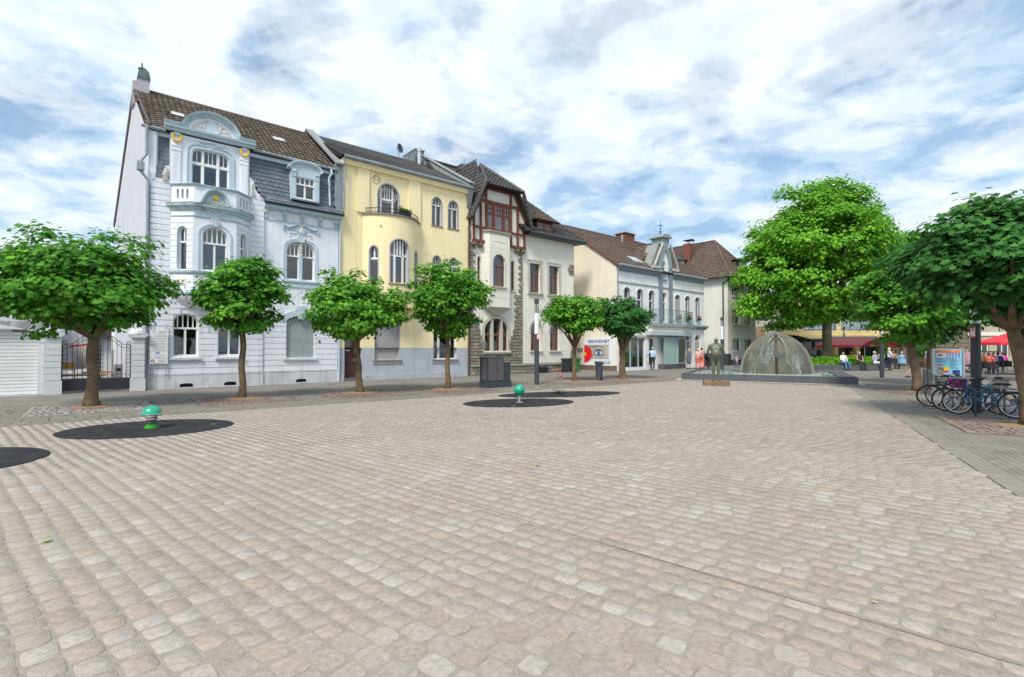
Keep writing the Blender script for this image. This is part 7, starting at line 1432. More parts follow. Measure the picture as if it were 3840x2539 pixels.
# ---------------------------------------------------------------- fountain
FC = [Vector((8.8, 25.7)), Vector((15.4, 21.95)), Vector((18.5, 27.6)), Vector((11.9, 31.4))]; FT = Thing('fountain', 'stone half dome fountain split by a dark slot in a low rectangular basin', 'fountain', (13.65, 26.7, 0), 'world')
for i in range(4):
    a, b = FC[i], FC[(i + 1) % 4]; d = (b - a).normalized(); nn = Vector((-d.y, d.x)) ; n = 5 if i % 2 == 0 else 4; w_ = .22 if i != 1 else .7
    for k in range(n):
        p, p2 = a.lerp(b, k / n) + d * .006, a.lerp(b, (k + 1) / n) - d * .006; MB().prism([tuple(p), tuple(p2), tuple(p2 + nn * w_), tuple(p + nn * w_)], 0, .33 + (.0 if i else 0), axis='z').build('basin_slab', M_bas, FT)
M_water = mat('basin_water', (.20, .32, .28), .06, .2, 3, .9, 9, spec=.8)
cc = sum(FC, Vector((0, 0))) / 4; inner = [cc + (p - cc) * .955 for p in FC]; MB().prism([tuple(p) for p in inner], .05, .285, axis='z').build('water', M_water, FT)
sp_ = MB(); sp_.prism([tuple(cc + (p - cc) * 1.07) for p in FC], -.003, .012, axis='z'); sp_.build('base_strip', M_fstone, FT)
fc = Vector((14.0, 26.2)); ax_ = Vector((.895, -.446)); ay_ = Vector((.446, .895)); M_con = mat('wet_dome_concrete', (.15, .15, .115), .8, .15, 2.2, .5, 40, wear=((.085, .10, .09), 1.3, .44, .62), streak=(.11, .10, .07)); M_con2 = mat('dry_rim_concrete', (.22, .215, .17), .85, .15, 5, .4, 40, wear=((.20, .19, .15), 3, .5, .7))
RX, RZ, RY = 1.74, 2.12, 1.0
def fp(x, y, z): p = fc + ax_ * x + ay_ * y; return (p.x, p.y, .28 + z)
for s in (-1, 1):
    q = MB(); rows = []
    for i in range(13):
        th = math.pi / 2 * i / 12; row = []
        for j in range(19):
            ph = math.pi / 2 * j / 18; row.append(fp(s * (.06 + (RX - .14) * math.sin(ph) * math.sin(th) if 0 else .06 + (RX - .2) * math.sin(ph)), -.15 - (RY - .15) * math.cos(ph) * math.sin(th), (RZ - .1) * math.cos(th) * math.cos(ph) if 0 else (RZ - .1) * math.cos(ph) * math.cos(th)))
        rows.append(row)
    q.sheet(rows); q.sheet([[fp(s * .06, y, 0) for y in (-RY, 0)], [fp(s * .06, y, RZ * .9) for y in (-.2, 0)]]); q.build('dome_half', M_con, FT, smooth=True)
    P = [(s * .06, 0)] + [(s * (.06 + (RX - .06) * math.sin(a)), RZ * math.cos(a)) for a in [math.pi / 2 * k / 20 for k in range(21)][::-1]]; q = MB(); n = len(P)
    V = [fp(x, y, z) for y in (-.16, .16) for x, z in P]; q.add(V, [tuple(range(n)), tuple(range(2 * n - 1, n - 1, -1))] + [(i, (i + 1) % n, n + (i + 1) % n, n + i) for i in range(n)]); q.build('rim_slab', M_con2, FT)
q = MB(); q.add([fp(x, y, z) for x in (-.05, .05) for y, z in ((-1.04, -.2), (-.95, .9), (-.62, 1.65), (-.2, 2.1), (.1, 2.1), (.1, -.2))], [(0, 1, 2, 3, 4, 5), (11, 10, 9, 8, 7, 6)] + [(i, (i + 1) % 6, 6 + (i + 1) % 6, 6 + i) for i in range(6)]); q.build('dark_slot_plate', mat('slot_gap_black', (.035, .028, .025), .5, .3, 4, .2), FT)  # black plate stands in for the dark gap between the dome halves
M_foam = mat('white_water', (.42, .46, .45), .35, .08, 20, .6, 60); g = np.random.default_rng(77); q = MB()
def dome_y(x, z):
    X = min(1, abs(abs(x) - .06) / (RX - .2)); k = 1 - X * X - (z / (RZ - .1)) ** 2; return -.15 - (RY - .15) * math.sqrt(max(0, k))
for k in range(24):
    s = -1 if k % 2 else 1; x = s * g.uniform(.12, 1.15); z = g.uniform(1.0, 1.7) if abs(x) < .6 else g.uniform(.4, 1.1); zend = max(0, z - g.uniform(.3, 1.1))
    while z > zend:
        for _ in range(5): q.ball(fp(x + g.normal() * .035, dome_y(x, z) - .012, z + g.normal() * .03), (g.uniform(.004, .014), g.uniform(.004, .01), g.uniform(.008, .035)), 5, 3)
        z -= .055; x += s * g.uniform(-.012, .03) + g.normal() * .012
for s in (-1, 1):
    for k in range(9): q.tube([fp(s * (.07 + .012 * k + .34 * t), -.43 - .45 * math.sqrt(t) - .008 * k, 1.86 + .06 * math.sin(t * 2.6) - (.4 + .06 * k) * t * t) for t in [i / 7 for i in range(8)]], [.008] * 4 + [.006, .004, .003, .002], 5)
q.build('water_streaks', M_foam, FT, kind='stuff')
q = MB()
for k in range(260):
    a = g.uniform(-1.9, 1.9); y = dome_y(a, 0) if abs(a) < RX - .1 else -.2; y -= abs(g.normal()) * .22; p = fp(a * 1.03, y, .01); r = g.uniform(.02, .07); q.ball(p, (r * 1.6, r, .018), 6, 3)
for k in range(200):
    p = cc + (inner[0] - cc) * g.uniform(-.9, .9) + (inner[1] - cc) * g.uniform(-.9, .9) * .6
    if inpoly((p.x, p.y), [tuple(z) for z in inner]): r = g.uniform(.01, .03); q.ball((p.x, p.y, .287), (r * 3, r, .008), 6, 3)
q.build('foam', M_foam, FT, kind='stuff')
# ---------------------------------------------------------------- remeshed figures
def capsule(q, a, b, ra, rb, n=10):
    a, b = Vector(a), Vector(b); d = b - a; L_ = d.length or 1e-4; u = d / L_; up = Vector((0, 0, 1)) if abs(u.z) < .9 else Vector((1, 0, 0)); s = u.cross(up).normalized(); t = u.cross(s)
    R = [(-ra, 0)] + [(-ra * math.cos(x), ra * math.sin(x)) for x in (.5, 1.0, 1.5)] + [(L_ + rb * math.sin(x), rb * math.cos(x)) for x in (.07, .57, 1.07)] + [(L_ + rb, 0)]
    V = [a + u * R[0][0]] + [a + u * h + (s * math.cos(2 * math.pi * k / n) + t * math.sin(2 * math.pi * k / n)) * r for h, r in R[1:-1] for k in range(n)] + [a + u * R[-1][0]]
    F = [(0, 1 + (k + 1) % n, 1 + k) for k in range(n)]
    for i in range(5): F += [(1 + i * n + k, 1 + i * n + (k + 1) % n, 1 + (i + 1) * n + (k + 1) % n, 1 + (i + 1) * n + k) for k in range(n)]
    e_ = len(V) - 1; F += [(e_, 1 + 5 * n + k, 1 + 5 * n + (k + 1) % n) for k in range(n)]; q.add(V, F)
def organic(q, name, material, T, vox, smooth=4, sc_=None):
    o = q.build(name, material, T, smooth=True); r = o.modifiers.new('remesh', 'REMESH'); r.mode = 'VOXEL'; r.voxel_size = vox; r.use_smooth_shade = True
    s = o.modifiers.new('smooth', 'SMOOTH'); s.factor = .5; s.iterations = smooth; return o
T = Thing('statue', 'green bronze statue of a fat naked man with hands on his hips', 'statue', (8.98, 21.75, 0), 'local', rz=rad(-18)); 
MB().box(-.52, .52, -.4, .4, 0, .225).build('stone_base', mat('brown_rough_plinth', (.22, .15, .10), .9, .3, 4, .8, 25, wear=((.12, .12, .08), 2.5, .5, .7)), T, bevel=.01)
q = MB(); Z = .225; C_ = lambda a, b, ra, rb: capsule(q, (a[0], a[1], a[2] + Z), (b[0], b[1], b[2] + Z), ra, rb, 14)
q.ball((0, -.13, 1.2 + Z), (.265, .24, .235), 24, 16); q.ball((0, -.08, 1.06 + Z), (.24, .2, .17), 20, 12); q.ball((0, .0, 1.42 + Z), (.27, .17, .2), 20, 12)
for s in (-1, 1):
    C_((s * .1, -.09, 1.42), (s * .13, -.11, 1.40), .09, .085); C_((s * .12, .02, 1.55), (s * .25, .02, 1.5), .10, .10)
    C_((s * .27, .02, 1.5), (s * .39, .06, 1.22), .085, .06); C_((s * .39, .06, 1.22), (s * .27, .15, 1.04), .058, .038); C_((s * .26, .15, 1.03), (s * .2, .17, .96), .042, .03)
    for k in range(4): C_((s * (.24 - .015 * k), .15 + .01 * k, 1.0 - .012 * k), (s * (.16 - .01 * k), .2, .99 - .03 * k), .014, .011)
    C_((s * .27, .13, 1.05), (s * .29, .05, 1.02), .016, .013)
    C_((s * .12, .0, .92), (s * .125, -.02, .52), .125, .078); C_((s * .125, -.02, .52), (s * .115, .02, .32), .075, .072); C_((s * .115, .02, .32), (s * .11, .0, .09), .068, .043); q.ball((s * .125, -.055, .53 + Z), .05, 8, 6)
    C_((s * .11, .02, .05), (s * (.15 + .05 * (s < 0)), -.16, .035), .048, .038); C_((s * (.15 + .05 * (s < 0)), -.16, .03), (s * (.17 + .05 * (s < 0)), -.22, .025), .032, .022)
q.ball((0, .08, .95 + Z), (.2, .14, .14), 16, 10); q.ball((0, -.09, .88 + Z), (.045, .05, .06), 8, 6)
C_((0, .0, 1.58), (.02, -.02, 1.68), .09, .075); hd = Vector((.02, -.03, 1.745 + Z)); q.ball(tuple(hd + Vector((0, .01, .02))), (.085, .1, .105), 18, 12); q.ball(tuple(hd + Vector((.015, -.05, -.045))), (.055, .05, .045), 12, 8)
C_((.045, -.12, 1.745), (.05, -.145, 1.725), .014, .018); q.ball(tuple(hd + Vector((.02, -.075, .038))), (.06, .02, .014), 8, 6)
for s in (-1, 1): q.ball(tuple(hd + Vector((s * .088, .02, .0))), (.014, .022, .032), 8, 6)
M_brz = mat('green_bronze', (.15, .155, .12), .5, .35, 4, .4, 30, metal=.25, spec=.5, wear=((.07, .15, .12), 2.2, .5, .68)); q.v = [(x * .87, y, z) for x, y, z in q.v]; organic(q, 'figure', M_brz, T, .013, 3)
for s in (-1, 1): MB().ball((.045 + s * .035, -.118, 1.765 + Z), .012, 8, 6).build('eye', M_black, T)
q = MB(); q.tube([(.01, -.122, 1.695 + Z), (.04, -.13, 1.69 + Z), (.07, -.118, 1.695 + Z)], .007, 5); q.build('mouth', M_black, T)
# ---------------------------------------------------------------- people
skin = mat('skin', (.50, .30, .21), .6, .06, 6, 0); MC = {}
def cm(c): 
    k = 'cloth_%02x%02x%02x' % tuple(int(v * 255) for v in c)
    return mat(k, c, .9, .15, 9, .2, 40)
def person(x, y, rz, label, top, legs, hair, pose='stand', short_legs=False, sleeve=.5, h=1.7, arms='down', dress=False, group='people on the square', seat=.45, pattern=None, longhair=False, vox=.02):
    s_ = h / 1.72; T = Thing('person', label, 'person', (x, y, 0), 'local', rz=rz, group=group); b = MB(); tp = MB(); lg = MB(); v = lambda p: tuple(q * s_ for q in p)
    sit = pose == 'sit'; dz = -(.90 - seat / s_ - .1) if sit else 0; cap = lambda q, a, b_, ra, rb: capsule(q, v(a), v(b_), ra * s_, rb * s_, 8)
    for s in (-1, 1):
        hip = (s * .09, 0, .9 + dz)
        if sit: kn = (s * .14, -.42, .9 + dz + .02); an = (s * .13, -.46, .08)
        elif pose == 'walk': kn = (s * .1, -.12 if s > 0 else .04, .5); an = (s * .1, -.12 if s > 0 else .26, .09 if s > 0 else .14)
        else: kn = (s * .1, -.01, .49); an = (s * .1, .02, .08)
        cap(b, hip, kn, .082, .055); cap(b, kn, an, .052, .036); cap(b, (an[0], an[1] + .03, .045), (an[0] * 1.15, an[1] - .15, .035), .04, .03)
        if short_legs: cap(lg, hip, tuple(a * .25 + c * .75 for a, c in zip(hip, kn)), .105, .09)
        else: cap(lg, hip, kn, .1, .075); cap(lg, kn, (an[0], an[1], an[2] + .03), .073, .058)
        sh = (s * .175, 0, 1.42 + dz)
        if arms == 'lap': el = (s * .24, -.06, 1.16 + dz); ha = (s * .08, -.3, 1.06 + dz)
        elif arms == 'fwd': el = (s * .22, -.12, 1.18 + dz); ha = (s * .14, -.36, 1.2 + dz)
        elif arms == 'face' and s > 0: el = (.22, -.12, 1.2 + dz); ha = (.1, -.16, 1.48 + dz)
        elif arms == 'out' and s > 0: el = (.32, -.05, 1.2 + dz); ha = (.46, -.12, 1.02 + dz)
        else: el = (s * .23, .03, 1.15 + dz); ha = (s * .22, -.06, .9 + dz)
        cap(b, sh, el, .05, .04); cap(b, el, ha, .038, .026); hv = (Vector(ha) - Vector(el)).normalized(); cap(b, ha, tuple(Vector(ha) + hv * .07), .032, .026)
        side_ = Vector((1, 0, 0)) if abs(hv.x) < .8 else Vector((0, 0, 1)); side_ = (side_ - hv * side_.dot(hv)).normalized()
        for k, l in enumerate((.075, .085, .08, .065)): p0 = Vector(ha) + hv * .08 + side_ * (.018 * (k - 1.5)); m_ = p0 + hv * l * .6; cap(b, tuple(p0), tuple(m_), .0095, .009); cap(b, tuple(m_), tuple(m_ + (hv + Vector((0, -.5, -.2))).normalized() * l * .4), .009, .008)
        cap(b, tuple(Vector(ha) + hv * .02 + side_ * .03), tuple(Vector(ha) + hv * .06 + side_ * .06), .012, .01)
        if sleeve > 0: cap(tp, sh, tuple(a + (c - a) * min(1, sleeve * 2) for a, c in zip(sh, el)), .066, .056)
        if sleeve > .6: cap(tp, el, tuple(a + (c - a) * .9 for a, c in zip(el, ha)), .054, .04)
    for q, g_ in ((b, 0), (tp, .02)):
        q.ball(v((0, 0, 1.3 + dz)), tuple(k * s_ for k in (.165 + g_, .105 + g_, .19)), 12, 8); cap(q, (0, .0, 1.0 + dz), (0, 0, 1.25 + dz), .125 + g_, .13 + g_); cap(q, (-.12, 0, 1.40 + dz), (.12, 0, 1.40 + dz), .068 + g_, .068 + g_)
    b.ball(v((0, .01, .93 + dz)), tuple(k * s_ for k in (.15, .11, .12)), 12, 8); lg.ball(v((0, .01, .95 + dz)), tuple(k * s_ for k in (.175, .135, .12)), 12, 8)
    if dress: cap(lg, (0, 0, 1.0 + dz), (0, 0, .62 + dz), .15, .21)
    cap(b, (0, 0, 1.45 + dz), (0, -.01, 1.54 + dz), .05, .048); b.ball(v((0, -.01, 1.62 + dz)), tuple(k * s_ for k in (.073, .092, .105)), 14, 10); b.ball(v((0, -.105, 1.615 + dz)), tuple(k * s_ for k in (.012, .018, .02)), 6, 5)
    for s in (-1, 1): b.ball(v((s * .074, .0, 1.615 + dz)), tuple(k * s_ for k in (.012, .02, .028)), 6, 5)
    organic(b, 'body', skin, T, vox * s_, 2); organic(tp, 'top', cm(top), T, (vox + .004) * s_, 2); organic(lg, 'dress' if dress else 'shorts' if short_legs else 'trousers', cm(legs), T, (vox + .004) * s_, 2)
    hr = MB(); hr.ball(v((0, .018, 1.645 + dz)), tuple(k * s_ for k in (.082, .096, .1)), 12, 8)
    if longhair: cap(hr, (0, .05, 1.6 + dz), (0, .07, 1.45 + dz), .075, .05)
    hr.build('hair', cm(hair), T, smooth=True); e_ = MB(); 
    for s in (-1, 1): e_ = MB(); e_.ball(v((s * .03, -.094, 1.635 + dz)), .011 * s_, 6, 4); e_.build('eye', M_black, T)
    m_ = MB(); m_.box(-.022 * s_, .022 * s_, -.1 * s_, -.085 * s_, (1.567 + dz) * s_, (1.575 + dz) * s_); m_.build('mouth', cm((.35, .1, .09)), T)
    sho = MB()
    for s in (-1, 1):
        an = (s * .13, -.46) if sit else ((s * .1, -.12 if s > 0 else .26) if pose == 'walk' else (s * .1, .02)); sho = MB(); capsule(sho, v((an[0], an[1] + .03, .045)), v((an[0] * 1.15, an[1] - .16, .04)), .05 * s_, .042 * s_, 8); sho.build('shoe', cm((.06, .05, .05)), T, smooth=True)
    return T
away, front = math.pi, 0
G1, G2 = 'people outside the white brick house', 'people around the planter and cafe'
person(10.5, 36.9, away - .3, 'man in a pale blue shirt and dark trousers walking to the glazed shop door', (.42, .56, .80), (.03, .03, .035), (.45, .42, .4), 'walk', group=G1, arms='out', h=1.7)
person(13.9, 38.8, away, 'blonde woman in a dark blue grey dress outside the white brick house', (.10, .12, .17), (.10, .12, .17), (.55, .33, .12), 'stand', True, 0, 1.62, dress=True, group=G1, longhair=True)
person(14.55, 38.6, away + .2, 'woman in a pink top and coral trousers left of the pushchair', (.72, .40, .42), (.80, .17, .13), (.62, .55, .5), 'walk', group=G1, h=1.6); person(14.95, 38.9, away - .2, 'dark haired woman in a striped top and coral trousers pushing the pushchair', (.50, .28, .24), (.80, .18, .14), (.05, .03, .02), 'walk', group=G1, h=1.66, arms='fwd')
person(18.9, 41.5, .6, 'small child in a pink top and jeans near the corner house', (.75, .30, .45), (.08, .16, .34), (.25, .14, .06), 'walk', group=G1, h=.98)
person(24.45, 36.45, .1, 'man in a white shirt and jeans sitting on the planter wall', (.70, .68, .70), (.08, .20, .38), (.03, .025, .02), 'sit', arms='lap', group=G2, sleeve=1); person(25.62, 36.4, .05, 'blonde woman in a black vest sitting on the planter wall', (.02, .02, .025), (.05, .055, .06), (.55, .38, .2), 'sit', sleeve=0, arms='lap', group=G2, h=1.72)
person(26.75, 36.4, .5, 'man in a grey shirt and white shorts sitting at the end of the planter wall', (.36, .40, .46), (.70, .70, .68), (.5, .48, .46), 'sit', True, .5, 1.78, 'face', group=G2)
person(26.1, 37.3, 1.3, 'person in a dark blue jacket leaning on the planter behind the wall sitters', (.03, .06, .22), (.1, .12, .15), (.2, .12, .06), 'sit', sleeve=1, group=G2, seat=.5); person(28.0, 36.6, 1.0, 'light haired woman in a white speckled blouse standing right of the planter', (.74, .72, .78), (.025, .03, .06), (.62, .50, .36), 'stand', arms='fwd', sleeve=.5, h=1.66, group=G2, longhair=True)
person(22.4, 27.7, math.pi / 2 - .3, 'man in a light blue flowered shirt and shorts walking past the slim trunk', (.25, .52, .60), (.40, .36, .28), (.35, .30, .25), 'walk', True, .5, 1.72, group=G2)
person(31.9, 35.0, away, 'woman in a black sleeveless dress walking behind the poster stand', (.02, .02, .025), (.02, .02, .025), (.45, .22, .12), 'walk', True, 0, 1.66, dress=True, group=G2)
person(32.9, 36.6, 2.4, 'man in a white tee shirt bending by the blue chair', (.66, .66, .74), (.2, .22, .26), (.3, .17, .08), 'stand', h=1.78, group=G2)
for i, (x, y, rz, t, l, hr_, lb_, kw) in enumerate(((30.3, 49.5, 0, (.66, .66, .70), (.10, .12, .2), (.6, .42, .2), 'woman in a white top standing left of the plane trunk', {}), (30.9, 49.8, 2, (.04, .05, .09), (.08, .14, .25), (.5, .32, .16), 'woman in a navy vest standing beside the woman in white', dict(longhair=True)))): person(x, y, rz, lb_, t, l, hr_, group=G2, h=1.66, **kw)
CH = []
for i, (x, y, rz, t, hr_, lb_) in enumerate(((30.6, 48.0, .3, (.02, .02, .03), (.05, .03, .02), 'man in a black shirt seated left of the plane trunk'), (31.3, 49.3, .8, (.03, .38, .36), (.12, .07, .04), 'person in a teal top seated left of the plane trunk'), (30.0, 43.6, -1.2, (.55, .02, .05), (.06, .04, .03), 'man in a dark red shirt seated under the awning'), (32.6, 44.0, 1.1, (.78, .05, .03), (.1, .05, .03), 'man in a bright red shirt seated under the awning'), (30.8, 41.2, 2.6, (.45, .46, .45), (.6, .58, .55), 'grey haired person in a checked shirt seated behind the bushes'), (31.3, 40.6, away, (.28, .22, .18), (.30, .10, .05), 'auburn haired woman seated with her back turned'), (30.7, 38.9, away, (.22, .36, .50), (.45, .42, .42), 'grey haired person on a pale blue chair right of the planter'), (33.6, 40.0, 1.4, (.25, .38, .62), (.62, .58, .55), 'white haired man in a blue shirt seated on a wooden chair'), (30.2, 31.6, away, (.72, .58, .10), (.62, .56, .46), 'blonde woman in a yellow top seated with her back turned'), (31.1, 31.9, 2.7, (.62, .64, .66), (.6, .56, .5), 'grey haired man in a white shirt leaning over the cafe table'), (31.9, 32.4, 2.2, (.02, .12, .55), (.16, .06, .03), 'man in a bright blue shirt seated at the right cafe table'))):
    person(x, y, rz, lb_, t, (.08, .09, .12), hr_, 'sit', group=G2, arms='lap', sleeve=.5); CH.append((x, y, rz, i))
person(32.2, 34.4, -.2, 'dark haired man in a grey shirt standing behind the cafe tables', (.42, .42, .45), (.06, .06, .08), (.04, .025, .02), group=G2, h=1.78)
for i, (x, y, rz, t, l, hr_, ps, lb_) in enumerate(((29.0, 30.0, 1.9, (.66, .12, .10), (.05, .06, .1), (.1, .06, .04), 'sit', 'person in a brick red shirt seated behind the thick lamp post'), (36.2, 39.0, -1.0, (.70, .66, .60), (.1, .12, .2), (.3, .18, .1), 'walk', 'person in a cream jacket walking before the yellow columns'), (37.5, 41.5, 1.2, (.10, .18, .42), (.3, .26, .2), (.05, .03, .02), 'walk', 'man in a denim blue shirt walking by the shops'), (34.6, 44.8, 0, (.75, .35, .12), (.06, .06, .08), (.4, .25, .12), 'sit', 'person in an orange top seated at the end of the awning'), (29.2, 45.4, .5, (.55, .55, .58), (.08, .1, .16), (.5, .45, .4), 'sit', 'grey shirted guest seated under the left end of the awning'), (33.6, 33.8, 2.6, (.60, .08, .28), (.05, .05, .07), (.08, .05, .03), 'sit', 'woman in a raspberry top seated behind the rightmost trunk'), (38.8, 38.0, .3, (.2, .42, .3), (.1, .1, .12), (.5, .35, .2), 'stand', 'person in a green top standing near the far stone building'))):
    person(x, y, rz, lb_, t, l, hr_, ps, group=G2, arms='lap' if ps == 'sit' else 'down'); CH.append((x, y, rz, 11 + i)) if ps == 'sit' else None
# chairs and tables
def chair(x, y, rz, label, seatm, legm, group, bk=.85):
    T = Thing('cafe_chair', label, 'chair', (x, y, 0), 'local', rz=rz, group=group); MB().box(-.23, .23, -.23, .2, .41, .45).build('seat', seatm, T)
    q = MB(); q.sheet([[(.27 * math.sin(a), .02 + .25 * math.cos(a), z) for a in [-1.9 + 3.8 * i / 10 for i in range(11)]] for z in (.45, bk if bk < .8 else .8)]); q.sheet([[(.29 * math.sin(a), .02 + .27 * math.cos(a), z) for a in [-1.9 + 3.8 * i / 10 for i in range(11)]] for z in (.45, bk if bk < .8 else .8)]); q.build('backrest', seatm, T)
    for sx in (-1, 1):
        for sy in (-1, 1): MB().tube([(sx * .19, sy * .18, .42), (sx * .23, sy * .24, 0)], .014, 6).build('leg', legm, T)
    return T
M_wick = mat('black_wicker', (.025, .025, .028), .6, .3, 40, .6, 80); M_brn = mat('brown_chair_wood', (.25, .12, .05), .6); M_bluec = mat('pale_blue_canvas', (.25, .42, .58), .8)
for (x, y, rz, i) in CH:
    l = ['black wicker chair under the man in the black shirt', 'black wicker chair under the person in teal', 'black wicker chair under the man in dark red', 'black wicker chair under the man in bright red', 'black wicker chair under the person in the checked shirt', 'black wicker chair under the auburn haired woman', 'pale blue canvas chair right of the planter', 'brown wooden chair under the white haired man in blue', 'black wicker chair under the woman in yellow', 'black wicker chair under the man in white', 'black wicker chair under the man in bright blue', 'black wicker chair under the person in brick red', '', '', 'black wicker chair under the person in orange', 'black wicker chair under the grey shirted guest', 'black wicker chair under the woman in raspberry'][i]; chair(x, y, rz, l, M_bluec if i == 6 else M_brn if i == 7 else M_wick, M_brn if i == 7 else M_steel, 'cafe chairs')
for i, (x, y, rz) in enumerate(((29.3, 44.9, 0), (31.0, 45.2, .8), (33.8, 45, 2), (30.8, 50.9, 1), (33.0, 32.9, 1.5), (31.2, 33.7, 0), (33.4, 41.3, 3), (32.9, 36.2, 1.0))): chair(x, y, rz, ('empty black chair under the left part of the awning', 'empty black chair by the lamp under the awning', 'empty black chair at the right end of the awning', 'empty black chair left of the plane trunk', 'empty black chair behind the rightmost trunk', 'empty black chair on the far side of the cafe table', 'empty black chair behind the white haired man', 'empty bright blue chair behind the poster stand')[i], M_wick if i < 7 else mat('bright_blue_canvas', (.01, .14, .5), .7), M_steel, 'cafe chairs')
def table(x, y, label, r=.38):
    T = Thing('cafe_table', label, 'table', (x, y, 0), 'local', group='cafe tables'); MB().lathe([(0, .73), (r, .73), (r, .70), (0, .70)], (0, 0, 0), 20).build('table_top', mat('pale_table_top', (.4, .42, .4), .4), T); MB().tube([(0, 0, .02), (0, 0, .7)], .03, 8).build('pedestal', M_dark, T); MB().lathe([(.25, 0), (.25, .02), (0, .04)], (0, 0, 0), 14).build('foot', M_dark, T)
for x, y, l in ((30.7, 32.5, 'round cafe table between the yellow and white shirted guests'), (31.6, 33.2, 'round cafe table before the man in bright blue'), (29.6, 48.6, 'pale round table left of the plane trunk'), (30.7, 44.3, 'round table under the red awning'), (33.1, 44.6, 'round table at the right of the red awning'), (34.4, 40, 'round table beside the white haired man')): table(x, y, l)
# parasols
def parasol(x, y, label, r=1.9, h=2.75, words=True):
    T = Thing('red_parasol', label, 'parasol', (x, y, 0), 'local', rz=.4, group='red parasols'); MB().tube([(0, 0, 0), (0, 0, h)], .045, 10).build('pole', M_white, T); q = MB(); P = [(r * math.cos(math.pi / 4 * k), r * math.sin(math.pi / 4 * k), h - .75) for k in range(8)]; V = [(0, 0, h)] + P + [(a, b, c - .16) for a, b, c in P]; q.add(V, [(0, 1 + k, 1 + (k + 1) % 8) for k in range(8)] + [(1 + k, 9 + k, 9 + (k + 1) % 8, 1 + (k + 1) % 8) for k in range(8)]); q.build('canopy', mat('bright_red_canvas', (.80, .04, .06), .75, .06, 2, .1), T)
    for k in range(8): MB().tube([(0, 0, h - .55), (P[k][0] * .6, P[k][1] * .6, h - .5)], .012, 4).build('strut', M_white, T)
parasol(31.3, 30.6, 'red parasol with pale streaks left of the rightmost trunk', 2.0, 2.75); parasol(36.5, 33.2, 'red parasol at the right edge of the photo', 2.0, 2.9)
T = Thing('menu_barrier', 'low steel framed barrier with a pink printed panel behind the cafe tables', 'barrier', (32.2, 33.2, 0), 'world'); MB().box(30.8, 33.3, 33.6, 33.62, .5, 1.35).build('panel', mat('pink_print_panel', (.5, .3, .38), .6, .5, 5, 0), T)
for x in (30.8, 33.3): MB().tube([(x, 33.6, 0), (x, 33.6, 1.42)], .025).build('post', M_steel, T)
# pushchair and small bicycle
T = Thing('pushchair', 'black pushchair with a patterned bag beside the women in coral trousers', 'pushchair', (15.4, 38.7, 0), 'local', rz=.3)
for sx in (-1, 1):
    for y in (-.3, .3): MB().torus((sx * .22, y, .13), .11, .025, 16, 6, 'x').build('wheel', M_black, T)
q = MB(); q.sheet([[(sx, y, z) for sx in (-.2, .2)] for y, z in ((-.35, .4), (0, .38), (.15, .6), (.3, .95), (.1, 1.05), (-.1, .95))]); q.build('seat', mat('black_fabric', (.02, .02, .025), .9), T); q = MB(); q.tube([(-.22, -.3, .13), (-.22, .35, .98), (.22, .35, .98), (.22, -.3, .13)], .013); q.tube([(-.22, .3, .13), (-.22, -.1, .6)], .013); q.tube([(.22, .3, .13), (.22, -.1, .6)], .013); q.build('frame', M_dark, T); MB().ball((.1, .35, .8), (.18, .1, .15), 10, 8).build('bag', mat('patterned_bag', (.6, .55, .6), .8, .6, 12, 0), T)
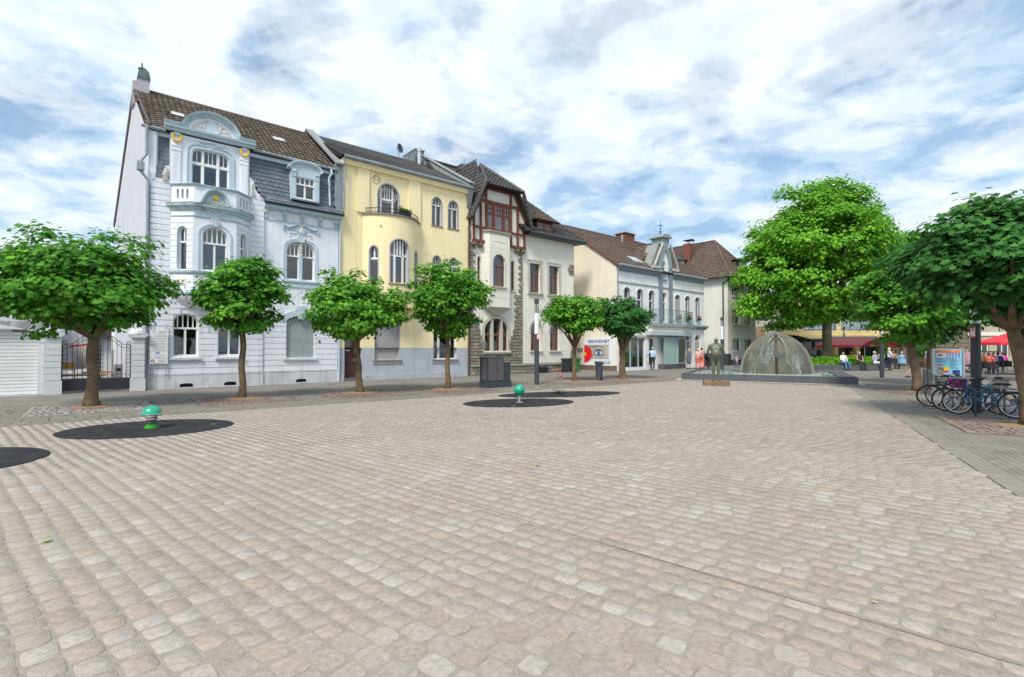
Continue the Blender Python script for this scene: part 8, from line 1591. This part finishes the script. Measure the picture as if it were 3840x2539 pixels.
# ---------------------------------------------------------------- bicycles, racks, bollards, poster stand
def bike(x, y, rz, label, fc_, opts, wr=.31, wb=1.02, lean=.0, steer=0., small=1):
    T = Thing('bicycle', label, 'bicycle', (x, y, 0), 'local', rz=rz, group='parked bicycles' if small == 1 else None); F = mat('frame_' + opts['n'], fc_, .35, .08, 5, 0, spec=.6)
    L_ = lambda p: (p[0] * small, (p[1] + lean * p[2]) * small, p[2] * small)
    ra, fa = (wb / 2, 0, wr), (-wb / 2, 0, wr); bb = (.1, 0, .27); st = (.27, 0, .62); hd_ = (-.33, 0, .72); hb = (-.36, 0, .52)
    def mk(q, name, m_, par=T): q.v = [L_(p) for p in q.v]; return q.build(name, m_, par)
    for c in (ra, fa):
        q = MB(); q.torus(c, wr - .02, .02, 40, 7); ty_ = mk(q, 'wheel', M_black); q = MB(); q.torus(c, wr - .045, .011, 40, 5); mk(q, 'rim', M_steel, ty_); q = MB()
        for k in range(18): a = 2 * math.pi * k / 18; q.tube([(c[0] + .02 * math.cos(a + .4), .02 * (-1) ** k, c[2] + .02 * math.sin(a + .4)), (c[0] + (wr - .045) * math.cos(a), 0, c[2] + (wr - .045) * math.sin(a))], .0022, 3)
        mk(q, 'spokes', M_steel, ty_); q = MB(); q.tube([(c[0], -.05, c[2]), (c[0], .05, c[2])], .022, 8); mk(q, 'hub', M_steel, ty_)
        for a in (2.2, 5.3): q = MB(); q.ball((c[0] + .17 * math.cos(a), .0, c[2] + .17 * math.sin(a)), (.03, .014, .02), 8, 5); mk(q, 'spoke_reflector', mat('amber_reflector', (.9, .35, .01), .3), ty_)
    q = MB(); q.tube([hb, (-.1, 0, .36), bb], .02, 8); q.tube([hd_, (-.05, 0, .5) if opts.get('low') else (st[0] - .02, 0, st[2] - .05), (st[0] * .7, 0, .45) if opts.get('low') else st], .015, 8); q.tube([bb, st], .017, 8)
    for s in (-1, 1): q.tube([bb, (ra[0], s * .045, ra[2])], .01, 6); q.tube([(st[0], 0, st[2] - .05), (ra[0], s * .045, ra[2])], .009, 6)
    q.tube([hd_, hb], .024, 8); mk(q, 'frame', F); q = MB()
    for s in (-1, 1): q.tube([(hb[0], s * .04, hb[2]), (fa[0] + .07, s * .045, .42), (fa[0], s * .05, fa[2])], .011, 6)
    mk(q, 'fork', M_steel if opts.get('silver') else F); q = MB(); q.tube([(hd_[0], 0, .7), (hd_[0] + .02, 0, .88)], .013, 6); q.tube([(hd_[0] + .2, -.29, .86), (hd_[0] + .06, -.25, .9), (hd_[0] - .03, -.1, .89), (hd_[0] - .03, .1, .89), (hd_[0] + .06, .25, .9), (hd_[0] + .2, .29, .86)], .011, 6); mk(q, 'handlebar', M_steel)
    for s in (-1, 1): q = MB(); q.tube([(hd_[0] + .11, s * .262, .885), (hd_[0] + .22, s * .292, .86)], .017, 6); mk(q, 'grip', M_black)
    q = MB(); q.tube([st, (.3, 0, .76)], .012, 6); mk(q, 'seat_post', M_steel); q = MB(); q.ball((.36, 0, .79), (.1, .085, .035), 12, 8); q.ball((.24, 0, .79), (.1, .03, .025), 10, 6); mk(q, 'saddle', opts.get('saddle', M_black))
    q = MB(); q.tube([(bb[0], -.03, bb[2]), (bb[0], -.04, bb[2])], .085, 18); mk(q, 'chainring', M_dark); q = MB(); q.tube([(bb[0], -.05, bb[2]), (bb[0] - .1, -.06, bb[2] - .12)], .01, 5); q.tube([(bb[0], .05, bb[2]), (bb[0] + .1, .06, bb[2] + .12)], .01, 5); mk(q, 'crank', M_steel)
    for p in ((bb[0] - .1, -.1, bb[2] - .12), (bb[0] + .1, .1, bb[2] + .12)): q = MB(); q.box(p[0] - .04, p[0] + .04, p[1] - .035, p[1] + .035, p[2] - .01, p[2] + .01); mk(q, 'pedal', M_black)
    for c, a0, a1 in ((ra, .1, 2.5), (fa, .9, 2.75)):
        q = MB(); n = 18; q.sheet([[(c[0] + (wr + .02) * math.cos(a0 + (a1 - a0) * i / n), yy, c[2] + (wr + .02) * math.sin(a0 + (a1 - a0) * i / n)) for i in range(n + 1)] for yy in (-.028, .028)]); mk(q, 'mudguard', M_steel if opts.get('silver') else M_dark)
    q = MB()
    for s in (-1, 1): q.tube([(.32, s * .05, .67), (.78, s * .06, .68)], .006, 5); q.tube([(ra[0], s * .05, ra[2]), (.68, s * .06, .68)], .005, 4)
    for k in range(5): q.tube([(.4 + .09 * k, -.06, .675), (.4 + .09 * k, .06, .675)], .005, 4)
    mk(q, 'rack', M_dark); q = MB(); q.ball((.82, 0, .6), (.015, .03, .03), 8, 6); mk(q, 'rear_light', M_red); q = MB(); q.ball((hd_[0] - .1, 0, .68), .035, 10, 8); mk(q, 'headlight', M_steel)
    if opts.get('basket'):
        bm_, bx = opts['basket']; x0 = (hd_[0] - .32) if bx == 'f' else .46; z0 = .66 if bx == 'f' else .70; q = MB()
        if opts.get('solid'): q.add([(x0 + .03, -.13, z0), (x0 + .27, -.13, z0), (x0 + .27, .13, z0), (x0 + .03, .13, z0), (x0 - .02, -.18, z0 + .24), (x0 + .32, -.18, z0 + .24), (x0 + .32, .18, z0 + .24), (x0 - .02, .18, z0 + .24)], [(0, 3, 2, 1), (0, 1, 5, 4), (1, 2, 6, 5), (2, 3, 7, 6), (3, 0, 4, 7)]); bo = mk(q, 'basket', bm_); q = MB(); q.tube([(x0 - .02, -.18, z0 + .24), (x0 + .32, -.18, z0 + .24), (x0 + .32, .18, z0 + .24), (x0 - .02, .18, z0 + .24), (x0 - .02, -.18, z0 + .24)], .011, 6); mk(q, 'basket_rim', M_steel, bo)
        else:
            for k in range(6):
                t = k / 5; e = .03 * (1 - t); q.tube([(x0 + e, -.13 - .04 * t, z0 + .22 * t), (x0 + .3 - e, -.13 - .04 * t, z0 + .22 * t), (x0 + .3 - e, .13 + .04 * t, z0 + .22 * t), (x0 + e, .13 + .04 * t, z0 + .22 * t), (x0 + e, -.13 - .04 * t, z0 + .22 * t)], .004, 4)
            for k in range(9):
                u = x0 + .03 + .24 * k / 8
                for s in (-1, 1): q.tube([(u, s * .13, z0), (x0 + .3 * k / 8, s * .17, z0 + .22)], .003, 4)
                q.tube([(u, -.13, z0), (u, .13, z0)], .003, 4)
            mk(q, 'basket', bm_)
    q = MB(); q.tube([(.12, .06, .27), (.2, .2, .02)], .01, 5); mk(q, 'kickstand', M_steel); return T
E2 = math.atan2(-.86, .5)
def bk(f, b_): f, b_ = Vector(f), Vector(b_); c = (f + b_) / 2; d = b_ - f; return c.x, c.y, math.atan2(d.y, d.x)
M_pur = mat('purple_patterned_cloth', (.10, .03, .10), .8, .7, 22, .2, wear=((.45, .08, .25), 14, .5, .62)); M_wire = mat('black_wire', (.03, .03, .03), .5)
x, y, r = bk((11.1, 12.35), (11.72, 11.5)); bike(x, y, r, 'nearest bicycle with a purple patterned front basket, blue and red frame', (.01, .15, .38), dict(n='deep_blue', low=True, silver=True, basket=(M_pur, 'f'), solid=True), lean=.06)
x, y, r = bk((12.05, 12.1), (11.3, 12.95)); bike(x, y, r, 'sky blue bicycle with a white mudguard and black wire front basket', (.03, .32, .48), dict(n='sky_blue', low=True, silver=True, basket=(M_wire, 'f')), lean=-.05)
x, y, r = bk((12.2, 14.15), (12.75, 13.3)); bike(x, y, r, 'black bicycle with an orange saddle and a dark front basket', (.03, .03, .035), dict(n='black', basket=(M_wire, 'f'), saddle=mat('orange_saddle', (.9, .28, .01), .5)), lean=.05)
x, y, r = bk((12.4, 13.1), (13.1, 12.3)); bike(x, y, r, 'silver bicycle with a rear wire basket behind the others', (.40, .42, .45), dict(n='silver', silver=True, basket=(mat('grey_wire', (.15, .15, .16), .4), 'r')), lean=.04)
x, y, r = bk((11.75, 13.9), (12.5, 13.2)); bike(x, y, r, 'dark green bicycle tucked between the black and the sky blue one', (.02, .08, .07), dict(n='dark_green', silver=True), lean=-.06)
b5 = bike(21.4, 46.2, -.3, 'small dark bicycle leaning by the base of the corner house', (.04, .05, .06), dict(n='small_dark'), small=.95)
def hoop(x, y, dx, dy, i):
    T = Thing('bike_rack_hoop', ('nearest grey bike hoop with its post before the purple basket', 'second grey bike hoop from the right tree', 'middle grey bike hoop behind the lamp post', 'farthest grey bike hoop near the poster stand')[i], 'bike rack', (x, y, 0), 'local', group='grey bike hoops'); r = .028; MB().tube([(0, 0, 0), (0, 0, .60)], r, 12).build('post', M_dark, T); MB().tube([(dx, dy, 0), (dx, dy, .60)], r, 12).build('post', M_dark, T); MB().tube([(-.0, 0, .60), (dx, dy, .60)], r, 12).build('top_bar', M_dark, T)
for i, (x, y) in enumerate(((11.12, 11.87), (11.5, 12.62), (11.95, 13.4), (12.4, 14.2))): hoop(x, y, .85, -.22, i)
for i, (x, y) in enumerate(((14.58, 17.28), (14.95, 17.9))): q = MB(); q.tube([(0, 0, 0), (0, 0, .86), (0, 0, .89)], [.055, .055, .04], 14); single('bollard', q, M_dark, ('dark grey bollard nearest the bicycles', 'dark grey bollard touching the poster stand foot')[i], 'bollard', (x, y, 0), group='dark bollards')
PS = Thing('poster_stand', 'silver framed advertising stand with a colourful poster', 'poster stand', (16.2, 18.6, 0), 'world'); pa, pb = Vector((15.98, 18.75)), Vector((16.95, 18.55)); pd = (pb - pa).normalized(); pn = Vector((pd.y, -pd.x))
for p in (pa, pb): MB().tube([(p.x, p.y, 0), (p.x, p.y, 1.62)], .055, 14).build('post', M_steel, PS)
def pp_(u, z, o=0): p = pa + pd * u + pn * (.03 + o); return (p.x, p.y, z)
def pq(u0, u1_, z0, z1_, o, name, m_): q = MB(); q.add([pp_(u0, z0, o), pp_(u1_, z0, o), pp_(u1_, z1_, o), pp_(u0, z1_, o)], [(0, 1, 2, 3)]); return q.build(name, m_, PS)
q = MB(); q.bar(pp_(.05, 1.6, -.03), pp_(.94, 1.6, -.03), .06, .04); q.bar(pp_(.05, .62, -.03), pp_(.94, .62, -.03), .06, .04); q.bar(pp_(.07, .62, -.03), pp_(.07, 1.6, -.03), .05); q.bar(pp_(.92, .62, -.03), pp_(.92, 1.6, -.03), .05); q.build('frame', M_steel, PS)
pq(.06, .93, .63, 1.58, 0, 'poster', mat('poster_sky_blue', (.20, .50, .70), .5, .1, 3, 0)); pq(.1, .88, 1.47, 1.56, .004, 'header_strip', mat('poster_orange', (.8, .16, .03), .5)); pq(.1, .5, 1.28, 1.46, .004, 'portrait_area', mat('poster_pale', (.62, .60, .60), .5, .2, 8, 0)); pq(.1, .3, .98, 1.03, .006, 'red_strip', M_red); pq(.34, .5, .8, .94, .008, 'yellow_square', mat('poster_yellow', (.75, .62, .02), .5)); pq(.36, .5, .72, .8, .008, 'red_square', M_red); pq(.1, .34, .66, .93, .005, 'photo_area', mat('poster_photo', (.25, .22, .16), .5, .7, 12, 0)); pq(.62, .86, .64, .82, .005, 'dark_area', mat('poster_navy', (.02, .04, .16), .5, .5, 8, 0))
for k in range(5): u = .45 + .09 * k; q = MB(); q.add([pp_(u, 1.46, .005 + .001 * k), pp_(u + .05, 1.46, .005 + .001 * k), pp_(u - .05 + .03 * k, 1.16, .005 + .001 * k)], [(0, 1, 2)]); q.build('hair_streak', mat('poster_magenta', (.5, .05, .35), .5) if k % 2 else mat('poster_steel_blue', (.08, .22, .42), .5), PS)
for a in (.12, .55):
    for k in range(9): z = 1.24 - .045 * k; pq(a, a + .16 + .05 * ((k * 7) % 3), z, z + .012, .012, 'print_line', M_ink) if (a > .5 or z > 1.06) else None
q = MB(); q.add([pp_(.24 + .09 * math.cos(a), 1.385 + .025 * math.sin(a), .012) for a in [2 * math.pi * k / 14 for k in range(14)]], [tuple(range(14))]); q.build('printed_eye', M_black, PS); text('ATTRAKTIVE', .07, pp_(.49, 1.515, .01), mat('header_gold', (.85, .55, .05), .5), PS, rot=(math.pi / 2, 0, math.atan2(pd.y, pd.x)))
MB().bar(pp_(.1, .58, -.03), pp_(.9, .58, -.03), .03).build('lower_bar', M_dark, PS)
